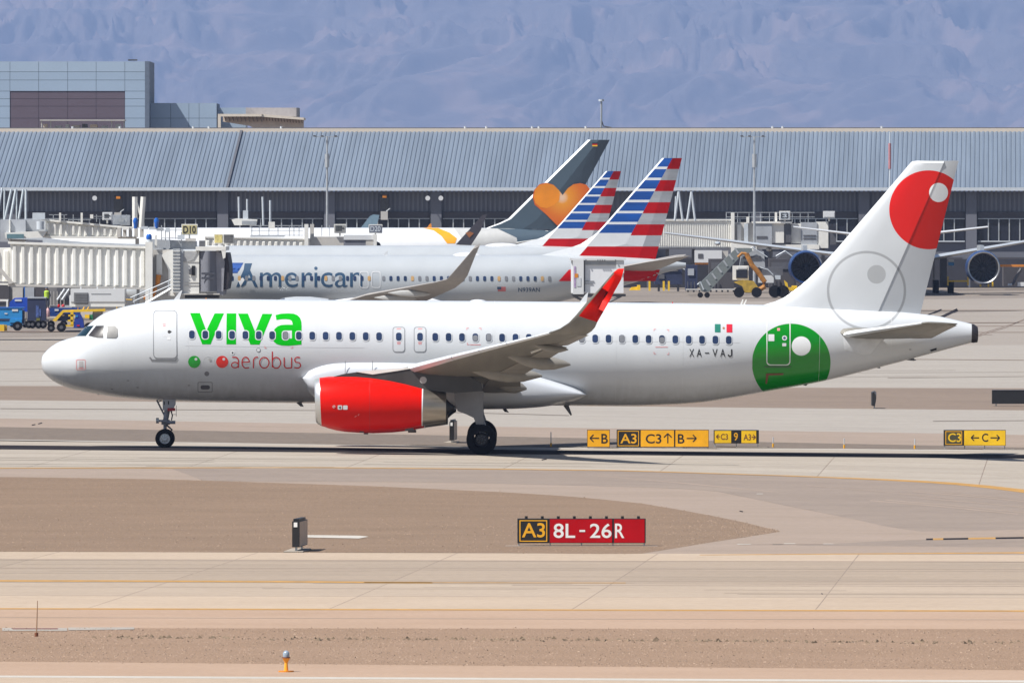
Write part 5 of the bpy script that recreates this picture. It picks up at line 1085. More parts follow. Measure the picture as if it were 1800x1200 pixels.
# ------------------------------------------------------------------ guidance signs and lights
sgY = mat('sign_yellow', (.80, .38, .004), .45, var=.13, scale=2.2); sgY2 = mat('sign_yellow_bright', (.85, .52, .008), .45, var=.12, scale=2.2); sgR = mat('sign_red', (.42, .001, .006), .45, var=.14, scale=1.6, spec=.2); sgW = mat('sign_white', (.78, .78, .76), .5); sgO = mat('sign_amber', (.78, .38, .01), .5)
def sign(x0, y0, x1, y1, base, panels, label, legs=3, dep=.25, lamps=0, cat='sign', deck=None):
    """panels: (x0, x1, face, [(text or shape, x0, y0, x1, y1, material)], border)"""
    g = G((x0+x1)/2, base); Y = g.y; e = empty('guidance_sign', g, label, cat, 'taxiway guidance signs')
    a = W(x0, y1, Y); b = W(x1, y0, Y); MB().box(a.x, Y, a.z, b.x, Y+dep, b.z).build('case', black_paint, e)
    for i in range(legs):
        x = a.x+.04+(b.x-a.x-.08)*i/max(1, legs-1); MB().box(x-.02, Y+.08, hgt(x, Y)-.02, x+.02, Y+.14, a.z+.01).build('leg', steel, e)
    for i in range(lamps):
        x = a.x+(b.x-a.x)*(i+.55)/lamps; MB().cyl((x, Y+.12), .045, b.z, b.z+.07, 10, axis='z').build('cap_nut', black_paint, e)
    for p0, p1, face, items, border in panels:
        c = W(p0, y1, Y); d = W(p1, y0, Y); i_ = .018; f = MB().box(c.x+i_, Y-.012, c.z+i_, d.x-i_, Y+.01, d.z-i_).build('face', face, e)
        if border:
            w_ = .028; j = .045; X0_, X1_, Z0_, Z1_ = c.x+j, d.x-j, c.z+j, d.z-j
            mb = MB()
            for q in ((X0_, Z0_, X1_, Z0_+w_), (X0_, Z1_-w_, X1_, Z1_), (X0_, Z0_+w_, X0_+w_, Z1_-w_), (X1_-w_, Z0_+w_, X1_, Z1_-w_)): mb.box(q[0], Y-.018, q[1], q[2], Y-.0125, q[3])
            mb.build('border', sgO, f)
        for t_, u0, v0, u1, v1, m in items:
            A = W(u0, v1, Y); B = W(u1, v0, Y)
            if t_ in ('<', '>', '^', '-'):
                w2 = (B.x-A.x); h2 = (B.z-A.z); zc_ = (A.z+B.z)/2; s_ = .022 if y1-y0 > 24 else .018; mb = MB()
                def bar(p, q, s__=None):
                    s__ = s__ or s_; p = Vector((p[0], 0, p[1])); q = Vector((q[0], 0, q[1])); d_ = (q-p).normalized(); n_ = Vector((-d_.z, 0, d_.x))*s__; pts = [p+n_, q+n_, q-n_, p-n_]; mb.prism([(v.x, v.z) for v in pts], Y-.018-.001*random.random(), Y-.0125)
                if t_ == '-': bar((A.x, zc_), (B.x, zc_), .03)
                elif t_ == '^': xm = (A.x+B.x)/2; bar((xm, A.z), (xm, B.z-.02)); bar((A.x, B.z-w2*.5), (xm, B.z)); bar((B.x, B.z-w2*.5), (xm, B.z))
                else:
                    tip, tail = (A.x, B.x) if t_ == '<' else (B.x, A.x); k_ = 1 if t_ == '<' else -1
                    bar((tip+.02*k_, zc_), (tail, zc_)); bar((tip, zc_), (tip+k_*h2*.5, B.z)); bar((tip, zc_), (tip+k_*h2*.5, A.z))
                mb.build('arrow', m, f)
            else: flat_text('characters', t_, A.x, A.z, B.x, B.z, Y-.016, m, f, .012)
    MB().box(a.x-.35, Y-.3, hgt(a.x, Y)-.05, b.x+.35, Y+.5, hgt(a.x, Y)+.012 if abs(hgt(a.x, Y)-hgt(b.x, Y)) < .01 else min(hgt(a.x, Y), hgt(b.x, Y))+.012).build('concrete_base', K_conc2 if y0 < 850 else K_should2, e)
    return e
e = sign(909.5, 911, 1135, 954, 959.5, [(910.5, 964.5, black_paint, [('A3', 917.5, 918.5, 958, 944, sgO)], True), (965.5, 1077, sgR, [('8L', 973, 919.5, 1011, 945, sgW), ('-', 1018.5, 928, 1028.5, 937, sgW), ('26', 1037, 919.5, 1075, 945, sgW)], False), (1078.5, 1134, sgR, [('R', 1081, 919.5, 1097.5, 945, sgW)], False)],
         'red and black sign reading A3 8L-26R in the gravel', 5, lamps=8)
sign(1032, 755, 1072, 785.5, 787.5, [(1032, 1072, sgY, [('<', 1037, 763.5, 1053, 776, black_paint), ('B', 1057, 762, 1068.5, 779, black_paint)], False)], 'small orange sign reading B with a left arrow, leftmost of the row', 2)
sign(1084, 755, 1246, 785.5, 787.7, [(1084, 1125, black_paint, [('A3', 1090.5, 762, 1119, 779, sgO)], True), (1125.5, 1185.5, sgY, [('C3', 1135, 762.5, 1162.5, 779, black_paint), ('^', 1167, 761.5, 1180.5, 778.5, black_paint)], False), (1186.5, 1246, sgY, [('B', 1191.5, 762.5, 1203, 779, black_paint), ('>', 1207, 764, 1224, 776, black_paint)], False)],
     'long orange and black sign reading A3 C3 B with arrows', 5)
sign(1255, 756, 1334, 779, 785.5, [(1255.5, 1286, sgY2, [('<', 1259, 763, 1265, 771, brn), ('C3', 1267, 762, 1279.5, 772.5, brn)], False), (1286.3, 1302, black_paint, [('9', 1290, 760, 1297, 774, sgO)], False), (1302.5, 1330, sgY2, [('A3', 1307, 762.5, 1320, 773.5, brn), ('>', 1321, 763.5, 1328, 772, brn)], False)], 'bright yellow sign with a small black panel right of the long orange one', 3, dep=.8)
sign(1659, 755.5, 1768, 783, 789, [(1660, 1693, mat('sign_olive', (.07, .065, .03), .5), [('C3', 1666.5, 761, 1689.5, 776.5, sgY2)], True), (1694, 1768, sgY2, [('<', 1707, 764, 1721, 774, black_paint), ('C', 1726, 761.5, 1737, 776, black_paint), ('>', 1741, 764, 1757, 774, black_paint)], False)], 'yellow sign reading C3 C with arrows under the tail', 4)
g = G(1800, 714); e = empty('sign_back', g, 'dark back of a sign at the far right edge', 'sign'); mb = MB(); boxpx(mb, 1744, 686, 1880, 709.5, g.y, .4); mb.build('case', black_paint, e)
for x in (1750, 1810, 1870): mb = MB(); boxpx(mb, x, 709, x+2, 714, g.y+.1, .1); mb.build('leg', steel, e)
mb = MB(); boxpx(mb, 1744, 685, 1880, 686, g.y-.02, .44); mb.build('top_rail', darkgrey, e)
def edgesign(x0, y0, x1, y1, base, label, split, big=True):
    g = G((x0+x1)/2, base); Y = g.y; e = empty('edge_on_sign', g, label, 'sign'); a = W(x0, y1, Y); b = W(split, y0, Y); c = W(x1, y0, Y)
    MB().prism([(a.x, Y), (b.x, Y), (c.x, Y+2.0), (a.x+(c.x-b.x), Y+2.0)], a.z, b.z, axis='z').build('case', black_paint, e)
    MB().add([(b.x+.004, Y+.02, a.z+.02), (c.x+.004, Y+1.98, a.z+.02), (c.x+.004, Y+1.98, b.z-.02), (b.x+.004, Y+.02, b.z-.02)], [(0, 1, 2, 3)]).build('face', mat('sign_side_tan', (.50, .38, .28), .6), e)
    MB().prism([(a.x+.03, Y+.2), (b.x-.02, Y+.2), (c.x-.05, Y+1.8), (a.x+(c.x-b.x)+.05, Y+1.8)], b.z+.002, b.z+.07, axis='z').build('lid', black_paint, e)
    w_ = (b.x-a.x); MB().box(a.x+w_*.22, Y-.008, b.z-.22*(b.z-a.z), b.x-w_*.3, Y, b.z-.04*(b.z-a.z)).build('plate', sgW, e)
    MB().box(a.x+w_*.4, Y+.05, g.z-.02, a.x+w_*.7, Y+.15, a.z).build('leg', steel, e); MB().box(c.x-.2, Y+1.8, g.z-.02, c.x-.14, Y+1.9, a.z).build('leg', steel, e)
    MB().prism([(a.x-.25, Y-.4), (b.x+.1, Y-.4), (c.x+.1, Y+2.2), (a.x-.05, Y+2.2)], g.z-.05, g.z+.03, axis='z').build('concrete_base', K_conc2, e)
edgesign(513.5, 916, 538, 961, 969.5, 'black sign seen edge on beside the gravel, white plate on top', 526.5)
edgesign(790, 741, 803, 773.5, 778.5, 'grey sign seen edge on between the engine and main wheels', 798)
g = G(1535, 718); e = empty('edge_on_sign', g, 'small dark sign seen edge on, alone in the far dirt strip', 'sign'); mb = MB(); polypx(mb, [(1533, 690), (1539, 687.5), (1540.5, 700), (1538, 714), (1533, 713)], g.y, 1.5); mb.build('case', black_paint, e); mb = MB(); boxpx(mb, 1536, 713, 1538, 718, g.y+.1, .1); mb.build('leg', steel, e); mb = MB(); polypx(mb, [(1536.5, 687), (1540.5, 688.5), (1540.8, 697), (1537, 690)], g.y-.03, .03); mb.build('face', darkgrey, e)
# edge light in front
g = G(503, 1180.0); s_ = 17520/(g.y+400); e = empty('edge_light', g, 'orange taxiway edge light with blue glass at the bottom', 'edge light')
MB().cyl((g.x, g.y), .17, g.z-.01, g.z+.025, 20, axis='z').build('base_plate', orange, e)
MB().tube([g, g+Vector((0, 0, .2))], [.05, .035], 12).build('stem', mat('light_orange', (.80, .34, .02), .5), e)
MB().cyl((g.x, g.y), .035, g.z+.2, g.z+.3, 16, axis='z', r1=.085).build('collar', MATS['light_orange'], e); MB().cyl((g.x, g.y), .092, g.z+.3, g.z+.325, 16, axis='z').build('clamp_ring', brn, e)
MB().loft([[(g.x+r*math.cos(a*.3927), g.y+r*math.sin(a*.3927), g.z+.325+h) for a in range(16)] for r, h in ((.07, 0), (.075, .04), (.07, .09), (.045, .13), (.01, .145))]).build('glass_dome', mat('blue_glass', (.25, .31, .38), .1, var=.1), e, True)
g = G(64, 1118); e = empty('marker_stake', g, 'thin rusty stake standing beside the drain pads, lower left', 'stake'); MB().tube([g, W(66, 1055, g.y)], [.018, .01], 6).build('rod', mat('stake_brown', (.28, .17, .10), .8), e); MB().cyl((g.x, g.y), .045, g.z, g.z+.09, 8, axis='z').build('base', brn, e)
for i, (x, y0, y1, lb) in enumerate(((968.5, 759, 784.5, 'slim yellow footed marker rod left of the B sign'), (1359, 768, 785.5, 'slim yellow footed marker rod just right of the bright yellow sign'), (1484, 770, 787.5, 'slim yellow footed marker rod in the middle of the empty verge'), (1608, 771, 788.5, 'slim yellow footed marker rod left of the C3 sign'))):
    g = G(x, y1); e = empty('marker_rod', g, lb, 'marker', 'marker rods along the verge'); MB().tube([g, W(x, y0, g.y)], .022, 6).build('rod', gutter, e); a = W(x, y1-6.5, g.y); MB().tube([g, (g.x, g.y, a.z)], .038, 8).build('foot', sgO, e)

# ------------------------------------------------------------------ passenger bridges on the left
def ribbed(parent, x0, x1, yt0, yt1, yb0, yb1, Y, n, m, dep=2.8, fill=.55, prow=.14, nm='rib', shell='tunnel'):
    """tunnel wall with a row of pressed ribs; top and bottom lines slope from left to right"""
    mb = MB(); polypx(mb, [(x0, yt0), (x1, yt1), (x1, yb1), (x0, yb0)], Y, dep); sh_ = mb.build(shell, m, parent)
    for i in range(n):
        a = x0+(x1-x0)*(i+.22)/n; b = a+(x1-x0)/n*fill; f0, f1 = (a-x0)/(x1-x0), (b-x0)/(x1-x0); q = (b-a)*.22
        t0, t1 = yt0+(yt1-yt0)*f0+3.5, yt0+(yt1-yt0)*f1+3.5; b0, b1 = yb0+(yb1-yb0)*f0-2.5, yb0+(yb1-yb0)*f1-2.5
        A = [W(a, t0, Y), W(b, t1, Y), W(b, b1, Y), W(a, b0, Y)]; B = [W(a+q, t0+2, Y), W(b-q, t1+2, Y), W(b-q, b1-1, Y), W(a+q, b0-1, Y)]
        MB().loft([[(p.x, Y, p.z) for p in A], [(p.x, Y-prow, p.z) for p in B]], cap=True).build(nm, m, sh_)
    return sh_
Yb1 = 292.
nb = empty('passenger_bridge', (W(265, 500, Yb1).x, Yb1, .3), 'nearest cream ribbed passenger bridge docked to the lettered jet', 'jet bridge')
ribbed(nb, 18, 258, 427, 436, 500, 506, Yb1, 16, cream)
ribbed(nb, -160, 19, 436, 436, 492, 495, Yb1+.6, 11, cream, 3.4)
def pb_(x0, y0, x1, y1, m, nm, Y=Yb1, dep=.3, pa=None):
    mb = MB(); boxpx(mb, x0, y0, x1, y1, Y, dep); return mb.build(nm, m, pa or nb)
def pp_(pts, m, nm, Y=Yb1, dep=.3, pa=None):
    mb = MB(); polypx(mb, pts, Y, dep); return mb.build(nm, m, pa or nb)
pp_([(14, 424.5), (258, 433), (258, 436.8), (14, 428.5)], cream, 'top_rail', Yb1-.2, .5)
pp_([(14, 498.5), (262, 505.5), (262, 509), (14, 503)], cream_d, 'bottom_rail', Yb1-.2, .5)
pp_([(-160, 496), (20, 498), (20, 501), (-160, 500)], cream, 'bottom_rail', Yb1+.2, .5)
pp_([(-5, 471), (2, 471), (24, 497), (17, 499)], cream_d, 'brace', Yb1-.5, .3)
pb_(255.5, 425, 268, 534, cream, 'portal_post', Yb1-.5, .7)
a = W(262, 422, Yb1); MB().cyl((a.x, Yb1-.1), .2, W(0, 427, Yb1).z, W(0, 421, Yb1).z, 14, axis='z').build('beacon_base', gutter, nb)
MB().loft([[(a.x+r*math.cos(k*.52), Yb1-.1+r*math.sin(k*.52), a.z+h) for k in range(12)] for r, h in ((.13, 0), (.2, .1), (.2, .28), (.12, .42))]).build('beacon_lamp', mat('lamp_blue', (.01, .10, .42), .25), nb, True)
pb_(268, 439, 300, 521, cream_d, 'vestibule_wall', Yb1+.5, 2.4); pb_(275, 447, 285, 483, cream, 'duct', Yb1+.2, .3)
mb = MB(); linepx(mb, [(279, 483), (277, 497), (272, 508), (268, 520), (252, 523)], Yb1+.1, .17, 8); mb.build('orange_hose', orange, nb)
pp_([(285, 447), (300, 439), (308, 439), (308, 520), (296, 520), (296, 475), (285, 450)], cream, 'cab_flank', Yb1+.15, .35)
pb_(304, 437, 316, 515, steel, 'ladder_cage', Yb1-.3, .5)
for i in range(13): pb_(303, 441+i*6, 317, 442+i*6, cream, 'ladder_rung', Yb1-.38, .06)
pb_(316, 438, 322, 517, bridge_grey, 'lift_column', Yb1-.1, .4); pb_(322, 441, 350, 516, cream, 'cab_wall', Yb1, 2.5)
pp_([(320, 442), (348, 442), (340, 456), (331, 460), (322, 460)], mat('cab_shadow_grey', (.36, .36, .36), .6), 'cab_shadow_patch', Yb1-.05, .04)  # grey patch paints a shadow on the cab wall
pb_(337, 467, 343, 484, black_paint, 'cab_window', Yb1-.06, .05); pp_([(332, 474), (337, 470), (337, 482), (333, 483)], darkgrey, 'control_box', Yb1-.15, .1)
for y in (460, 496, 501): pb_(324, y, 350, y+.8, cream_d, 'cab_seam', Yb1-.04, .03)
rg = []
for k in range(13):
    a = math.radians(-90+k*15); A = W(350, 441, Yb1); B = W(382, 512, Yb1); rg.append((A.x+(B.x-A.x)*k/12., Yb1+.55*(1-abs(math.sin(math.pi*k/12)))-.35))
MB().loft([[(x, y, A.z) for x, y in rg], [(x, y, B.z) for x, y in rg]], cap=False, closed=False).build('rolling_curtain', bellows, nb)
pb_(350, 442, 381, 511, bellows, 'curtain_core', Yb1+.3, 7.); 
for y in (479, 487): pb_(354, y, 377, y+3.5, mat('curtain_slot', (.055, .058, .075), .8), 'curtain_slot', Yb1-.36, .03)
pp_([(380, 440), (392, 446), (395, 460), (392, 519), (381, 517)], mat('curtain_side', (.26, .26, .29), .7), 'closure_side', Yb1+.1, 8.2)
rg = []
for k in range(9): rg.append([(W(391+5*math.sin(math.pi*k/8), 445+8*k, Yb1).x, Yb1+yy, W(391, 445+8*k, Yb1).z) for yy in (.2, 8.9)]+[(W(399+4*math.sin(math.pi*k/8), 445+8*k, Yb1).x, Yb1+yy, W(391, 445+8*k, Yb1).z) for yy in (8.9, .2)])
MB().loft(rg).build('closure_bellows', mat('closure_black', (.03, .025, .03), .8), nb)
pb_(344, 433.5, 397, 440.5, cream, 'canopy_frame', Yb1-.3, 8.6); pp_([(389, 440), (397, 440), (396, 453), (392, 455)], cream, 'canopy_arm', Yb1-.3, .3)
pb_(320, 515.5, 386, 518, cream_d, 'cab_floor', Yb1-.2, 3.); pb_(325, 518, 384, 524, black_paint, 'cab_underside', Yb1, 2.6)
pb_(350, 423, 360, 435, darkgrey, 'roof_unit', Yb1+.5, 1.)
pp_([(258, 420), (345, 424), (345, 438), (268, 439), (258, 436)], bridge_grey, 'roof_plant', Yb1+.9, 1.5)
for x, y0, y1 in ((290, 404, 436), (297, 404, 436), (308, 400, 420), (318, 408, 430), (283, 396, 425)): pb_(x, y0, x+1.6, y1, steel, 'roof_post', Yb1+.5, .1)
for y in (404, 418): pb_(283, y, 322, y+1.2, steel, 'roof_rail', Yb1+.45, .06)
pb_(272, 413, 276, 435, cream, 'duct', Yb1+.3, .3); pb_(291, 401, 298, 408, gutter, 'roof_lamp', Yb1+.3, .4); pb_(312, 413, 324, 421, gutter, 'roof_unit', Yb1+.4, .5); pb_(326, 419, 344, 423.5, cream_d, 'roof_unit', Yb1+.4, .5)
# undercarriage
for x in (240, 270): pb_(x, 506, x+5, 590, steel, 'lift_column', Yb1+.8, .4)
for x in (238, 268):
    c_ = W(x+4, 590, Yb1+.6); MB().cyl((c_.x, .62), .6, Yb1+.3, Yb1+.9, 22).build('wheel', tyre, nb)
pp_([(14, 420), (75, 422), (75, 433), (255, 437), (255, 430), (150, 426), (75, 418)], bridge_grey, 'roof_walkway', Yb1+1., 1.)
# stairs from the cab to the apron
st_ = empty('service_stair', G(244, 600), 'pale steel service stair hanging from the near bridge cab', 'stairs')
A = W(300, 508, Yb1-1.2); B = W(232, 548, Yb1-1.2)
for dy in (-1.7, -.9):
    MB().tube([A+Vector((0, dy+1.2, 0)), B+Vector((0, dy+1.2, 0))], .10, 4).build('stringer', steel, st_)
for k in range(14): p = A+(B-A)*((k+.5)/14); MB().box(p.x-.14, p.y-.45, p.z-.03, p.x+.14, p.y+.25, p.z+.03).build('tread', steel, st_)
for pts in ([(302, 491), (232, 522), (222, 525)], [(302, 500), (240, 527), (215, 541)], [(296, 493), (296, 510)], [(262, 509), (262, 531)], [(236, 521), (236, 546)]):
    mb = MB(); linepx(mb, pts, Yb1-1.6, .035, 6); mb.build('handrail', gutter, st_)
# sign boxes on the bridges
def signbox(px0, py0, px1, py1, Y, lab, txt, fm, tm, cm, skew=0, stalk=6):
    c_ = W((px0+px1)/2, py1+stalk, Y); e = empty('gate_sign', c_, lab, 'sign', 'gate number boxes'); mb = MB(); boxpx(mb, px0, py0, px1, py1, Y, .7); mb.build('box', cm, e)
    sp_ = px0+(px1-px0)*skew if skew else px0
    mb = MB(); boxpx(mb, sp_+1.2, py0+1.6, px1-1.2, py1-1.6, Y-.03, .02); f = mb.build('face', fm, e)
    if skew: mb = MB(); boxpx(mb, px0+1.2, py0+1.6, sp_-1.2, py1-1.6, Y-.03, .02); mb.build('face', mat('amber_face', (.50, .42, .16), .6, var=.4, scale=6), e)
    if txt == '#':
        for r_ in range(3):
            for k in range(3+r_ % 2): x = px0+3+k*(px1-px0-6)/4.; y = py0+3+r_*(py1-py0-6)/3.; mb = MB(); boxpx(mb, x, y, x+(px1-px0)/6., y+(py1-py0)/9., Y-.05, .015); mb.build('worn_print', tm, f)
    elif txt: A = W(sp_+3, py1-3, Y); B = W(px1-3, py0+3, Y); flat_text('characters', txt, A.x, A.z, B.x, B.z, Y-.045, tm, f, .02)
    mb = MB(); boxpx(mb, (px0+px1)/2-1.5, py1, (px0+px1)/2+1.5, py1+stalk, Y+.3, .15); mb.build('stalk', cream, e)
    return e
af = mat('amber_box_face', (.46, .40, .20), .6, var=.2, scale=4)
signbox(319, 394, 347, 413, Yb1+2, 'cream gate box reading D10 above the near bridge', 'D10', af, black_paint, cream)
signbox(376, 411, 411, 428.5, Yb1+1, 'two faced gate box above the near bridge cab, dark right face', '', mat('dark_face', (.10, .10, .10), .5, var=.5, scale=6), black_paint, cream, .46)
signbox(180, 373, 197, 387, 335, 'white square gate board above the rear tunnel', '#', white, black_paint, white)
signbox(315, 386, 333, 393, 345, 'small white board above the D10 box', 'ABC', white, black_paint, white) if False else None
# bridge behind it
mb2 = empty('passenger_bridge', (W(140, 400, 335).x, 335, .2), 'second ribbed bridge sloping down behind the nearest one', 'jet bridge')
ribbed(mb2, 80, 212, 386.5, 399, 415, 417.5, 335, 12, cream, 2.8, .5)
pp_([(64, 385), (80, 385), (212, 397.5), (240, 399), (240, 401), (212, 400.5), (80, 388.5)], cream, 'top_rail', 334.8, .5, mb2)
pp_([(75, 414.5), (240, 416), (240, 420), (75, 419)], cream, 'bottom_rail', 334.8, .5, mb2)
pb_(0, 386, 45, 425, bridge_grey, 'rotunda_wall', 336, 3, mb2); pb_(16, 386, 18, 425, cream, 'rib', 335.8, .2, mb2); pp_([(8, 409), (82, 406), (75, 419), (10, 419)], cream, 'roof_slab', 334, 2, mb2); pb_(12, 411.5, 42, 419, mat('teal_panel', (.10, .19, .22), .6), 'panel', 333.9, .05, mb2)
pb_(42, 385, 80, 412, bridge_grey, 'tunnel_end', 336.3, 2, mb2)
a = W(71, 396, 334.); MB().cyl((a.x, 334), .28, W(0, 403, 334).z, W(0, 389, 334).z, 16, axis='z').build('tank', gutter, mb2)
pb_(57, 374, 79, 386, gutter, 'blank_board', 334.5, .2, mb2)
for x, y0, y1, r in ((105.5, 374, 388, 3.4), (143.5, 374, 394, 3.6), (161, 377, 384, 5.5)): pb_(x-r/2, y0, x+r/2, y1, cream, 'roof_post', 334.5, .25, mb2)
for x0, x1, y in ((86, 118, 377), (86, 118, 384), (120, 160, 386), (165, 230, 380)): pb_(x0, y, x1, y+1, steel, 'roof_rail', 335, .06, mb2)
for x in (93, 112, 128, 169, 200, 212, 222): pb_(x, 377, x+1.2, 390, steel, 'rail_post', 335, .08, mb2)
pb_(198, 378, 228, 396, bridge_grey, 'plant_cabinet', 336, 1.2, mb2); pb_(208, 384, 222, 394, steel, 'roof_unit', 335.2, .6, mb2)
for x in (206, 216, 226, 236, 246): pb_(x, 400, x+6, 417, cream_d, 'roof_unit', 334.2, .6, mb2)
for x, y, m in ((215, 399, cream), (248, 398, gutter), (262, 399, gutter), (275, 401, steel)): pb_(x, y, x+12, y+5, m, 'roof_unit', 333.5, .8, mb2)
for x in (238,): pb_(x, 419, x+6, 575, cream_d, 'lift_column', 336.5, .5, mb2)
for x in (238.5, 275.5):
    a = W(x, 392, 334.); MB().loft([[(a.x+r*math.cos(k*.52), 333.6+r*math.sin(k*.52), a.z+h) for k in range(12)] for r, h in ((.12, -.4), (.16, 0), (.2, .15), (.1, .38))]).build('beacon_lamp', MATS['lamp_blue'], mb2, True)
# twin white masts, lattice of slim rods
def rods(lab, items, Y, base, nm='truss', cat='mast', m=gutter):
    c_ = G(items[0][0][0][0], 530); c_.y = Y; c_.x = W(items[0][0][0][0], 400, Y).x; e = empty(nm, c_, lab, cat)
    for pts, r in items: mb = MB(); linepx(mb, pts, Y, r, 8); mb.build('rod', m, e)
    return e
rods('pair of thick white pipes rising behind the near bridge', [(((237, 346), (237, 400)), .20), (((252, 346), (248, 400)), .20), (((238, 352), (247, 378)), .1)], 360, 0, 'vent_pipes', 'pipe', cream)
for x in (236.5, 252.5): a = W(x, 345, 360); e = None
rods('white lattice struts under the eaves at the far left', [(((4, 330), (-6, 387)), .10), (((8, 333), (7, 387)), .09), (((20, 333), (8, 387)), .12), (((28, 333), (18, 387)), .14), (((29.5, 333), (29, 387)), .08), (((41, 333), (33, 385)), .12), (((45.5, 333), (45.5, 470)), .13)], 640, 0, 'lattice_struts', 'truss', mat('strut_white', (.50, .56, .60), .5))
rods('four slim lattice masts above the ribbed middle bridge', [(((419.5, 346), (420.5, 395)), .10), (((434.5, 350), (434.5, 390)), .09), (((461.5, 346), (463, 397)), .10), (((475, 352), (475, 397)), .10)], 560, 0, 'lattice_masts', 'mast', gutter)
rods('pair of white A frames right of the striped tails', [(((1193, 337), (1186, 388)), .12), (((1193, 337), (1200, 388)), .12), (((1215.5, 337), (1208, 388)), .12), (((1215.5, 337), (1222, 388)), .12), (((1188, 345), (1186, 388)), .08)], 640, 0, 'a_frames', 'truss', gutter)
# middle bridge serving the slate finned jet
Ym = 548.; mbr = empty('passenger_bridge', (W(450, 430, Ym).x, Ym, 0), 'distant ribbed bridge with dark cab in front of the white jet', 'jet bridge')
ribbed(mbr, 360, 545, 417.5, 421.5, 436, 438, Ym, 17, cream, 2.8, .6, .2)
pp_([(360, 415.5), (545, 419), (545, 421.5), (360, 418)], cream, 'top_rail', Ym-.2, .4, mbr); pb_(535, 394, 542, 436, cream, 'portal_post', Ym-.4, .5, mbr); pb_(545, 416, 604, 436, cream_d, 'vestibule_wall', Ym+.3, 2, mbr)
pb_(604, 421, 643, 436, bellows, 'rolling_curtain', Ym-.1, 2.2, mbr); pb_(604, 413, 660, 421.5, white, 'cab_roof', Ym-.2, 2.5, mbr); pb_(643, 421, 656, 435, cream_d, 'closure_side', Ym-.15, 2.2, mbr); pp_([(655, 412), (663, 412), (662, 432), (658, 434)], cream, 'canopy_arm', Ym-.4, .4, mbr); pp_([(661, 424), (667, 427), (671, 435), (660, 436)], black_paint, 'closure_bellows', Ym, 2., mbr)
for x in (442, 455, 472, 488, 508, 516, 525, 550, 565, 578): pb_(x, 396, x+1.4, 415, steel, 'rail_post', Ym+.5, .1, mbr)
for y in (396, 404.5, 413): pb_(440, y, 533, y+1.3, steel, 'roof_rail', Ym+.45, .07, mbr)
pb_(440, 413, 500, 416.5, bridge_grey, 'roof_deck', Ym+.3, .8, mbr); pb_(545, 394, 552, 416, cream_d, 'roof_post', Ym+.4, .3, mbr); pb_(472, 390, 483, 402, cream, 'roof_unit', Ym+.4, .5, mbr)
pp_([(407, 386), (415, 384), (452, 386), (450, 396), (412, 396)], cream, 'roof_hood', Ym+1, 1.5, mbr); pb_(427, 370, 436, 386, gutter, 'vent_stack', Ym+1.2, .6, mbr); pb_(425, 388, 450, 395, steel, 'roof_unit', Ym+.9, .3, mbr)
for x in (366, 440, 520, 600): pb_(x, 436, x+5, 520, cream_d, 'lift_column', Ym+.6, .4, mbr)
signbox(587, 394, 608, 410, Ym, 'grey gate box above the distant ribbed bridge', '#', mat('grey_face', (.25, .25, .24), .6, var=.3, scale=5), black_paint, cream, stalk=5)
signbox(648, 394.5, 672, 410, Ym, 'dark faced gate box reading D20 above the distant bridge cab', 'D20', mat('navy_face', (.10, .11, .15), .5, var=.2, scale=5), gutter, cream)
# ------------------------------------------------------------------ right bridge group
Yr = 645.; rb = empty('passenger_bridge', (W(1230, 430, Yr).x, Yr, 0), 'cream bridge right of the striped tails with two grey cabs', 'jet bridge')
ribbed(rb, 1130, 1287, 387, 390, 435, 437, Yr, 40, cream, 2.8, .5, .08)
def R_(x0, y0, x1, y1, m, nm, dy=0, dep=.3): return pb_(x0, y0, x1, y1, m, nm, Yr+dy, dep, rb)
R_(1285, 374, 1291, 440, cream, 'portal_post', -.4, .6); R_(1130, 385.5, 1287, 388, cream, 'top_rail', -.2, .4); R_(1130, 435, 1287, 438, darkgrey, 'bottom_rail', -.1, .4)
R_(1291, 391, 1326, 430, cream_d, 'vestibule_wall', .3, 2); R_(1296, 395, 1303, 432, cream, 'duct', 0, .3); R_(1308, 393, 1315, 425, gutter, 'duct', 0, .3); R_(1312, 381, 1317, 392, cream, 'roof_post'); R_(1362, 373, 1366, 392, cream, 'roof_post')
R_(1326, 392, 1357, 432, bridge_grey, 'rolling_curtain', -.2, 2.2); R_(1330, 415, 1349, 419, darkgrey, 'curtain_slot', -.25, .04); R_(1357, 390, 1378, 427, cream, 'cab_wall', 0, 2.2); R_(1378, 394, 1391, 426, darkgrey, 'closure_bellows', .1, 2.2); R_(1322, 389.5, 1392, 392.5, cream, 'canopy_frame', -.3, 2)
R_(1391, 393, 1408, 428, cream, 'cab_wall', .5, 2.2); R_(1408, 391, 1436, 436, bridge_grey, 'rolling_curtain', .3, 2.2); R_(1412, 413, 1434, 415, darkgrey, 'curtain_slot', .25, .04); R_(1412, 418, 1434, 420, darkgrey, 'curtain_slot', .25, .04); R_(1436, 390, 1456, 436, cream, 'cab_wall', .4, 2.2); R_(1456, 394, 1470, 430, darkgrey, 'closure_bellows', .5, 2.2)
for x in (1276, 1296, 1316, 1336, 1352, 1392, 1406, 1420): R_(x, 373, x+1.2, 391, steel, 'rail_post', .8, .1)
for y in (373, 381): R_(1276, y, 1432, y+1, steel, 'roof_rail', .75, .06)
R_(1288, 430, 1440, 438, cream, 'floor_beam', .1, 2.); R_(1285, 428, 1330, 444, cream, 'service_box', -.5, .5)
for x in (1170, 1216, 1300, 1352, 1400, 1444): R_(x, 436, x+6, 512, darkgrey, 'lift_column', .8, .5)
signbox(1370, 371, 1389, 387, Yr-.4, 'grey gate box reading E3 above the right bridge', 'E3', gutter, black_paint, cream)
e = signbox(1447, 371, 1467.5, 383, Yr-.2, 'blank white board above the right bridge, beside the fin', '', white, white, white)
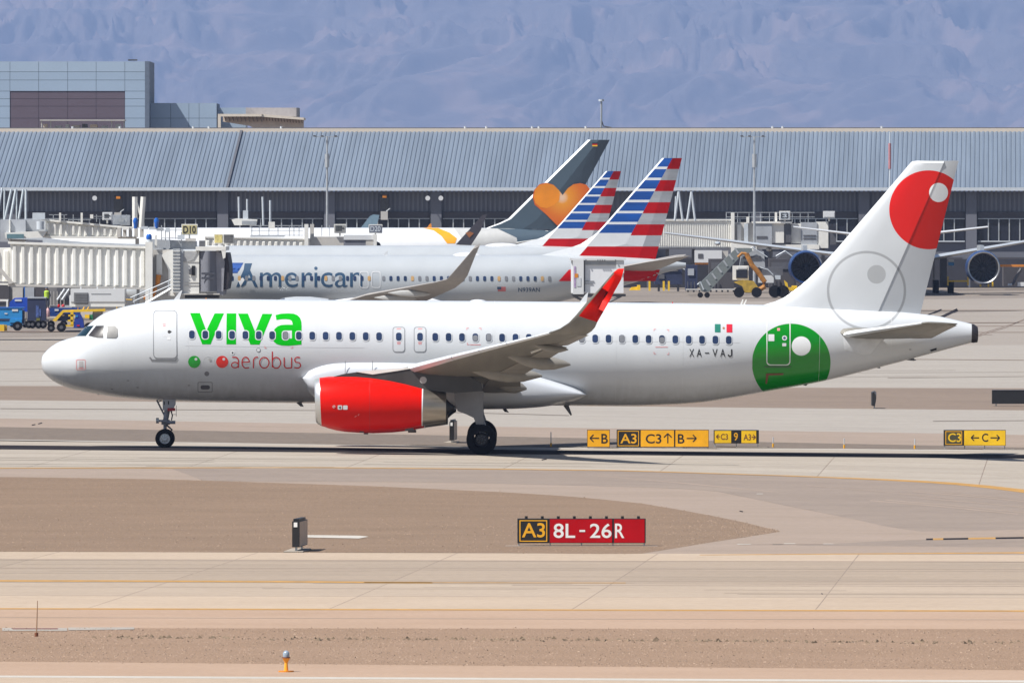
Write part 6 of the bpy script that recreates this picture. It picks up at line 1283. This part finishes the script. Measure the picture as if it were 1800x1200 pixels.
def prop(nm, px, base, lab, cat, grp=None, Y=None):
    g = G(px, base)
    if Y: g = Vector((W(px, base, Y).x, Y, 0))
    return empty(nm, g, lab, cat, grp)
# underfloor air unit, right
e = prop('air_unit', 1247, 470, 'white boxy air unit slung under the right cream bridge', 'air unit', Y=Yr-.5)
for x0, y0, x1, y1, m, nm, dy in ((1221, 440, 1269, 461.5, white, 'cabinet', 0), (1227, 446, 1236, 454, darkgrey, 'grille', -.04), (1222, 461.5, 1270, 465, orange, 'base_frame', .1), (1269, 441, 1280, 458, cream_d, 'side_box', .3)):
    pb_(x0, y0, x1, y1, m, nm, Yr-.9+dy, 1.6 if nm != 'grille' else .03, e)
# grey conveyor stair
Yq = 560.; e = prop('mobile_ramp', 1235, 511, 'long grey inclined ramp rising to the right bridge', 'ramp', Y=Yq)
pp_([(1228, 500), (1233, 512), (1246, 513), (1300, 452), (1322, 442), (1322, 436), (1294, 436)], mat('ramp_grey', (.15, .17, .17), .6, var=.1), 'ramp_body', Yq, 1.2, e)
for k in range(6): x = 1240+k*10; y = 500-k*11.2; pp_([(x, y-8), (x+3, y-9), (x+10, y+1), (x+7, y+2)], steel, 'cross_bar', Yq-.06, .05, e)
for x in (1231, 1243): c_ = W(x, 512, Yq-.2); MB().cyl((c_.x, .28), .27, Yq-.3, Yq-.05, 14).build('wheel', tyre, e)
mb = MB(); linepx(mb, [(1226, 500), (1231, 495), (1237, 509)], Yq-.3, .07); mb.build('foot_rail', gutter, e)
# boom lift with orange arm
e = prop('boom_lift', 1325, 515, 'boom lift with bent orange arm and yellow chassis under the right bridge', 'boom lift', Y=Yq-2); Yz = Yq-2
for pts, r in (((( 1297, 452), (1304, 445), (1312, 446)), .13), (((1312, 446), (1322, 466), (1334, 480), (1344, 495), (1343, 504), (1334, 510)), .24)): mb = MB(); linepx(mb, pts, Yz, r, 8); mb.build('boom', mat('boom_ochre', (.36, .15, .02), .6, var=.3), e)
pp_([(1290, 496), (1305, 492), (1325, 494), (1332, 504), (1342, 508), (1335, 514), (1309, 514), (1305, 503)], mat('chassis_ochre', (.40, .26, .03), .6, var=.5, scale=2), 'chassis', Yz, 1.6, e)
for x, y in ((1299, 505), (1330, 509)): c_ = W(x, y, Yz); MB().cyl((c_.x, .55), .5, Yz-.3, Yz+.1, 18).build('wheel', tyre, e)
pb_(1288, 467, 1316, 492, cream, 'cab_frame', Yz+.6, .8, e); pb_(1294, 474, 1314, 489, pane_dark, 'cab_window', Yz+.55, .06, e); pb_(1297, 469, 1313, 472.5, white, 'cab_band', Yz+.55, .06, e)
# white van and tug under the jet
e = prop('apron_truck', 1352, 512, 'small white and dark truck behind the boom lift arm', 'truck', Y=Yq)
for x0, y0, x1, y1, m, nm, dy, dp in ((1333, 484, 1360, 497, white, 'body', 0, 2), (1340, 470, 1376, 484, darkgrey, 'load_bed', .5, 2), (1362, 484, 1372, 491, gutter, 'bonnet', .2, 1.5), (1336, 487, 1344, 492, pane_dark, 'window', -.03, .03)): pb_(x0, y0, x1, y1, m, nm, Yq+dy, dp, e)
for x in (1362, 1376): c_ = W(x, 505, Yq); MB().cyl((c_.x, .62), .6, Yq-.4, Yq, 18).build('wheel', tyre, e)
mb = MB(); linepx(mb, [(1336, 470), (1350, 474), (1359, 483)], Yq-.1, .06); mb.build('rail', gutter, e)
e = prop('pallet_dolly', 1396, 512, 'low yellow dolly between the truck and the blue edged engine', 'dolly', Y=Yq)
pb_(1383, 505, 1402, 511, yellow, 'deck', Yq, 1.5, e); pb_(1392, 502, 1401, 505, sgY2, 'box', Yq, .8, e); pp_([(1378, 492), (1384, 497), (1386, 506), (1381, 505)], yellow, 'tow_bar', Yq, .1, e)
for x in (1386, 1400): c_ = W(x, 512, Yq); MB().cyl((c_.x, .2), .19, Yq-.1, Yq, 12).build('wheel', tyre, e)
for x0, y0, x1, y1, lb, mm, m2 in ((1150, 462, 1200, 500, 'dark enclosed loader standing behind the striped jet tail cone', navy_eq, darkgrey), (1300, 440, 1345, 470, 'grey machinery housing hanging behind the orange boom', bridge_grey, darkgrey), (1362, 446, 1398, 492, 'dark tilted belt loader left of the blue edged engine', darkgrey, bridge_grey)):
    e = prop('service_loader', (x0+x1)/2, y1, lb, 'loader', Y=612)
    pp_([(x0, y1), (x0+3, y0+8), (x0+14, y0), (x1-2, y0+2), (x1, y1)], mm, 'body', 612, 2.2, e); pb_(x0+5, y0+10, x1-8, y0+15, m2, 'side_band', 611.9, .08, e); pb_(x0+8, y0+20, x0+18, y0+28, m2, 'hatch', 611.9, .08, e)
    mb = MB(); linepx(mb, [(x0+2, y0+4), ((x0+x1)/2, y0-5), (x1+4, y0+12)], 611.7, .07); mb.build('hose', gutter, e)
    for x in (x0+8, x1-8): pb_(x-2, y1, x+2, 512, darkgrey, 'leg', 612.3, .3, e)
e = prop('cargo_dollies', 1165, 512, 'low row of flat empty dollies in front of the painted shade band', 'dolly', Y=575)
pb_(1206, 508, 1296, 510, cream_d, 'deck', 575, 2, e)
for k in range(9): pb_(1208+k*10, 510, 1211+k*10, 513, tyre, 'wheel', 574.9, .3, e)
# dark loading dock shapes in the shade
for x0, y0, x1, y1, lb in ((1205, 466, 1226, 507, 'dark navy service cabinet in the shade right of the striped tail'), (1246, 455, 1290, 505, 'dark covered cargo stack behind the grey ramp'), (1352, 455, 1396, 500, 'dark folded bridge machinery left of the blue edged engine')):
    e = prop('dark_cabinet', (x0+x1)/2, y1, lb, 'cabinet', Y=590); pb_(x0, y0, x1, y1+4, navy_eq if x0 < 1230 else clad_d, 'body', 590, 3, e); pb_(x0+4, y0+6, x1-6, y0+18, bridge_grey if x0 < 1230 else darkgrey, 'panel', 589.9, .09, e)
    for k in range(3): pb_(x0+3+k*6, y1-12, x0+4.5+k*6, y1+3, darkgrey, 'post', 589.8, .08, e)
e = prop('dark_shelter', 1790, 505, 'dark ground shelter with amber beam at the far right', 'shelter', Y=640)
pb_(1755, 465, 1850, 469, orange, 'beam', 640, .6, e); pb_(1764, 469, 1850, 503, clad_d, 'wall', 642, 3, e); mb = MB(); linepx(mb, [(1779, 500), (1795, 472)], 641, .18); mb.build('strut', darkgrey, e); pb_(1772, 498, 1779, 502, gutter, 'case', 640.5, .4, e); pb_(1789, 496, 1812, 503, white, 'case', 640, 1, e)
def yrail(x0, x1, y0, y1, Y, lab):
    e = prop('yellow_barrier', (x0+x1)/2, y1, lab, 'barrier', 'yellow barriers by the far jet', Y=Y); pb_(x0, (y0+y1)/2-1.3, x1, (y0+y1)/2+1.3, yellow, 'rail', Y, .15, e)
    for x in (x0, x1-2.6): pb_(x, y0, x+2.6, y1, yellow, 'post', Y-.02, .2, e)
yrail(1665, 1703, 486, 502, 598, 'yellow H shaped barrier left of the right blue edged engine')
for x, lb in ((1722, 'leftmost of three short yellow posts under the right engine'), (1736, 'middle of three short yellow posts under the right engine'), (1743, 'rightmost of three short yellow posts under the right engine')):
    e = prop('yellow_post', x, 505, lb, 'post', 'short yellow posts', Y=600); pb_(x, 495, x+3, 504, yellow, 'post', 600, .2, e)
e = prop('striped_tug', 1671, 470, 'blue and white sign board beside the far landing gear', 'board', Y=601); pb_(1667, 456, 1677, 468, white, 'board', 601, .1, e); pb_(1667, 461, 1677, 467, blue_lt, 'band', 600.9, .08, e)
for x in (1140, 1165, 1174):
    e = prop('yellow_post', x, 512, {1140: 'yellow post just right of the striped jet tail cone', 1165: 'left of two yellow posts beside the dark wall', 1174: 'right of two yellow posts beside the dark wall'}[x], 'post', 'short yellow posts', Y=560); pb_(x, 494, x+3.4, 511, yellow, 'post', 560, .2, e)
e = prop('yellow_chock_cart', 1116, 511, 'small bright yellow cart below the striped jet tail', 'cart', Y=455)
pb_(1120, 501, 1125.5, 510, sgY2, 'handle_box', 455, .6, e); pp_([(1106, 510), (1110, 505), (1120, 504), (1120, 510)], sgY2, 'deck', 455.1, .8, e)
for x in (1109, 1122): c_ = W(x, 509, 455); MB().cyl((c_.x, .15), .15, 454.8, 455, 12).build('wheel', tyre, e)
# catering truck at the striped jet
Yt = 293.; e = prop('catering_truck', 1050, 560, 'raised white catering truck docked behind the red tipped wing', 'truck', Y=Yt)
for x0, y0, x1, y1, m, nm, dy, dp in ((1004, 456, 1096, 515, mat('truck_box', (.66, .67, .69), .5, var=.04), 'box_body', 0, 2.4), (1007, 456, 1026, 517, white, 'door_panel', -.25, .3), (1028, 460, 1083, 465.5, mat('truck_shadow', (.30, .31, .32), .6), 'lip_shadow', -.08, .1), (1026, 458, 1028.5, 513, darkgrey, 'seam', -.06, .08), (1028, 493.5, 1044, 494.6, line_grey, 'rail', -.06, .06), (1028, 498, 1042, 498.8, line_grey, 'rail', -.06, .06), (1083, 458, 1097, 480, white, 'front_panel', -.1, .2), (1001, 453.5, 1100, 457.5, white, 'roof_lip', -.2, 2.7), (1009, 468, 1012, 505, mat('truck_print_violet', (.35, .25, .42), .6, var=.4, scale=8), 'side_print', -.28, .03), (1010, 481, 1016, 488, orange, 'side_print', -.285, .03), (1014, 488, 1021, 503, mat('truck_print_grey', (.5, .52, .55), .6), 'side_print', -.28, .03), (1005, 517, 1100, 521, darkgrey, 'scissor_frame', .1, 2.), (1005, 560, 1110, 568, white, 'chassis', .2, 2.)):  # grey strip under the roof lip paints its shadow
    pb_(x0, y0, x1, y1, m, nm, Yt+dy, dp, e)
for x in (1029, 1050, 1054, 1058, 1062, 1081): pb_(x, 456.5, x+2, 458.6, darkgrey, 'marker_lamp', Yt-.25, .04, e)
for pts in (((1008, 520), (1092, 560)), ((1092, 520), (1008, 560))): mb = MB(); linepx(mb, pts, Yt+.2, .1); mb.build('scissor_arm', darkgrey, e)
for x in (1020, 1092): c_ = W(x, 575, Yt); MB().cyl((c_.x, .62), .5, Yt+.1, Yt+.5, 18).build('wheel', tyre, e)
# ------------------------------------------------------------------ ramp equipment on the left
def veh_wheel(e, px, Y, r, z=None, w_=.22):
    c_ = W(px, 570, Y); wv = MB().cyl((c_.x, r+hgt(c_.x, Y)), r, Y-w_, Y, 22).build('wheel', tyre, e); MB().cyl((c_.x, r+hgt(c_.x, Y)), r*.4, Y-w_-.02, Y-w_+.02, 14).build('hub', darkgrey, wv)
Y1 = 339.
e = prop('blue_tug', 20, 580, 'light blue ground power tug at the left edge', 'tug', Y=Y1)
for x0, y0, x1, y1, m, nm, dy, dp in ((-30, 540.5, 39, 572, blue_lt, 'body', 0, 1.8), (-30, 540, 42, 542, blue_eq, 'lid', -.05, 1.9), (-30, 560, 18, 563.5, navy_eq, 'dark_band', -.03, .03), (21, 543.5, 31.5, 547, white, 'label_plate', -.04, .04), (8, 550, 13, 552, white, 'label_plate', -.04, .04), (39, 546, 42, 568, navy_eq, 'rear_panel', .1, 1.6), (17, 561, 38, 567, mat('tug_skirt', (.02, .24, .55), .5), 'mudguard', -.12, .12)):
    pb_(x0, y0, x1, y1, m, nm, Y1+dy, dp, e)
veh_wheel(e, 31, Y1-.15, .35); veh_wheel(e, -18, Y1-.15, .35)
mb = MB(); linepx(mb, [(43, 566), (46, 560), (46, 548)], Y1+.3, .05); mb.build('tow_bar', cream_d, e)
e = prop('yellow_chock', 6, 582, 'yellow block on the apron in front of the light blue tug', 'block', Y=337); MB().prism([(W(-6, 583, 337).x, .0), (W(7.5, 583, 337).x, 0), (W(7.5, 571, 337).x, .48), (W(-6, 571, 337).x, .48)], 337, 337.6).build('block', yellow, e); pb_(8, 571, 12, 583, mat('block_side', (.40, .25, .02), .6), 'end_plate', 337.1, .5, e)
Y2 = 352.
e = prop('blue_cart', 30, 560, 'bright blue covered cart behind the light blue tug', 'cart', Y=Y2+6)
pp_([(16, 542), (17, 531), (25, 524), (48, 523), (48, 548), (16, 548)], mat('cart_blue', (.008, .06, .42), .5), 'cover', Y2+6, 1.8, e); pb_(26, 526, 38, 529.5, white, 'label_plate', Y2+5.96, .04, e); veh_wheel(e, 22, Y2+6, .25); veh_wheel(e, 44, Y2+6, .25)
e = prop('cargo_container', 65, 573, 'tall dark navy cargo container on a dolly', 'container', Y=Y2)
pb_(48, 524, 80, 563, navy_eq, 'container', Y2, 1.7, e); pb_(48, 522.5, 81, 524.5, bridge_grey, 'roof_rim', Y2-.05, 1.8, e); pb_(47, 563, 84, 566, darkgrey, 'dolly_deck', Y2-.1, 2., e); pb_(63, 537, 68, 558, mat('container_mark', (.06, .10, .28), .6, var=.6, scale=8), 'faded_mark', Y2-.03, .03, e); pb_(69, 543, 72, 556, MATS['container_mark'], 'faded_mark', Y2-.03, .03, e)
for x in (51, 57, 68, 76): veh_wheel(e, x, Y2, .3)
pb_(64, 559, 70, 566, mat('olive_box', (.14, .14, .02), .6), 'winch', Y2-.2, .2, e)
e = prop('baggage_cart', 100, 570, 'blue baggage cart with pink and white bags beside the navy container', 'cart', Y=Y2+3)
pb_(84, 541, 140, 556, mat('cart_navy', (.012, .05, .22), .5), 'side_wall', Y2+3, 1.6, e); pb_(84, 537, 126, 541, cream_d, 'load', Y2+3.3, 1.2, e); pb_(96, 543, 103, 546.5, white, 'label_plate', Y2+2.96, .04, e)
for x in (90, 112, 135): veh_wheel(e, x, Y2+3, .28)
for x, y, r, lb in ((83.5, 549, .42, 'pale pink sack leaning on the blue cart'),):
    pass
for i, (x0, y0, x1, y1, m, lb) in enumerate(((80, 542, 88, 557, mat('pink_sack', (.62, .38, .38), .8, var=.4, scale=6), 'pale pink sack leaning between container and cart'), (101, 535, 106, 540, red_p, 'left of two red cans on the blue cart'), (108, 535, 114, 539.5, mat('can_red', (.55, .05, .06), .5), 'right of two red cans on the blue cart'))):
    c_ = W((x0+x1)/2, y1, Y2+2.7); d_ = W(x1, y0, Y2+2.7); e = empty('sack' if i == 0 else 'can', c_, lb, 'sack' if i == 0 else 'can'); rr_ = (d_.x-c_.x); hh = d_.z-c_.z
    MB().loft([[(c_.x+rr_*k*math.cos(a*.5236), c_.y+rr_*.8*k*math.sin(a*.5236), c_.z+hh*u) for a in range(12)] for u, k in ((0, .8), (.15, 1), (.6, .95), (.85, .8), (1, .35))]).build('body', m, e, True)
    MB().tube([(c_.x, c_.y, c_.z+hh), (c_.x+rr_*.2, c_.y, c_.z+hh*1.12)], rr_*.25, 8).build('neck', m, e)
Y3 = 334.
e = prop('belt_loader', 150, 575, 'yellow and blue belt loader with yellow handrails in front of the nose', 'belt loader', Y=Y3)
pp_([(92, 563), (110, 545), (185, 543), (185, 547), (112, 549), (98, 565)], yellow, 'conveyor_frame', Y3, 1., e)
for y0, y1, x0, x1 in ((547, 572, 124, 129), (553, 556, 120, 132), (571, 574, 112, 130), (562, 565, 119, 128)): pb_(x0, y0, x1, y1, yellow, 'lift_arm', Y3-.1, .4, e)
pb_(101, 551, 123, 564, mat('loader_navy', (.015, .04, .17), .5), 'engine_cover', Y3+.4, 1.2, e); pb_(108, 553, 113, 555, white, 'label_plate', Y3+.35, .04, e); pp_([(129, 576), (131, 562), (134, 552), (141, 552), (146, 562), (148, 576)], mat('loader_blue', (.01, .035, .26), .5), 'chassis', Y3-.2, 1., e)
pb_(132, 554, 137, 557, blue_lt, 'panel', Y3-.24, .04, e); pb_(149, 553, 157, 559, sgY2, 'guard', Y3-.1, .5, e); pb_(157, 553, 163, 562, mat('guard_green', (.02, .20, .08), .5), 'fuel_can', Y3, .5, e); pb_(135, 571, 140, 573, red_paint, 'lamp', Y3-.25, .04, e)
veh_wheel(e, 108, Y3-.1, .34); veh_wheel(e, 90, Y3-.1, .28); veh_wheel(e, 156, Y3-.1, .34)
for pts in (((137, 548), (137, 532), (143, 531), (152, 531)), ((152, 547), (160, 531), (218, 526), (232, 527)), ((170, 533), (222, 532)), ((182, 548), (184, 534), (218, 531)), ((216, 526), (216, 540)), ((205, 533), (206, 545)), ((145, 546), (150, 535), (170, 524))):
    mb = MB(); linepx(mb, pts, Y3+.5, .05); mb.build('handrail', mat('rail_yellow', (.62, .38, .06), .5), e)
pb_(216, 526, 219, 545, yellow, 'rail_post', Y3+.3, .2, e); pp_([(164, 545), (180, 545), (180, 562), (160, 562)], mat('loader_grey', (.28, .26, .24), .6), 'platform', Y3+.3, 1., e); pb_(165, 548, 178, 550, cream_d, 'step', Y3+.2, .1, e)
e = prop('air_unit', 170, 545, 'white air conditioning unit with grey grille under the near bridge', 'air unit', Y=Yb1-2.6)
for x0, y0, x1, y1, m, nm, dy, dp in ((124, 508, 219, 530, white, 'cabinet', 0, 2.), (122, 519, 140, 538, white, 'end_cap', .1, 1.8), (130, 514.5, 155, 534.5, darkgrey, 'grille_frame', -.03, .03), (131, 515.5, 154, 533.5, mat('grille_grey', (.25, .25, .25), .7), 'grille', -.06, .03), (124, 530, 219, 539, cream, 'lower_cabinet', .05, 1.9), (160, 516, 195, 516.8, line_grey, 'seam', -.02, .02), (141, 504, 143, 508.2, white, 'hanger', .5, .2), (170, 504, 172, 508.2, white, 'hanger', .5, .2), (200, 505, 202, 508.2, white, 'hanger', .5, .2)):
    pb_(x0, y0, x1, y1, m, nm, Yb1-2.6+dy, dp, e)
for k in range(6): pb_(131.5, 516.6+k*2.9, 153.5, 517.4+k*2.9, darkgrey, 'louvre', Yb1-2.68, .02, e)
# clutter in the shade under the bridge
e = prop('steel_stair', 100, 530, 'dark lattice steps under the near bridge', 'stairs', Y=Yb1+28)
for a_ in range(2): mb = MB(); linepx(mb, [(101+a_*8, 527), (114+a_*8, 508)], Yb1+28, .1); mb.build('stringer', steel, e)
for k in range(6): pb_(103+k*2.1, 524-k*3., 112+k*2.1, 525-k*3., steel, 'tread', Yb1+28, .3, e)
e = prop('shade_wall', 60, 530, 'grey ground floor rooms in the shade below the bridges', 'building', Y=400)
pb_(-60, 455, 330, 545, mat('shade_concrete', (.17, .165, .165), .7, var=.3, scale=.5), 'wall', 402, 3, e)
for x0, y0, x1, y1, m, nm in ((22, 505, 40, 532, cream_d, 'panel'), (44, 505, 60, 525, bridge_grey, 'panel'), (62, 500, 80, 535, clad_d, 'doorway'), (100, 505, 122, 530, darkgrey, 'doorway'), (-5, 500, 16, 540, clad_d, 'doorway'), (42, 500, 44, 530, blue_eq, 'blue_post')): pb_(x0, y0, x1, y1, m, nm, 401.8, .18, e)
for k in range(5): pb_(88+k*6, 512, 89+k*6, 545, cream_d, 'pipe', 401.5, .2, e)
e = prop('white_cart', 8, 540, 'pale service cart half hidden behind the light blue tug', 'cart', Y=356); pb_(-6, 526.5, 14, 529.5, cream, 'roof', 356, 1.4, e); pb_(-6, 532, 13, 541, darkgrey, 'body', 356.1, 1.2, e); pb_(11, 529, 14, 541, cream, 'post', 355.95, .1, e); veh_wheel(e, 5, 356, .3)
# worker in a high visibility vest
def person(px, foot, top, Y, lab):
    a = W(px, foot, Y); t = W(px, top, Y); h = t.z-a.z; e = empty('person', a, lab, 'person'); me = bpy.data.meshes.new('body')
    J = [(0, .53, 0), (0, .62, 0), (0, .78, 0), (0, .83, 0), (0, .87, 0), (.0, .93, 0), (0, .985, 0), (-.11, .80, 0), (-.14, .63, .02), (-.11, .50, -.07), (.11, .80, 0), (.15, .64, .02), (.13, .50, -.06), (-.055, .50, 0), (-.06, .27, .0), (-.06, .03, .02), (-.06, .015, -.07), (.055, .50, 0), (.07, .27, -.02), (.08, .03, .04), (.08, .015, -.05)]
    ed = [(0, 1), (1, 2), (2, 3), (3, 4), (4, 5), (5, 6), (2, 7), (7, 8), (8, 9), (2, 10), (10, 11), (11, 12), (0, 13), (13, 14), (14, 15), (15, 16), (0, 17), (17, 18), (18, 19), (19, 20)]
    R = [.085, .08, .09, .05, .03, .05, .035, .038, .028, .022, .038, .028, .022, .055, .04, .028, .025, .055, .04, .028, .025]
    me.from_pydata([(x*h, y*h, z*h) for x, z, y in J], ed, []); o = bpy.data.objects.new('body', me); C.objects.link(o); o.parent = e
    sm_ = o.modifiers.new('s', 'SKIN'); ss = o.modifiers.new('b', 'SUBSURF'); ss.levels = 2; ss.render_levels = 2
    for v, r in zip(me.skin_vertices[0].data, R): v.radius = (r*h, r*h*.8)
    me.skin_vertices[0].data[0].use_root = True; me.materials.append(mat('work_trousers', (.04, .05, .08), .8))
    MB().loft([[(a.x+h*r*math.cos(k*.5236), a.y+h*r*.75*math.sin(k*.5236), a.z+h*z) for k in range(12)] for r, z in ((.105, .52), (.10, .6), (.115, .74), (.12, .80), (.06, .84))]).build('vest', hv, e, True)
    MB().loft([[(a.x+h*r*math.cos(k*.5236), a.y+h*r*math.sin(k*.5236), a.z+h*z) for k in range(12)] for r, z in ((.03, .86), (.052, .89), (.058, .93), (.052, .97), (.02, 1.0))]).build('head', mat('skin_tone', (.30, .17, .11), .6), e, True)
    MB().loft([[(a.x+h*r*math.cos(k*.5236), a.y+h*r*math.sin(k*.5236), a.z+h*z) for k in range(12)] for r, z in ((.061, .945), (.058, .975), (.03, 1.01))]).build('cap', navy, e, True)
person(82, 546, 504, 341+14, 'person in a lime safety vest standing behind the navy container')
